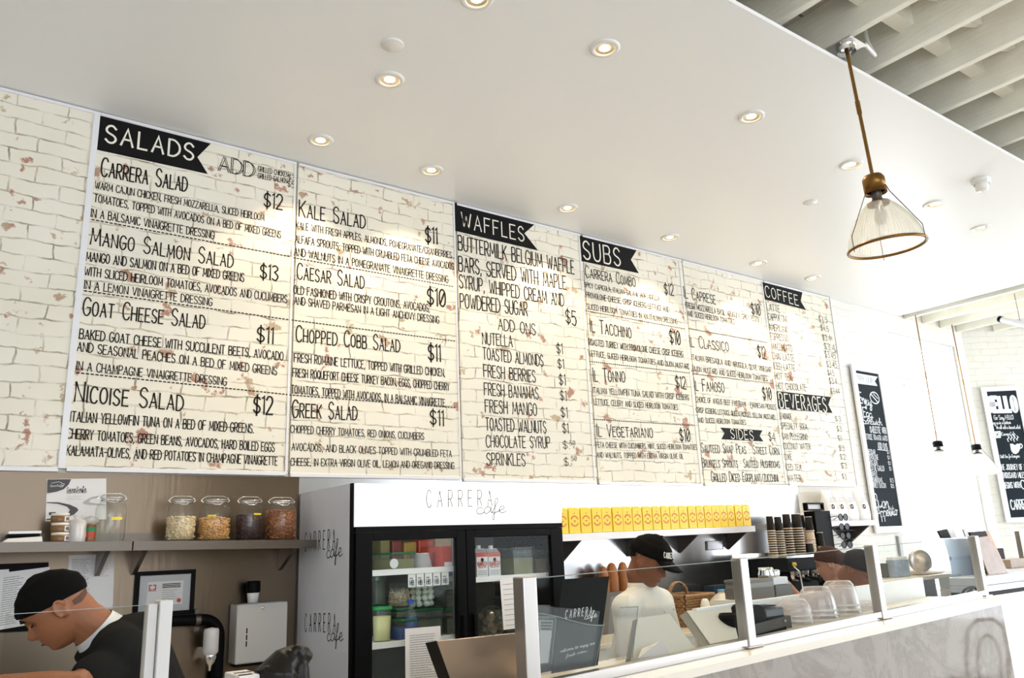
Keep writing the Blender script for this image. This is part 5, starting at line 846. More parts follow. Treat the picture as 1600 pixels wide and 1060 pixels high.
acr('menu_pocket', 'clear acrylic pocket with a wavy top edge in front of the black menu card', [(842, 966), (944, 974), (930, 1042), (846, 1056)], -2.072, .018, wave=True)
acr('leaflet_holder', 'empty clear acrylic holder right of the black menu card', [(969, 950), (997, 948.5), (988, 1029), (960, 1034)], -2.03, .045)
# receipt printer
a = PY(1168, 998, -1.9); b = PY(1227, 988, -1.9); x0, x1 = a.x, b.x; z = cz(x0); zt = PY(1190, 966, -1.9).z
t = thing('receipt_printer', 'black receipt printer on the counter right of the second guard post', 'printer', V((x0+x1)/2, -1.84, z))
MB().box((x0+.01, -1.93, z), (x1-.02, -1.76, zt-.01), bev=.01).build('body', M_rubber, t); MB().prism([(x0+.005, -1.935, zt-.018), (x1, -1.94, zt+.0), (x1, -1.94, z+.015), (x1-.035, -1.935, z+.015), (x1-.04, -1.935, zt-.045), (x0+.005, -1.935, zt-.062)], (0, .16, 0)).build('front_bezel', mat('charcoal_plastic', (.045, .047, .05), .35), t)
MB().tube([(x0+.055, -1.93, zt+.01), (x0+.055, -1.77, zt+.01)], .052, 28).build('roll_cover', M_rubber, t); MB().box((x0+.115, -1.92, zt-.008), (x1-.012, -1.77, zt+.040), bev=.012).build('lid', MATS['charcoal_plastic'], t); MB().box((x0+.10, -1.91, zt+.045), (x1-.06, -1.84, zt+.050)).build('flap', M_rubber, t); MB().disc((x1-.045, -1.9405, zt-.02), .007, 12, (0, -1, 0)).build('badge', M_chrome, t)
# upturned clear bowls
M_bowl = glass('clear_plastic_bowl', (.93, .92, .93), .05, 1.9, haze=.22, hcol=(.86, .79, .78)); b0 = None
BW = [('in the left stack beside the receipt printer', 1217, 1272, 935, 990), ('in the second stack from left', 1253, 1310, 916, 985), ('in the tallest stack, third from left', 1290, 1345, 907, 976), ('in the low stack beside the third guard post', 1328, 1374, 937, 970)]
for k, (w_, xa, xb, yt, yb) in enumerate(BW):
    Yb = -1.88+.02*k; a = PY(xa, yb, Yb).x; b = PY(xb, yb, Yb).x; r = (b-a)/2*.61; x = (a+b)/2; z = cz(x); H = PY((xa+xb)/2, yt, Yb).z-z; n = 3 if k < 3 else 2
    for j in range(n):
        hs = .022; hh = H-hs*(n-1); p = V(x, Yb, z+hs*j+.0005); lab = ['lowest', 'middle', 'topmost'][j if n == 3 else 2*j]+' upturned clear plastic bowl '+w_
        if b0 is None:
            b0 = t = thing('plastic_bowl', lab, 'bowl', p, 'upturned clear bowls on the counter'); t['h'] = 1
            R_, H_ = r, hh; MB().lathe([(R_*1.03, 0), (R_*1.03, .005), (R_, .006), (R_*.985, hh*.34), (R_*.92, hh*.62), (R_*.76, hh*.87), (R_*.64, hh*.975), (R_*.58, hh), (.001, hh)], p, 40).build('bowl', M_bowl, t)
            MB().lathe([(R_*1.035, 0), (R_*1.05, .002), (R_*1.035, .006)], p, 40).build('rim', mat('bowl_rim', (.62, .62, .62), .2), t); del t['h']
        else:
            o = dup(b0, p, lab); o.scale = (r/R_*(1-.012*j), r/R_*(1-.012*j), hh/H_)
# grey-brown box and steel pitchers on the staff side
a = PY(1167, 938, -1.5); b = PY(1211, 932, -1.5); zt = PY(1190, 905, -1.5).z; zl = PY(1190, 918, -1.5).z; zk = cz(3.5)-.02
t = thing('service_box', 'low grey-brown equipment box behind the receipt printer', 'box', V((a.x+b.x)/2, -1.44, a.z)); M_gb = mat('grey_brown', (.125, .11, .09), .45)
MB().box((a.x, -1.5, a.z), (b.x, -1.36, zl)).build('lower_box', M_gb, t); MB().box((a.x+.01, -1.505, zl), (b.x-.005, -1.36, zl+.025)).build('band', mat('greyish_band', (.22, .21, .20), .4), t); MB().box((a.x, -1.5, zl+.026), (b.x-.01, -1.36, zt)).build('upper_box', M_gb, t)
t2 = thing('staff_counter', 'white staff counter behind the marble counter, under the equipment box', 'counter', V(3.4, -1.42, 0)); MB().box((a.x-.03, -1.53, 0), (3.80, -1.30, a.z-.002)).build('cabinet', M_white, t2)
for k, (xa, xb, yt, yb, y) in enumerate([(1188, 1207, 887, 905, -1.44), (1207, 1217, 890.5, 904, -1.42)]):
    a = PY(xa, yb, y); b = PY(xb, yb, y); r = (b.x-a.x)/2*.8; c = V((a.x+b.x)/2, y, zt); H = PY((xa+xb)/2, yt, y).z-zt
    t = thing('milk_pitcher', ['large', 'small'][k]+' polished steel milk pitcher on the grey-brown box', 'pitcher', c); MB().lathe([(.001, .001), (r, .001), (r*1.02, H*.3), (r*.86, H*.7), (r*.9, H), (r*.84, H*.98), (r*.8, H*.7), (r*.9, .01)], c, 28).build('pitcher_body', M_chrome, t); MB().tube([c+V(r*.85, 0, H*.85), c+V(r*1.6, 0, H*.8), c+V(r*1.6, 0, H*.35), c+V(r*.95, 0, H*.25)], .005, 8).build('handle', M_chrome, t)
a = PY(1209, 915, -1.46); b = PY(1232, 913, -1.46); z = a.z; single(MB().box((a.x, -1.46, t2['label'] and zl*0+z), (b.x, -1.40, PY(1220, 902, -1.46).z), bev=.004), 'milk_box', mat('white_blue_pack', (.66, .68, .72), .4), 'small white package on the staff side between pitchers and bowls', 'package')
single(MB().box((a.x, -1.47, zk-.05), (b.x+.02, -1.36, z-.001)), 'package_stand', M_olive, 'dark low stand under the small white package', 'stand')
# ------------------------------------------------------------------ back counter along the polished sheet
t = thing('back_counter', 'white back counter along the polished wall carrying basket and espresso machine', 'counter', V(4.7, -.3, 0)); zb = 1.02
MB().box((3.10, -.56, 0), (5.75, -.02, zb-.03)).build('cabinet', M_white, t); MB().box((3.08, -.585, zb-.029), (5.77, -.016, zb-.001), bev=.004).build('top', M_ctop, t)
# wicker basket
M_wick = mat('wicker', (.34, .19, .085), .6, var=.35, vscale=30, bump=.3, bscale=80); c = V(4.36, -.34, zb)
a = PY(1049, 950, -.24).x; b = PY(1095, 950, -.24).x; c = V((a+b)/2, -.24, zb); hw = (b-a)/2; zt = PY(1070, 931, -.24).z; H = zt-zb
t = thing('wicker_basket', 'brown woven wicker basket with an arched handle behind the chef', 'basket', c); m = MB(); N_ = 22; per = []
def per_pt(u, s): 
    q = (u % 1)*4; e = q % 1; k = int(q); w, d = hw*s, .13*s
    return [V(-w+2*w*e, -d, 0), V(w, -d+2*d*e, 0), V(w-2*w*e, d, 0), V(-w, d-2*d*e, 0)][k]
rows = 11
for i in range(rows):
    z = H*(i+.5)/rows; s_ = .86+.12*i/rows; pts = []
    for j in range(89):
        u = j/88; p = per_pt(u, s_); nrm = V(p.x, p.y, 0).normalized(); pts.append(c+p+nrm*.006*sin(j*pi/2+i*pi)+V(0, 0, z))
    m.tube(pts, H/rows*.52, 6, cap=False)
m.build('woven_body', M_wick, t); m = MB(); m.tube([c+per_pt(j/48, 1.0)+V(0, 0, H+.004) for j in range(49)], .012, 8, cap=False); m.build('rim', M_wick, t); m = MB().box((c.x-hw*.82, c.y-.10, zb+.002), (c.x+hw*.82, c.y+.10, zb+.008)); m.build('base', M_wick, t)
hx = PY(1060, 931, -.24).x; hr = (PY(1074, 931, -.24).x-PY(1046, 931, -.24).x)/2; hz_ = PY(1060, 910, -.24).z-zt; hp = [V(hx+hr*cos(pi*k/18), -.24, zt+max(-.01, hz_*sin(pi*k/18))) for k in range(19)]; m = MB()
for ph in (0, 2.1, 4.2): m.tube([p+V(.007*cos(k*1.1+ph), .009*sin(k*1.1+ph), 0) for k, p in enumerate(hp)], .008, 7)
m.build('handle', M_wick, t)
# loaves standing against the wall
M_loaf = mat('bread_crust', (.33, .115, .028), .5, var=.3, vscale=15, bump=.2, bscale=30)
t = thing('bread_bin', 'low bin on the back counter holding the upright loaves', 'bin', V(3.98, -.13, zb)); MB().box((3.72, -.21, zb), (4.14, -.20, zb+.26)).box((3.72, -.05, zb), (4.14, -.04, zb+.26)).box((3.72, -.20, zb), (3.73, -.05, zb+.26)).box((4.13, -.20, zb), (4.14, -.05, zb+.26)).box((3.73, -.20, zb), (4.13, -.05, zb+.006)).build('bin_body', M_gb, t)
for k, (px, yt, w) in enumerate([(955, 878, .042), (972, 877, .040), (988, 881, .036), (942, 884, .038)]):
    p = PY(px, yt, -.13); r = w; zt = p.z-r*.5; c = V(p.x, -.13, zb+.008); n = ['upright brown loaf left of the chef\'s neck, widest one', 'upright brown loaf second from the chef\'s neck', 'upright brown loaf just behind the chef\'s neck', 'upright brown loaf leftmost in the bin'][k]
    H = zt-c.z; prof = [(.01, 0), (r*.9, .03), (r, .10), (r, H-.08), (r*.85, H-.03), (r*.5, H+.005), (.001, H+.015)]; tag(recenter(MB().lathe(prof, c, 24).build('bread_loaf', M_loaf)), n, 'bread', 'upright loaves')
p = [PY(*q, -.014) for q in [(1103, 846), (1129.5, 844.5), (1129.5, 859), (1103.5, 860.6)]]; t = thing('wall_plate', 'small steel name plate on the polished wall under the yellow packets', 'plate', p[3]); MB().prism(p, (0, -.006, 0)).build('frame', M_olive, t); cc = sum(p, V(0, 0, 0))/4
MB().prism([cc+(q-cc)*.86+V(0, -.0065, 0) for q in p], (0, -.001, 0)).build('plate', mat('plate_grey', (.45, .45, .47), .3, metal=.5), t)
# milk jug, bowl, blue box on the back counter
y = -.50; a = PY(1112, 952, y); b = PY(1146, 950, y); r = (b.x-a.x)/2*.80; c = V((a.x+b.x)/2, y, zb); H = PY(1128, 921, y).z-zb
t = thing('milk_jug', 'white plastic gallon milk jug with a light blue cap', 'jug', c); MB().lathe([(.001, .001), (r*.95, .001), (r, .015), (r, H*.58), (r*.88, H*.70), (r*.5, H*.84), (r*.24, H*.90), (r*.22, H*.94)], c, 32).build('jug_body', mat('milky_jug', (.66, .62, .52), .35), t)
MB().lathe([(r*.25, H*.935), (r*.26, H*.94), (r*.26, H*.995), (.001, H)], c, 20).build('cap', mat('light_blue_cap', (.13, .40, .62), .4), t); MB().tube([c+V(r*.5, -r*.2, H*.82), c+V(r*1.0, -r*.3, H*.74), c+V(r*1.02, -r*.3, H*.52)], .013, 10).build('handle', MATS['milky_jug'], t)
y = -.2; a = PY(1117, 930, y); b = PY(1142, 930, y); zt = PY(1130, 914.5, y).z; single(MB().box((a.x, -.20, zb), (b.x, -.10, zt), bev=.006), 'storage_box', mat('dark_blue_plastic', (.022, .045, .08), .35), 'dark blue box behind the milk jug', 'box')
y = -.44; a = PY(1096, 945, y); b = PY(1108, 945, y); r = (b.x-a.x)/2; c = V((a.x+b.x)/2, y, zb); H = PY(1100, 936, y).z-zb; t = thing('mixing_bowl', 'upturned white bowl between the basket and the milk jug', 'bowl', c); MB().lathe([(r*1.15, 0), (r*1.12, H*.2), (r*1.0, H*.6), (r*.7, H*.9), (r*.4, H), (.001, H)], c, 28).build('bowl', M_white, t); MB().lathe([(r*1.15, 0), (r*1.2, .004), (r*1.15, .01)], c, 28).build('rim', M_white, t)
a = PY(1132, 1004, -1.88); b = PY(1151, 1002, -1.88); r = (b.x-a.x)/2; c = V((a.x+b.x)/2, -1.88, cz(2.8)); zt = PY(1142, 958, -1.88).z; t = thing('waste_caddy', 'black round caddy beside the second guard post', 'caddy', c); MB().lathe([(.001, .001), (r*.9, .001), (r, zt-c.z-.01), (r*.9, zt-c.z), (r*.85, zt-c.z-.02), (r*.8, .01)], c, 28).build('caddy_body', M_rubber, t); MB().lathe([(r*1.0, zt-c.z-.03), (r*1.04, zt-c.z-.025), (r*1.04, zt-c.z-.015), (r, zt-c.z-.012)], c, 28).build('band', M_rubber, t)
# ------------------------------------------------------------------ espresso machine and paper cups
MX0, MX1, MY = 4.76, 5.44, -.60; a = PY(1165, 872, MY); b = PY(1262, 872, MY); MX0, MX1 = 5.21, 5.72; MZ = 1.440
t = thing('espresso_machine', 'black espresso machine with paper cups stacked on top', 'espresso machine', V((MX0+MX1)/2, -.35, zb))
MB().box((MX0, MY+.10, zb+.03), (MX1, -.12, MZ-.09), bev=.01).build('body', M_rubber, t); MB().box((MX0-.005, MY, MZ-.10), (MX1+.005, -.105, MZ-.002), bev=.012).build('top_housing', M_rubber, t)
MB().box((MX0, MY-.03, zb+.002), (MX1, MY+.10, zb+.055), bev=.006).build('drip_tray', M_steel, t); m = MB()
m.box((MX0-.006, MY-.004, MZ-.004), (MX1+.006, MY+.004, MZ+.012)).box((MX0-.006, -.109, MZ-.004), (MX1+.006, -.104, MZ+.03)); m.build('cup_rail', M_chrome, t)
for k in range(3):
    x = MX0+(MX1-MX0)*(.25+.25*k); MB().lathe([(.001, -.07), (.035, -.07), (.038, -.02), (.04, 0)], (x, MY+.05, MZ-.10), 24).build('group_head', M_chrome, t); MB().tube([(x, MY+.02, MZ-.15), (x, MY-.09, MZ-.165)], [.012, .016], 12).build('portafilter_handle', M_rubber, t)
MB().tube([(MX0+.06, MY, MZ-.06), (MX0+.05, MY-.06, MZ-.10), (MX0+.05, MY-.07, MZ-.27)], .006, 8).build('steam_wand', M_chrome, t); MB().box((MX1-.12, MY-.004, MZ-.09), (MX1-.03, MY, MZ-.03)).build('control_plate', M_steel, t); MB().lathe([(.016, 0), (.014, .02), (.001, .022)], (MX0+.07, MY, MZ-.05), 18, axis=(0, -1, 0)).build('steam_knob', mat('yellow_knob', (.75, .50, .02), .4), t)
M_cup = mat('black_cup', (.009, .0075, .007), .5, spec=.15); M_rim = mat('kraft_rim', (.58, .48, .36), .5); M_kraft = mat('kraft_sleeve', (.60, .47, .36), .55)
def cup(p, r, h, lab, dark=True, grp='upturned black paper cups on the espresso machine'):
    t = thing('paper_cup', lab, 'cup', p, grp); MB().lathe([(r, .004), (r*.82, h-.002), (.001, h-.004)], p, 22).build('cup_wall', M_cup if dark else M_kraft, t); MB().lathe([(r, .0), (r*1.06, .001), (r*1.06, .008), (r, .009)], p, 22).build('rim', M_rim, t); MB().lathe([(r*.83, h-.004), (r*.84, h), (r*.76, h), (r*.76, h-.008)], p, 22).build('base_ring', M_paper, t); return t
c0 = cup(V(5, 0, 0), .042, .115, 'x'); c1 = cup(V(5, 0, 0), .040, .115, 'x', False, 'kraft paper cups beside the black stacks'); first = {0: True, 1: True}
def put(src, p, lab, sc, rx=0):
    if first[src]:
        o = (c0, c1)[src]; o.location = p; o['label'] = lab; first[src] = False
    else: o = dup((c0, c1)[src], p, lab)
    o.scale = sc; o.rotation_euler = (rx, 0, 0); return o
NTH = ['lowest', 'second', 'third', 'fourth', 'fifth', 'sixth', 'seventh', 'eighth', 'ninth', 'tenth', 'eleventh', 'twelfth', 'topmost']
for k, (xa, xb, yt) in enumerate([(1200.6, 1213.6, 806.6), (1212.8, 1226.5, 807.5), (1226.3, 1240.5, 803.3), (1240.3, 1257, 803.2)]):
    Yc = -.46; a = PY(xa, 850, Yc).x; b = PY(xb, 850, Yc).x; r = (b-a)/2*.60; x = (a+b)/2; z0 = MZ-.002; H = PY((xa+xb)/2, yt, Yc).z-z0; n = 12; st = (H-.115)/(n-1)
    for j in range(n): put(0, V(x, Yc, z0+st*j), 'black paper cup, %s of the %s stack on the espresso machine' % ('topmost' if j == n-1 else (NTH[j]+' from bottom' if j else 'lowest'), ['leftmost', 'second', 'third', 'fourth'][k]), (r/.042, r/.042, 1))
for k, (xa, xb, yt, ym, n, Yc) in enumerate([(1253, 1262, 804.5, 818, 6, -.28), (1261.5, 1274.5, 807.5, 821, 6, -.36), (1273.5, 1281, 822, 832, 5, -.22), (1277, 1288.5, 832, 843, 4, -.40)]):
    a = PY(xa, 850, Yc).x; b = PY(xb, 850, Yc).x; r = (b-a)/2*.60; x = (a+b)/2; z0 = MZ-.002; H = PY((xa+xb)/2, yt, Yc).z-z0; h1 = PY((xa+xb)/2, ym, Yc).z-z0
    for j in range(n): put(1, V(x, Yc, z0+(h1-.115)*j/max(1, n-1)), 'kraft paper cup, %s of the %s stack beside the machine' % ('topmost' if j == n-1 else (NTH[j]+' from bottom' if j else 'lowest'), ['half hidden tall', 'tallest', 'hidden rear', 'short front'][k]), (r/.040, r/.040, 1))
    put(0, V(x, Yc, z0+H-.118), 'upturned black paper cup crowning the %s kraft stack' % ['half hidden tall', 'tallest', 'hidden rear', 'short front'][k], (r/.042, r/.042, 1.02))
a = PY(1259, 861, -.5).x; b = PY(1272, 861, -.5).x; put(0, V((a+b)/2, -.5, MZ-.002), 'single upturned black paper cup in front of the kraft stacks', ((b-a)/2*.62/.042,)*2+(.85,))
ex = thing('cup_tray', 'dark side shelf carrying the kraft cup stacks beside the espresso machine', 'shelf', V(MX1+.16, -.35, zb)); MB().box((MX1+.012, -.56, MZ-.03), (6.12, -.12, MZ-.003)).build('shelf_board', M_rubber, ex); MB().box((MX1+.02, -.15, zb), (MX1+.05, -.12, MZ-.031)).build('leg', M_rubber, ex); MB().box((MX1+.24, -.52, zb), (MX1+.27, -.15, MZ-.031)).build('leg', M_rubber, ex)
# sunglasses stand with a framed picture on it
y = -.34; a = PY(1272, 850, y).x; b = PY(1297, 850, y).x; zt = PY(1285, 799, y).z; z0 = MZ-.002
t = thing('sunglasses_stand', 'tall black display stand with clear shelves of dark sunglasses', 'display stand', V((a+b)/2, y, z0)); MB().box((a, y-.04, z0), (b, y+.06, zt), bev=.003).build('panel', M_iron, t)
xs0, xs1 = b+.002, PY(1317, 830, y).x; m = MB()
for yy_ in (814, 829, 843, 857): z = PY(1305, yy_, y).z; m = MB(); m.box((xs0, y-.10, z-.008), (xs1, y+.05, z-.004)); m.build('clear_shelf', M_acryl, t)
MB().box((xs0, y-.02, PY(1305, 806, y).z-.01), (xs1-.04, y-.015, PY(1305, 798, y).z)).build('price_card', M_paper, t)
def lens(mb, c, rx, rz, tilt=0): mb.lathe([(.001, -.004), (1, -.002), (1, .002), (.001, .004)], (0, 0, 0), 20, axis=(0, -1, 0)) if False else mb.prism([c+V(rx*cos(2*pi*j/20), 0, rz*(sin(2*pi*j/20)+.15*sin(4*pi*j/20)*0)) for j in range(20)], (0, .004, 0))
g0 = None; cx = (xs0+xs1)/2
for k, yy_ in enumerate([814, 829, 843, 857]):
    p = V(cx, y-.085, PY(1305, yy_, y).z-.0035); lab = 'dark sunglasses on the black display stand, %s pair' % ['topmost', 'second', 'third', 'lowest'][k]
    if g0 is None:
        g0 = t = thing('sunglasses', lab, 'sunglasses', p, 'sunglasses on the display stand')
        for s_ in (-1, 1):
            m = MB(); lens(m, p+V(s_*.036, 0, .028), .030, .026); m.build('lens', mat('dark_lens', (.006, .005, .006), .3, spec=.2) if 'dark_lens' not in MATS else MATS['dark_lens'], t)
            MB().tube([p+V(s_*.066, .002, .036), p+V(s_*.070, .03, .036), p+V(s_*.066, .10, .03), p+V(s_*.062, .13, .012)], .0028, 6).build('temple', M_iron, t)
            MB().tube([p+V(s_*.036+.031*cos(2*pi*j/20), -.001, .028+.027*sin(2*pi*j/20)) for j in range(21)], .0026, 6, cap=False).build('lens_rim', M_iron, t)
        MB().tube([p+V(-.008, 0, .034), p+V(0, -.003, .038), p+V(.008, 0, .034)], .0028, 6).build('bridge', M_iron, t)
    else: dup(g0, p, lab, random.uniform(-.15, .15))
pa = [PY(*q, -.40) for q in [(1258, 786), (1284, 783.5), (1285, 799), (1259, 802)]]
x0, x1 = pa[0].x, pa[1].x; z0, z1 = zt+.001, pa[0].z; t = thing('picture_frame', 'black box frame with a white picture standing on the sunglasses stand', 'picture', V((x0+x1)/2, -.36, z0)); fr = .012
MB().box((x0, -.385, z0), (x1, -.375, z1)).build('backing', M_iron, t); MB().box((x0, -.415, z0), (x0+fr, -.386, z1)).box((x1-fr, -.415, z0), (x1, -.386, z1)).box((x0+fr, -.415, z0), (x1-fr, -.386, z0+fr)).box((x0+fr, -.415, z1-fr), (x1-fr, -.386, z1)).build('frame', M_iron, t); MB().box((x0+fr, -.389, z0+fr), (x1-fr, -.386, z1-fr)).build('picture', M_paper, t)
# ------------------------------------------------------------------ right: work bench with slicer, dispenser, display counter
by = -1.28; a = PY(1378, 903, by); b = PY(1487, 899, by); bz = 1.283
t = thing('work_bench', 'cream topped work bench with white sides carrying the slicer', 'bench', V((a.x+b.x)/2, -1.0, 0))
MB().box((a.x, by, bz-.030), (b.x+.1, -1.06, bz-.001), bev=.004).build('bench_top', M_ctop, t); MB().box((a.x+.02, by+.04, 0), (a.x+.16, -1.08, bz-.031)).build('side_panel', M_white, t); MB().prism([(a.x+.22, by+.05, bz-.031), (a.x+.27, by+.05, bz-.031), (a.x+.40, by+.05, bz-.24), (a.x+.35, by+.05, bz-.24)], (0, .04, 0)).build('brace', M_steel, t); MB().box((a.x+.165, by+.10, 0), (b.x+.1, -1.08, bz-.25)).build('lower_shelf', M_ctop, t); MB().box((a.x+.165, by+.18, bz-.25), (b.x+.1, by+.20, bz-.032)).build('back_panel', mat('grey_panel', (.30, .32, .36), .4), t)
c = PY(1438, 877, -1.2); t = thing('meat_slicer', 'steel meat slicer with a round blade guard on the cream bench', 'slicer', V(c.x+.1, -1.15, bz))
ax_ = V(-.55, -.8, 0).normalized(); MB().lathe([(.05, -.03), (.078, -.02), (.080, .008), (.073, .016), (.060, .010), (.055, .016), (.032, .02), (.028, .03), (.001, .031)], c, 40, axis=ax_).build('blade_guard', mat('slicer_aluminium', (.62, .56, .50), .3, metal=.7), t)
MB().lathe([(.024, .031), (.020, .042), (.001, .044)], c, 24, axis=ax_).build('hub', M_ctop, t); MB().box((c.x-.02, -1.22, bz), (c.x+.30, -1.09, bz+.03), bev=.012).build('base', MATS['slicer_aluminium'], t); MB().box((c.x+.06, -1.18, bz+.031), (c.x+.22, -1.10, bz+.10), bev=.025).build('motor_housing', MATS['slicer_aluminium'], t); MB().prism([(c.x+.04, -1.17, bz+.135), (c.x+.26, -1.15, bz+.105), (c.x+.26, -1.09, bz+.105), (c.x+.04, -1.10, bz+.135)], (0, 0, .010)).build('carriage', M_chrome, t)
a = PY(1399, 893, -1.2); b = PY(1422, 891, -1.2); zt = PY(1412, 870, -1.2).z; t = thing('product_box', 'small box with a blue and white print left of the slicer', 'box', V((a.x+b.x)/2, -1.17, bz)); MB().box((a.x, -1.2, bz), (b.x, -1.14, zt-.02), bev=.004).build('box_body', mat('blue_white_box', (.30, .36, .44), .4, var=.5, vscale=25), t); MB().box((a.x+.005, -1.195, zt-.019), (b.x-.005, -1.145, zt)).build('lid', M_white, t)
a = PY(1386, 893, -1.15); b = PY(1396, 891, -1.15); zt = PY(1394, 880, -1.15).z; single(MB().box((a.x, -1.15, bz), (b.x-.01, -1.10, zt), bev=.004), 'small_box', M_olive, 'small dark box at the left end of the cream bench', 'box')
a = PY(1401, 838, -.012); b = PY(1407, 866, -.012); single(MB().box((a.x, -.03, 1.1), (a.x+.05, -.002, a.z), bev=.004), 'wall_conduit', mat('grey_conduit', (.42, .43, .44), .4), 'short grey conduit on the white brick wall under the TRY OUR chalkboard', 'conduit')
y = -1.5; P = [PY(*q, y) for q in [(1473, 842), (1513, 842), (1530, 935), (1493, 937)]]; t = thing('drink_dispenser', 'pale blue-grey dispenser cabinet with a curved left side behind the last guard post', 'dispenser', V(P[3].x, y, P[3].z))
L = []; A0, A1 = PY(1473, 842, y), PY(1493, 937, y)
for k in range(9): u = k/8; p = A0.lerp(A1, u); L.append(p+V(.05*sin(u*pi)*(1-u)-.0, 0, 0))
M_pblue = mat('pale_blue_panel', (.42, .50, .58), .3); Rr = [PY(1524, 842, y), PY(1530, 935, y)]
MB().prism(L+[Rr[1], Rr[0]], (.274, .123, 0)).build('cabinet', M_pblue, t); zs = PY(1500, 872, y).z; MB().box((PY(1484, 872, y).x, y-.012, zs-.012), (PY(1520, 872, y).x, y-.001, zs+.012)).build('ledge', mat('blue_trim', (.34, .42, .55), .3), t); q = [PY(*v, y-.02) for v in [(1489, 899), (1501, 897), (1507, 930), (1490, 935)]]; MB().prism(q, (0, .018, 0)).build('side_panel', mat('slate_panel', (.22, .27, .33), .3), t)
zt = A0.z
for k, (q, m_, lab) in enumerate([([(1466, 830), (1479, 827), (1486, 842), (1472, 843)], M_black, 'small black card in the rack on the pale blue dispenser'), ([(1480, 827), (1490, 827), (1496, 842), (1487, 842)], M_paper, 'white leaflet right of the black card on the pale blue dispenser'), ([(1505, 827), (1511, 827), (1516, 842), (1510, 842)], mat('pale_card', (.45, .43, .44), .4), 'narrow grey leaflet at the right end of the pale blue dispenser')]):
    P = [PY(*v, y+.05) for v in q]; P[2].z = P[3].z = zt+.0005; tag(recenter(MB().prism(P, (0, .012, 0)).build('leaflet', m_)), lab, 'leaflet', 'leaflets on the dispenser')
m = MB(); c = PY(1512, 932, -1.72)
pts = [PY(*v, -1.72) for v in [(1502, 935), (1506, 924), (1515, 919), (1524, 919), (1526, 928), (1518, 932), (1512, 927), (1519, 922)]]; tag(recenter(m.tube(crom([tuple(p) for p in pts], 5), .008, 8).build('power_cable', M_iron)), 'coiled black cable beside the base of the last guard post', 'cable')
# display counter at the far right
y = -1.72; x0 = PY(1532, 934, y).x; x1 = x0+2.6; zt = PY(1534, 902, y).z; zb_ = PY(1567, 929, y).z
t = thing('display_counter', 'white marble counter with a pale steel display case top at the far right', 'counter', V((x0+x1)/2, -1.4, 0)); XK = 6.45; MB().box((x0+.03, y+.015, 0), (x1, -1.535, zb_-.001)).box((XK, -1.535, 0), (x1, -1.05, zb_-.001)).build('base', M_wmarble, t); MB().box((x0, y, zb_), (x1, -1.535, zb_+.025), bev=.004).build('sill', M_iron, t); MB().box((x0, y-.005, zb_+.026), (x1, -1.535, zb_+.065), bev=.004).build('rail', mat('pale_steel', (.60, .65, .72), .3, metal=.3), t); MB().box((x0, y+.005, zb_+.066), (x1, -1.535, zt), bev=.006).box((XK, -1.534, zb_), (x1, -1.05, zt), bev=.004).build('case_top', MATS['pale_steel'], t)
P = [PY(*v, -1.60) for v in [(1522, 841), (1544, 838), (1561, 897), (1532, 903)]]; P[2].z = P[3].z = zt+.001; t = thing('menu_board_stand', 'brown wood-grain menu board leaning on the display counter', 'menu board', V((P[2].x+P[3].x)/2, -1.62, zt)); n_ = V(0, -1, 0); P[2].y = P[3].y = -1.66; MB().prism(P, (0, .008, 0)).build('board', mat('greyed_wood', (.30, .215, .18), .45, var=.35, vscale=14, bump=.1), t); MB().prism([P[1]+V(.003, 0, 0), P[1]+V(.012, 0, 0), P[2]+V(.014, 0, 0), P[2]+V(.003, 0, 0)], (0, .008, 0)).build('clear_edge', M_acryl, t)
t = thing('chalk_easel', 'dark chalk easel with an orange-brown wooden leg behind the wood-grain board', 'easel', PY(1570, 898, -1.57)); A = PY(1540, 830, -1.575); B = PY(1573, 898, -1.575); B.z = zt+.001; MB().prism([A, A+V(.05, 0, 0), B+V(.02, 0, 0), B+V(-.04, 0, 0)], (0, .02, 0)).build('leg', mat('orange_wood', (.42, .20, .07), .45, var=.2, vscale=15), t); P = [PY(*v, -1.59) for v in [(1515, 832), (1539, 830), (1545, 840), (1520, 842)]]; MB().prism([P[0], P[1], B+V(-.05, -.015, 0), V(P[0].x+.1, -1.59, zt+.001)], (0, .012, 0)).build('slate', M_black, t)
a = PY(1560, 889, -1.15); b = PY(1574, 887, -1.15); z1 = PY(1566, 857, -1.15).z; single(MB().box((a.x, -1.15, zt+.001), (b.x, -1.07, z1), bev=.008), 'speaker_box', M_rubber, 'small black box behind the easel on the display counter', 'box')
a = PY(1581, 889, -1.40); z1 = PY(1590, 874, -1.40).z; single(MB().box((a.x, -1.40, zt+.001), (a.x+.35, -1.28, z1), bev=.004), 'bread_tray', mat('brown_tray', (.34, .26, .20), .5, var=.2, vscale=40), 'low brown patterned tray at the right edge of the picture', 'tray')
A = PY(1590, 830, -1.30); t = thing('guard_post', 'short steel guard post at the right edge of the picture', 'post', V(A.x, -1.3, zt)); MB().box((A.x-.02, -1.32, zt+.009), (A.x+.02, -1.28, A.z), bev=.004).build('post', M_post, t); MB().box((A.x-.04, -1.34, zt+.001), (A.x+.04, -1.26, zt+.008)).build('base_plate', M_post, t)
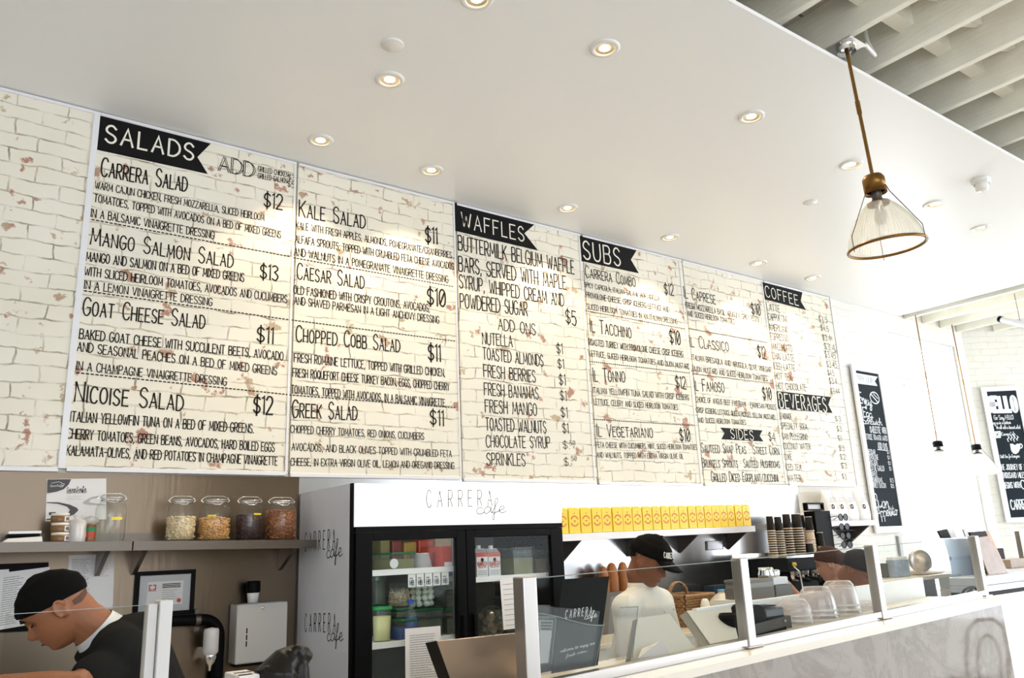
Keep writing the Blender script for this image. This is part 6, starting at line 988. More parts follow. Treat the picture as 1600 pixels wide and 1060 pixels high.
# ------------------------------------------------------------------ left foreground: leaflets and dark ornament on the counter
a = PY(372, 1058, -1.95); t = thing('card_pack', 'small white printed box lying on the counter below the towel dispenser', 'box', PY(385, 1066, -1.9)); P = [PY(*v, -1.9) for v in [(379, 1049), (398, 1052), (401, 1064), (352, 1070)]]; q = [(378, 1049.5), (401, 1053.5), (396, 1072), (352, 1067)]
Z1 = PY(378, 1049.5, -1.86).z; P = [PZ(*v, Z1-.0) for v in q]; P = [V(p.x, max(-2.05, min(-1.8, p.y)), Z1) for p in P]; ORG[t.name] = V(P[0].x, -1.9, cz(.9)); t.location = ORG[t.name]
x0 = PY(366, 1060, -1.93).x; x1 = PY(402, 1060, -1.93).x; zt_ = PY(385, 1053, -1.93).z; MB().box((x0, -1.97, cz(.9)), (x1, -1.84, zt_), bev=.004).build('pack', M_paper, t); s = MB(); s.ribbon([V(x0+.012, -1.90, zt_+.0012), V(x1-.012, -1.90, zt_+.0012)], .012, (0, 0, 1)); s.ribbon([V(x0+.01, -1.955, zt_+.0012), V(x1-.03, -1.955, zt_+.0012)], .018, (0, 0, 1)); s.build('print', M_ink, t, fix=False)
yk = -1.95; c = PY(445, 1050, yk); t = thing('ornament', 'glossy black sculpted ornament with a drooping curled head on the counter', 'ornament', V(c.x, yk, cz(c.x)))
m = MB(); Pk = lambda x, y, d=0: PY(x, y, yk+d); m.limb([V(Pk(432, 1058).x, yk, cz(c.x)+.03), Pk(432, 1050), Pk(446, 1036), Pk(460, 1025), Pk(474, 1022), Pk(480, 1026)], [.055, .062, .045, .032, .022, .016], 14); m.limb([Pk(466, 1020), Pk(477, 1019), Pk(482, 1025), Pk(479, 1033), Pk(474, 1035)], [.012, .016, .014, .010, .006], 12); m.limb([Pk(470, 1030), Pk(470, 1045), V(Pk(472, 1060).x, yk, cz(c.x)+.01)], [.018, .024, .03], 12); m.lathe([(.08, 0), (.085, .01), (.06, .03), (.03, .05)], V(c.x, yk, cz(c.x)), 28)
for k in range(14): u = k/13; p = Pk(418+50*u, 1052-32*u+5*sin(k*2), random.uniform(-.03, .01)); m.ell(p, (.018, .016, .02), 10, 8)
o = m.build('figure', mat('black_gloss', (.006, .005, .004), .35, spec=.25), t); md = o.modifiers.new('Remesh', 'REMESH'); md.mode = 'VOXEL'; md.voxel_size = .004; md.use_smooth_shade = True
# ------------------------------------------------------------------ chalkboards
M_slate = mat('chalkboard', (.014, .021, .028), .7, spec=.12, var=.15, vscale=4); M_chalk = mat('chalk', (.72, .75, .78), .7)
yc = -.035; q = [zp('C1', *v) for v in [(140, 72), (272, 95), (410, 990), (270, 1000)]]; P = [PY(*v, yc) for v in q]
xl, xr = (P[0].x+P[3].x)/2, (P[1].x+P[2].x)/2; z1 = (P[0].z+P[1].z)/2; z0 = (P[2].z+P[3].z)/2
def frame_board(t, O, U, w, h, f, d, N):
    """board of width w and height h with lower left corner O along U; frame f wide standing d out along N"""
    Z = V(0, 0, 1); q = lambda u, v, o=0: O+U*u+Z*v+N*o
    MB().prism([q(0, 0), q(w, 0), q(w, h), q(0, h)], -N*.012).build('slate', M_slate, t); m = MB()
    for (u0, u1, v0, v1) in ((-f, 0, -f, h+f), (w, w+f, -f, h+f), (0, w, -f, 0), (0, w, h, h+f)): m.prism([q(u0, v0, d), q(u1, v0, d), q(u1, v1, d), q(u0, v1, d)], -N*(d+.012))
    m.build('frame', M_white, t); return q
t = thing('chalkboard', 'tall narrow white-framed chalkboard headed TRY OUR on the white brick wall', 'chalkboard', V((xl+xr)/2, yc, z0)); frame_board(t, V(xl, yc, z0), V(1, 0, 0), xr-xl, z1-z0, .06, .010, V(0, -1, 0))
Yt = yc-.003; s = MB(); s.poly([PY(*zp('C1', *v), Yt) for v in [(143, 88), (270, 110), (253, 137), (270, 165), (150, 150)]]); fl = s.build('flag', M_chalk, t); s = MB(); T(s, 'C1', 'TRY OUR', 150, 136, 246, 150, 34, .085, Y=Yt-.002, k=4); s.build('flag_lettering', M_lgrey, fl, fix=False)
s = MB(); kw = dict(Y=Yt, k=4)
T(s, 'C1', 'Enjoy', 166, 262, 236, 285, 62, .11, gap=0, **kw); T(s, 'C1', 'Egg', 188, 345, 240, 355, 55, .11, gap=0, **kw); T(s, 'C1', 'Sandwich', 188, 388, 297, 398, 40, .11, gap=0, **kw)
for (tx, a, b, c_, d, h) in [('OMELETTE WITH', 228, 440, 322, 447, 36), ('LETTUCE TOMATO MAYO', 192, 478, 328, 489, 30), ('ADD ONS', 272, 533, 330, 540, 34), ('CHEDDAR', 205, 566, 258, 570, 28), ('PROVOLONE', 210, 596, 275, 600, 28), ('AVOCADO', 215, 629, 270, 632, 28), ('PICO DE GALLO', 218, 663, 310, 667, 30), ('TRUFFLE', 222, 698, 270, 701, 28), ('MUSHROOMS', 226, 733, 300, 736, 28), ('TURKEY BACON', 232, 765, 320, 767, 28), ('$1', 326, 566, 342, 568, 22), ('$1', 330, 598, 345, 600, 22), ('$1', 334, 632, 348, 634, 22), ('$1', 340, 664, 352, 666, 22), ('$2.5', 345, 733, 366, 735, 22), ('$2.5', 350, 766, 368, 768, 22)]: T(s, 'C1', tx, a, b, c_, d, h, .12, **kw)
s.ribbon([PY(*zp('C1', 270, 540), Yt), PY(*zp('C1', 332, 547), Yt)], .008, (0, -1, 0))
T(s, 'C1', 'Buon', 255, 880, 340, 890, 78, .09, gap=0, **kw); T(s, 'C1', 'Appetito', 272, 942, 388, 926, 62, .10, gap=0, **kw)
e = [PY(*zp('C1', 252+26*cos(a)*1.0+8*sin(a), 235+34*sin(a)), Yt) for a in [2*pi*j/20 for j in range(21)]]; s.ribbon(e, .012, (0, -1, 0)); s.ribbon([PY(*zp('C1', 232, 215), Yt), PY(*zp('C1', 272, 262), Yt)], .014, (0, -1, 0)); s.ribbon([PY(*zp('C1', 244, 210), Yt), PY(*zp('C1', 272, 240), Yt)], .010, (0, -1, 0))
s.build('chalk_lettering', M_chalk, t, fix=False)
# HELLO board on the angled wall
N2 = -V(-EN.x, -EN.y, 0); N2 = EN.copy(); O2 = E0+N2*.035; Pp = lambda x, y, o=0: PP(*zp('C2', x, y), O2+N2*o, N2)
a, b, c_ = Pp(423, 95), Pp(620, 92), Pp(593, 930); U2 = ED; w = (b-a).dot(U2); ul = ((a-O2).dot(U2)+(c_-O2).dot(U2))/2
t = thing('chalkboard', 'tall white-framed chalkboard headed HELLO at the right edge of the picture', 'chalkboard', O2+U2*(ul+w/2)+V(0, 0, c_.z)); frame_board(t, V(O2.x, O2.y, 0)+U2*ul+V(0, 0, c_.z), U2, w, a.z-c_.z, .055, .010, N2)
s = MB()
def T2(tx, x0, y0, x1, y1, h, sw=.11, gap=.13, **k_): A = Pp(x0, y0, .003); B = Pp(x1, y1, .003); H = Pp(x0, y0-h, .003).z-A.z; write(s, tx, A, B, H, N2, sw, gap=gap, k=4, **k_)
T2('HELLO', 440, 226, 634, 222, 92, .30, gap=.34)
for (tx, x0, y0, x1, y1, h) in [('Go Say HELLO!', 482, 280, 610, 277, 28), ('Tag us in a picture', 466, 312, 592, 308, 24), ('We will add a discount salad!', 496, 342, 656, 340, 24), ('@CarreraCafe', 522, 386, 622, 384, 22), ('Until One for Everyone', 523, 535, 650, 530, 22)]: T2(tx, x0, y0, x1, y1, h, .11, gap=0)
for (tx, x0, y0, x1, y1, h) in [('THE JOURNEY OF A', 522, 613, 690, 611, 36), ('THOUSAND MILES', 537, 667, 690, 665, 36), ('BEGINS WITH', 548, 735, 654, 731, 38), ('CARRERA', 597, 876, 730, 870, 62)]: T2(tx, x0, y0, x1, y1, h, .11)
T2('C', 664, 738, 690, 738, 55, .13)
rb = lambda pts, w_: s.ribbon([Pp(*p, .003) for p in pts], w_, N2)
rb([(484, 363), (518, 360), (520, 396), (487, 398), (484, 363)], .018); rb([(502+9*cos(2*pi*j/14), 379+9*sin(2*pi*j/14)) for j in range(15)], .012)
rb([(655+12*cos(2*pi*j/14), 455+14*sin(2*pi*j/14)) for j in range(15)], .012)
s.poly([Pp(585+72*j/11, 440-0*j, .003) for j in range(12)]+[Pp(657-72*u, 440+68*math.sqrt(max(0, 1-(2*u-1)**2)), .003) for u in [j/11 for j in range(12)]])
for k in range(4): rb([(575+20*k, 425-8*(k % 2)), (568+20*k, 410), (580+20*k, 398), (572+20*k, 388)], .010)
s.build('chalk_lettering', M_chalk, t, fix=False); s = MB(); h_ = [Pp(618+15*sin(a)**3, 438-12*(.8*cos(a)-.35*cos(2*a)-.15*cos(3*a)), .0045) for a in [2*pi*j/24 for j in range(24)]]; s.poly(h_); s.build('heart_mark', M_slate, t, fix=False)

# ------------------------------------------------------------------ bentwood chair in the room, mirrored by the marble front
M_bent = mat('bentwood', (.030, .022, .018), .35); c = V(6.9, -3.45, 0); yaw = .5; q = Matrix.Rotation(yaw, 3, 'Z'); t = thing('bentwood_chair', 'dark bentwood chair with a curved back, mirrored in the right end of the marble front', 'chair', c); C_ = lambda x, y, z: c+q @ V(x, y, z)
MB().lathe([(.001, .445), (.19, .445), (.205, .455), (.20, .47), (.001, .472)], c, 36).build('seat', M_bent, t)
for x, y in ((-.15, -.13), (.15, -.13), (-.15, .13), (.15, .13)): MB().tube([C_(x, y, .45), C_(x*1.2, y*1.2, 0)], [.017, .013], 10).build('leg', M_bent, t)
MB().tube([C_(.17*cos(2*pi*j/32), .15*sin(2*pi*j/32), .22) for j in range(33)], .010, 8, cap=False).build('stretcher_ring', M_bent, t)
MB().tube([C_(-.17, .15, .45), C_(-.18, .19, .65), C_(-.15, .22, .84), C_(-.07, .235, .91), C_(.07, .235, .91), C_(.15, .22, .84), C_(.18, .19, .65), C_(.17, .15, .45)], .014, 10).build('back_hoop', M_bent, t)
MB().tube([C_(-.09, .17, .45), C_(-.10, .20, .63), C_(-.06, .22, .76), C_(0, .225, .80), C_(.06, .22, .76), C_(.10, .20, .63), C_(.09, .17, .45)], .011, 10).build('inner_hoop', M_bent, t)
# ------------------------------------------------------------------ people
HH = .236
def tab(t, z):
    for (a, b), (c, d) in zip(t[:-1], t[1:]):
        if z <= c: u = (z-a)/(c-a); u = u*u*(3-2*u)*.5+u*.5; return b+(d-b)*u
    return t[-1][1]
FR = [(0, .030), (.03, .062), (.09, .076), (.16, .075), (.21, .081), (.29, .083), (.40, .083), (.50, .079), (.56, .083), (.61, .090), (.72, .090), (.84, .072), (.93, .045), (1, .004)]
BK = [(0, .0), (.1, .012), (.2, .045), (.33, .078), (.45, .094), (.6, .104), (.72, .102), (.84, .080), (.93, .05), (1, .004)]
HW = [(0, .012), (.04, .030), (.1, .043), (.2, .055), (.32, .063), (.45, .070), (.58, .075), (.70, .075), (.82, .064), (.92, .040), (1, .004)]
NOSE = [(.28, 0), (.31, .008), (.34, .021), (.38, .026), (.45, .016), (.52, .009), (.58, .004), (.62, 0)]
def frame(o, fwd, up):
    f = Vector(fwd).normalized(); l = Vector(up).cross(f).normalized(); u = f.cross(l); return Matrix(((f.x, l.x, u.x, o.x), (f.y, l.y, u.y, o.y), (f.z, l.z, u.z, o.z), (0, 0, 0, 1)))
def headpt(a, zn, off=0):
    f, b, w = tab(FR, zn), tab(BK, zn), tab(HW, zn); ca, sa = cos(a), sin(a); e = .82
    x = (abs(ca)**e)*(f if ca >= 0 else -b); y = (abs(sa)**e)*w*(1 if sa >= 0 else -1)
    if ca > 0:
        ns = .0095+.008*max(0, 1-abs(zn-.345)/.10); x += tab(NOSE, max(.28, min(.62, zn)))*math.exp(-(y/ns)**2) if .28 < zn < .62 else 0
        x -= .010*math.exp(-((abs(y)-.031)/.013)**2-((zn-.52)/.045)**2); x += .004*math.exp(-((abs(y)-.03)/.018)**2-((zn-.60)/.03)**2)
        x += .006*math.exp(-(y/.020)**2)*(math.exp(-((zn-.238)/.018)**2)+math.exp(-((zn-.195)/.016)**2)); x -= .004*math.exp(-(y/.02)**2-((zn-.217)/.008)**2)
    r = math.hypot(x, y); k = (r+off)/r if r > 1e-6 else 1
    return V(x*k, y*k, (zn-.5)*HH+(off*max(0, (zn-.75)/.25) if off else 0))
AN = [2*pi*j/64 for j in range(64)]; AN = [a-.28*sin(2*a)*(1 if True else 0) if cos(a) > 0 else a for a in AN]
def head(mb, M, ears=True):
    nz = 46; vs = [M @ headpt(a, max(.001, min(.999, i/nz))) for i in range(nz+1) for a in AN]; n = len(AN)
    mb.add(vs, [(i*n+j, i*n+(j+1) % n, (i+1)*n+(j+1) % n, (i+1)*n+j) for i in range(nz) for j in range(n)]+[list(range(n)), [nz*n+j for j in range(n)]], True)
    if ears:
        for s in (-1, 1):
            c = V(-.008, s*.072, -.004); R3 = M.to_3x3(); q = R3 @ (Matrix.Rotation(.22, 3, 'Y') @ Matrix.Rotation(s*-.35, 3, 'Z'))
            mb.ell(M @ c, (.018, .0075, .031), 14, 10, q)
            mb.tube([M @ (c+V(.017*cos(t)-.002, s*.0085, .029*sin(t)+.002)) for t in [-.9+.33*k for k in range(13)]], .0045, 7)
def eyes(M, t, open_=False):
    m = MB(); b = MB(); R3 = M.to_3x3()
    for s in (-1, 1):
        m.tube([M @ V(.0775-.0035*abs(k), s*(.031+.0125*k), .004-.0035*(1-k*k)) for k in (-1, -.5, 0, .5, 1)], [.0012, .0022, .0026, .0022, .0012], 6)
        b.tube([M @ V(.0925-.006*abs(k)-.004*max(0, k), s*(.031+.019*k), .026+.003*(1-k*k)) for k in (-1, -.5, 0, .5, 1)], [.0018, .0035, .0038, .0032, .0015], 6)
    m.build('eyes', M_hair, t); b.build('eyebrows', M_hair, t); l = MB()
    l.tube([M @ V(.0885-.0125*k*k, .019*k, -.0685-.001*k*k) for k in (-1, -.6, -.2, .2, .6, 1)], [.001, .0016, .0018, .0018, .0016, .001], 6); l.build('mouth_line', mat('lip_shadow', (.12, .035, .03), .5) if 'lip_shadow' not in MATS else MATS['lip_shadow'], t)
def shell(M, z0f, z0b, off, mb, z1=.9995, nz=18):
    """cap or hair shell lying over the skull from a lower edge (front z0f, back z0b) to the crown"""
    n = len(AN); vs = []
    for i in range(nz+1):
        for a in AN:
            w = (1-cos(a))/2; z0 = z0f+(z0b-z0f)*w; zn = z0+(z1-z0)*i/nz; vs.append(M @ headpt(a, min(.999, zn), off))
    fs = [(i*n+j, i*n+(j+1) % n, (i+1)*n+(j+1) % n, (i+1)*n+j) for i in range(nz) for j in range(n)]+[[nz*n+j for j in range(n)]]
    vi = []
    for a in AN: w = (1-cos(a))/2; vi.append(M @ headpt(a, z0f+(z0b-z0f)*w, off*.25))
    mb.add(vs, fs, True); mb.add(vs[:n]+vi, [(j, (j+1) % n, n+(j+1) % n, n+j) for j in range(n)], False); return mb
def hand(mb, w, d, side, L=.175):
    """hand from the wrist w along d, slightly curled downwards, palm facing down"""
    d = Vector(d).normalized(); s = d.cross(V(0, 0, 1)).normalized()*side; u = s.cross(d)*side; u = u if u.z > 0 else -u
    mb.limb([w, w+d*.04, w+d*.085], [.024, .030, .034], 12); mb.ell(w+d*.06, (.038, .038, .018), 14, 10)
    for k, (o, ln) in enumerate([(-.030, .070), (-.010, .080), (.010, .075), (.030, .060)]):
        a = w+d*.085+s*o; mb.limb([a, a+d*ln*.45-u*.006, a+d*ln*.75-u*.022, a+d*ln*.9-u*.042], [.0095, .009, .0082, .0072], 9)
    a = w+d*.03-s*.030; mb.limb([a, a+d*.03-s*.026-u*.006, a+d*.06-s*.030-u*.016], [.012, .0105, .009], 9)
def remesh(o, v=.0045, sm=4):
    m = o.modifiers.new('Remesh', 'REMESH'); m.mode = 'VOXEL'; m.voxel_size = v; m.use_smooth_shade = True
    if sm: s = o.modifiers.new('Smooth', 'SMOOTH'); s.factor = .5; s.iterations = sm
    return o
def torso(mb, secs, n=24):
    """closed loft of ellipses: (centre, half width vector, half depth vector)"""
    vs = []
    for c, a, b in secs:
        for j in range(n): t = 2*pi*j/n; vs.append(Vector(c)+Vector(a)*(abs(cos(t))**.85*(1 if cos(t) > 0 else -1))+Vector(b)*sin(t))
    k = len(secs); mb.add(vs, [(i*n+j, i*n+(j+1) % n, (i+1)*n+(j+1) % n, (i+1)*n+j) for i in range(k-1) for j in range(n)]+[list(range(n))[::-1], [(k-1)*n+j for j in range(n)]], True)
M_jacket = mat('white_chef_cloth', (.74, .70, .63), .7, bump=.1, bscale=9); M_tee = mat('charcoal_cloth', (.018, .0175, .017), .9, spec=.06); M_navy = mat('dark_navy_cloth', (.005, .008, .012), .8, spec=.1); M_capm = mat('black_cap_cloth', (.0035, .0032, .003), .9, spec=.1); M_trou = mat('dark_trousers', (.02, .02, .022), .8); M_shoe = mat('black_shoes', (.01, .01, .01), .5)
def lower(t, hip, ax, dep, yaw):
    """trousers and shoes down to the floor"""
    m = MB(); s = MB()
    for k in (-1, 1):
        h = hip+ax*k*.09; f = V(h.x, h.y, 0)+ax*k*.03; m.limb([h, (h+f)/2+dep*.02+V(0, 0, .02), f+V(0, 0, .10)], [.098, .070, .055], 14)
        s.ell(f+dep*.05+V(0, 0, .042), (.05, .05, .041), 14, 8).ell(f+dep*.13+V(0, 0, .035), (.046, .055, .034), 14, 8).ell(f+V(0, 0, .045), (.045, .045, .044), 14, 8)
    m.ell(hip, (.16, .13, .10), 18, 10); remesh(m.build('trousers', M_trou, t), .012, 4); remesh(s.build('shoes', M_shoe, t), .008, 2)
def person(label, O, floor): 
    t = thing('person', label, 'person', V(floor.x, floor.y, 0)); return t
def arm(skin, cloth, pts, r, cut, side, sl=1.25):
    sh, el, wr = [Vector(p) for p in pts]; skin.limb([sh, sh.lerp(el, .5), el, el.lerp(wr, .35), wr], [r*.85, r*.95, r*.88, r*.86, r*.58], 14)
    d = (wr-el).normalized(); hand(skin, wr, (d+V(0, 0, -.15)).normalized(), side)
    if cut <= 1: e = sh.lerp(el, cut); cloth.limb([sh, sh.lerp(e, .5), e], [r*1.5, r*1.42, r*1.38], 16)
    else: e = el.lerp(wr, cut-1); cloth.limb([sh, sh.lerp(el, .5), el, el.lerp(e, .5), e], [r*1.5, r*1.4, r*1.28, r*1.2, r*1.02], 16)
# --- the cook leaning at the left
ear = PY(88, 953, -1.63); O = ear+V(.008, .074, 0); pt = radians(38); fw = V(-cos(pt), .08, -sin(pt)); up = V(-sin(pt), 0, cos(pt)); M = frame(O, fw, up) @ Matrix.Scale(.93, 4)
t = person('person in a black skull cap and charcoal shirt bending forward over the left counter', O, V(.62, -1.46, 0)); sk = MB(); cl = MB(); head(sk, M)
nb = PY(156, 990, -1.54); sk.limb([M @ V(-.035, 0, -.03), M @ V(-.04, 0, -.075), nb], [.058, .056, .066], 18)
ch = PY(200, 1045, -1.52); wa = V(ch.x+.13, -1.48, .98); hp = V(wa.x+.06, -1.45, .90); shn = PY(190, 1022, -1.70); shf = PY(196, 1010, -1.36); cl.limb([shn, nb+V(.05, 0, -.04), shf], [.075, .085, .075], 16)
sk.limb([nb, ch, wa, hp], [.058, .07, .08, .09], 16); sk.limb([shf, ch, shn], [.035, .06, .035], 14)
A_ = V(0, 1, 0)
torso(cl, [(nb+V(-.01, 0, -.01), A_*.085, V(.055, 0, .055)), (nb+V(.045, .005, -.02), A_*.16, V(.085, 0, .075)), (ch+V(-.01, .0, .0), A_*.205, V(.11, 0, .09)), (ch.lerp(wa, .5), A_*.19, V(.125, 0, .05)), (wa, A_*.175, V(.13, 0, .02)), (hp, A_*.18, V(.13, 0, 0))])
arm(sk, cl, [shn+V(0, .01, -.03), PY(118, 1074, -1.80), PY(5, 1071, -1.78)], .046, .60, 1); arm(sk, cl, [shf+V(0, 0, -.02), PY(120, 1100, -1.42), PY(20, 1092, -1.55)], .046, .62, -1)
remesh(sk.build('body', M_skin1, t), .0042, 3); remesh(cl.build('shirt', M_tee, t), .007, 6)
eyes(M, t); remesh(shell(M, .66, .44, .013, MB()).build('skull_cap', M_capm, t), .004, 3) if False else shell(M, .685, .50, .008, MB()).build('skull_cap', M_capm, t)
m = MB(); shell(M, .60, .30, .003, m, .75, 6); 
hr = MB(); n = 30; vs = []
for i in range(6):
    for j in range(n): a = pi*.63+(pi*.74)*j/(n-1); vs.append(M @ headpt(a, .47-.17*(i/5)*max(.25, 1-abs(a-pi)/1.9)+.02, .002))
hr.add(vs, [(i*n+j, i*n+j+1, (i+1)*n+j+1, (i+1)*n+j) for i in range(5) for j in range(n-1)], True).build('hair', mat('cropped_hair', (.10, .042, .022), .7), t)
cN = (nb-(M @ V(-.04, 0, -.06))).normalized(); cx_ = cN.cross(V(0, 1, 0)).normalized(); cc = nb-cN*.004
m = MB(); rg = [cc+cx_*(.066*cos(2*pi*j/28))+V(0, 1, 0)*(.066*sin(2*pi*j/28)) for j in range(29)]; vs = [p-cN*.022 for p in rg]+[p+cN*.02+(p-cc)*.14 for p in rg]; m.add(vs, [(j, j+1, 30+j, 29+j) for j in range(28)], True).build('white_collar', M_paper, t)
lower(t, hp, V(0, 1, 0), V(-1, 0, 0), 0)
# --- the chef in white
ear = PY(1004, 877, -1.50); b_ = V(.32, -.948, 0); sd = V(.948, .32, 0); O = ear+sd*.074; pt = radians(27); fw = b_*cos(pt)+V(0, 0, -sin(pt)); up = b_*sin(pt)+V(0, 0, cos(pt)); M = frame(O, fw, up)
t = person('person in a white chef jacket and black peaked cap looking down behind the counter', O, V(2.95, -1.30, 0)); sk = MB(); cl = MB(); head(sk, M)
nb = PY(1004, 921, -1.40); sk.limb([M @ V(-.03, 0, -.03), M @ V(-.035, 0, -.08), nb], [.056, .056, .064], 18)
ch = nb+V(.02, .02, -.20); wa = V(ch.x-.01, -1.30, .98); hp = V(wa.x, -1.28, .90); sr = nb-sd*.185+V(0, 0, -.075); sl_ = nb+sd*.185+V(0, 0, -.075); cl.limb([sr, nb+V(0, 0, -.04), sl_], [.07, .075, .07], 16)
sk.limb([nb, ch, wa, hp], [.058, .07, .08, .09], 16); sk.limb([sr, ch+V(0, 0, .06), sl_], [.035, .06, .035], 14)
torso(cl, [(nb+V(0, 0, .015), sd*.075, b_*.068), (nb+V(.01, 0, -.025), sd*.14, b_*.09), (nb+V(.02, 0, -.075), sd*.19, b_*.115), (ch, sd*.195, b_*.135), (ch.lerp(wa, .5), sd*.185, b_*.135), (wa, sd*.18, b_*.135), (hp, sd*.19, b_*.14)])
arm(sk, cl, [sr+V(.01, .01, -.02), sr+V(-.03, -.05, -.28), PY(1020, 1050, -1.72)], .046, 1.75, -1); arm(sk, cl, [sl_+V(-.01, -.01, -.02), sl_+V(.02, -.06, -.27), sl_+V(-.02, -.30, -.33)], .046, 1.7, 1)
remesh(sk.build('body', M_skin2, t), .0042, 3); remesh(cl.build('chef_jacket', M_jacket, t), .006, 5); eyes(M, t)
ax_ = (M @ V(-.03, 0, -.06)-nb).normalized(); m = MB(); e1 = ax_.cross(sd).normalized(); rg = []; 
for j in range(27): a = 2*pi*j/27+.0; rg.append(nb+e1*(-.064*cos(a))+sd*(.068*sin(a)))
rg = [nb+b_*(.066*cos(a))+sd*(.070*sin(a)) for a in [.45+(2*pi-.9)*j/26 for j in range(27)]]
vs = [p-ax_*.012+(p-nb)*.08 for p in rg]+[p+ax_*.036-(p-nb)*.04 for p in rg]; m.add(vs, [(j, j+1, 28+j, 27+j) for j in range(26)], True); co = m.build('collar', M_jacket, t); so = co.modifiers.new('Solid', 'SOLIDIFY'); so.thickness = .004
m = MB()
for s_ in (-1, 1):
    for k in range(4): c = ch+b_*.132+sd*s_*.05+V(0, 0, .10-.07*k); m.ell(c, (.008, .008, .008), 10, 8)
m.build('jacket_buttons', M_white, t)
m = MB(); tp = [M @ headpt(pi*.62+.55*j/8, .26-.018*i, .0015) for i in range(5) for j in range(9)]; m.add(tp, [(i*9+j, i*9+j+1, (i+1)*9+j+1, (i+1)*9+j) for i in range(4) for j in range(8)], True)
hr = MB(); n = 30; vs = []
for i in range(6):
    for j in range(n): a = pi*.62+(pi*.76)*j/(n-1); vs.append(M @ headpt(a, .60-.24*(i/5)*max(.3, 1-abs(a-pi)/1.9), .003))
hr.add(vs, [(i*n+j, i*n+j+1, (i+1)*n+j+1, (i+1)*n+j) for i in range(5) for j in range(n-1)], True).build('hair', M_hair, t)
cp = shell(M, .665, .57, .012, MB()).build('peaked_cap', M_capm, t); m = MB(); br = []
for i in range(7):
    for j in range(17):
        a = -1.02+2.04*j/16; p0 = headpt(a, .668, .012); u = i/6; ext = .070*u*cos(a*.80)**.8; br.append(M @ (p0+V(ext, 0, -.013*u-.012*abs(sin(a))*u-.004)))
m.add(br, [(i*17+j, i*17+j+1, (i+1)*17+j+1, (i+1)*17+j) for i in range(6) for j in range(16)], True); bo = m.build('peak', M_capm, cp); so = bo.modifiers.new('Solid', 'SOLIDIFY'); so.thickness = .004
m = MB(); m.ell(M @ headpt(0, .999, .014), (.008, .008, .005), 10, 6); m.build('top_button', M_capm, cp)
m = MB(); st, L_ = layout('CARRERA', gap=.4, k=4)
for p in st:
    pts = []
    for q in p:
        a = -.56+ .86*(q[0]/L_)*1.0; pts.append(M @ headpt(-.62+.95*q[0]/L_, .745+.075*q[1], .0145))
    nn = (pts[0]-(M @ V(0, 0, .06))).normalized(); m.ribbon(pts, .0028, nn)
m.build('cap_lettering', M_cream, cp, fix=False)
lower(t, hp, sd, b_, 0)
# --- the woman at the espresso machine
ear = PY(1296, 882, -.90); b_ = V(-.55, .835, 0); sd = V(-.835, -.55, 0); O = ear-sd*.074; pt = radians(12); fw = b_*cos(pt)+V(0, 0, -sin(pt)); up = b_*sin(pt)+V(0, 0, cos(pt)); M = frame(O, fw, up)
t = person('person with brown hair tied back and a white collar at the espresso machine', O, V(5.62, -.98, 0)); sk = MB(); cl = MB(); head(sk, M)
nb = M @ V(-.012, 0, -.165); sk.limb([M @ V(-.03, 0, -.03), M @ V(-.035, 0, -.08), nb], [.050, .050, .058], 16)
ch = nb+V(.0, 0, -.18)-b_*.02; wa = V(ch.x, ch.y, .98)-b_*.03; hp = V(wa.x, wa.y, .90); s1 = nb+sd*.165+V(0, 0, -.065); s2 = nb-sd*.165+V(0, 0, -.065)
sk.limb([nb, ch, wa, hp], [.052, .065, .075, .085], 16); sk.limb([s1, ch+V(0, 0, .06), s2], [.032, .055, .032], 14)
cl.limb([s1, nb+V(0, 0, -.035), s2], [.06, .065, .06], 16); torso(cl, [(nb+V(0, 0, .01), sd*.07, b_*.06), (nb+V(0, 0, -.03), sd*.12, b_*.08), (nb+V(0, 0, -.075), sd*.165, b_*.10), (ch, sd*.17, b_*.12), (ch.lerp(wa, .5), sd*.155, b_*.115), (wa, sd*.15, b_*.11), (hp, sd*.17, b_*.12)])
arm(sk, cl, [s1, s1+V(-.06, .02, -.25), PY(1240, 924, -.78)], .040, .95, -1); arm(sk, cl, [s2, s2+V(-.02, .05, -.26), s2+V(-.16, .22, -.27)], .040, .95, 1)
remesh(sk.build('body', mat('skin_light', (.50, .25, .17), .5), t), .0055, 3); remesh(cl.build('dark_top', M_navy, t), .008, 5); eyes(M, t)
shell(M, .74, .34, .010, MB()).build('tied_hair', M_brown, t); m = MB(); m.ell(M @ V(-.125, 0, .0), (.042, .042, .046), 16, 12); m.ell(M @ V(-.09, 0, .01), (.04, .045, .05), 16, 12); remesh(m.build('hair_bun', M_brown, t), .006, 3)
m = MB()
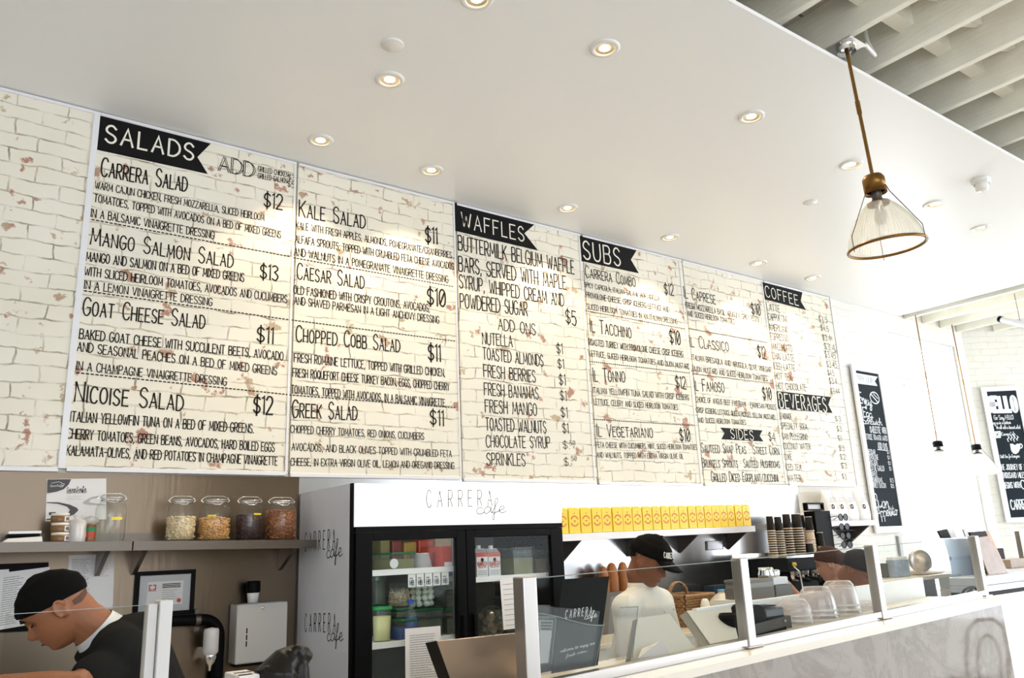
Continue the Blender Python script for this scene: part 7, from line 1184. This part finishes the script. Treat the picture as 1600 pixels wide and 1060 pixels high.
for s_ in (-1, 1): m.prism([nb+b_*.065+sd*s_*.012+V(0, 0, .02), nb+b_*.02+sd*s_*.072+V(0, 0, .045), nb+b_*.04+sd*s_*.085+V(0, 0, -.005), nb+b_*.105+sd*s_*.045+V(0, 0, -.075)], b_*.006)
m.build('white_collar', M_paper, t); lower(t, hp, sd, b_, 0)
# --- the dark-haired man behind the bowls
ear = PY(1333, 891, -1.42); b_ = V(.076, -.996, 0); sd = V(.996, .076, 0); O = ear+sd*.074; pt = radians(40); fw = b_*cos(pt)+V(0, 0, -sin(pt)); up = b_*sin(pt)+V(0, 0, cos(pt)); M = frame(O, fw, up)
t = person('person with short black hair and dark jacket bending down behind the bowls', O, V(4.75, -1.15, 0)); sk = MB(); cl = MB(); head(sk, M)
nb = PY(1350, 913, -1.25); sk.limb([M @ V(-.03, 0, -.03), M @ V(-.045, 0, -.08), nb], [.056, .058, .066], 16)
ch = nb+V(-.02, .04, -.19); wa = V(ch.x-.03, ch.y+.07, .98); hp = V(wa.x, wa.y+.02, .90); s1 = nb+sd*.185+V(0, 0, -.065); s2 = nb-sd*.185+V(0, 0, -.065)
sk.limb([nb, ch, wa, hp], [.058, .07, .08, .09], 16); sk.limb([s1, ch+V(0, 0, .06), s2], [.035, .06, .035], 14)
cl.limb([s1, nb+V(0, 0, -.035), s2], [.07, .075, .07], 16); cl.limb([nb, nb.lerp(M @ V(-.045, 0, -.08), .8)], [.08, .068], 16); torso(cl, [(nb+V(0, 0, .02), sd*.085, b_*.075), (nb+V(0, 0, -.025), sd*.15, b_*.10), (nb+V(0, 0, -.075), sd*.20, b_*.12), (ch, sd*.20, b_*.14), (ch.lerp(wa, .5), sd*.19, b_*.14), (wa, sd*.18, b_*.135), (hp, sd*.19, b_*.14)])
arm(sk, cl, [s1, s1+V(.02, -.03, -.26), s1+V(.02, -.20, -.33)], .046, 1.7, 1); arm(sk, cl, [s2, s2+V(-.02, -.02, -.27), s2+V(.04, -.18, -.33)], .046, 1.7, -1)
remesh(sk.build('body', M_skin2, t), .0055, 3); remesh(cl.build('dark_jacket', M_tee, t), .008, 5); eyes(M, t); shell(M, .74, .36, .011, MB()).build('short_hair', M_hair, t); lower(t, hp, sd, b_, 0)
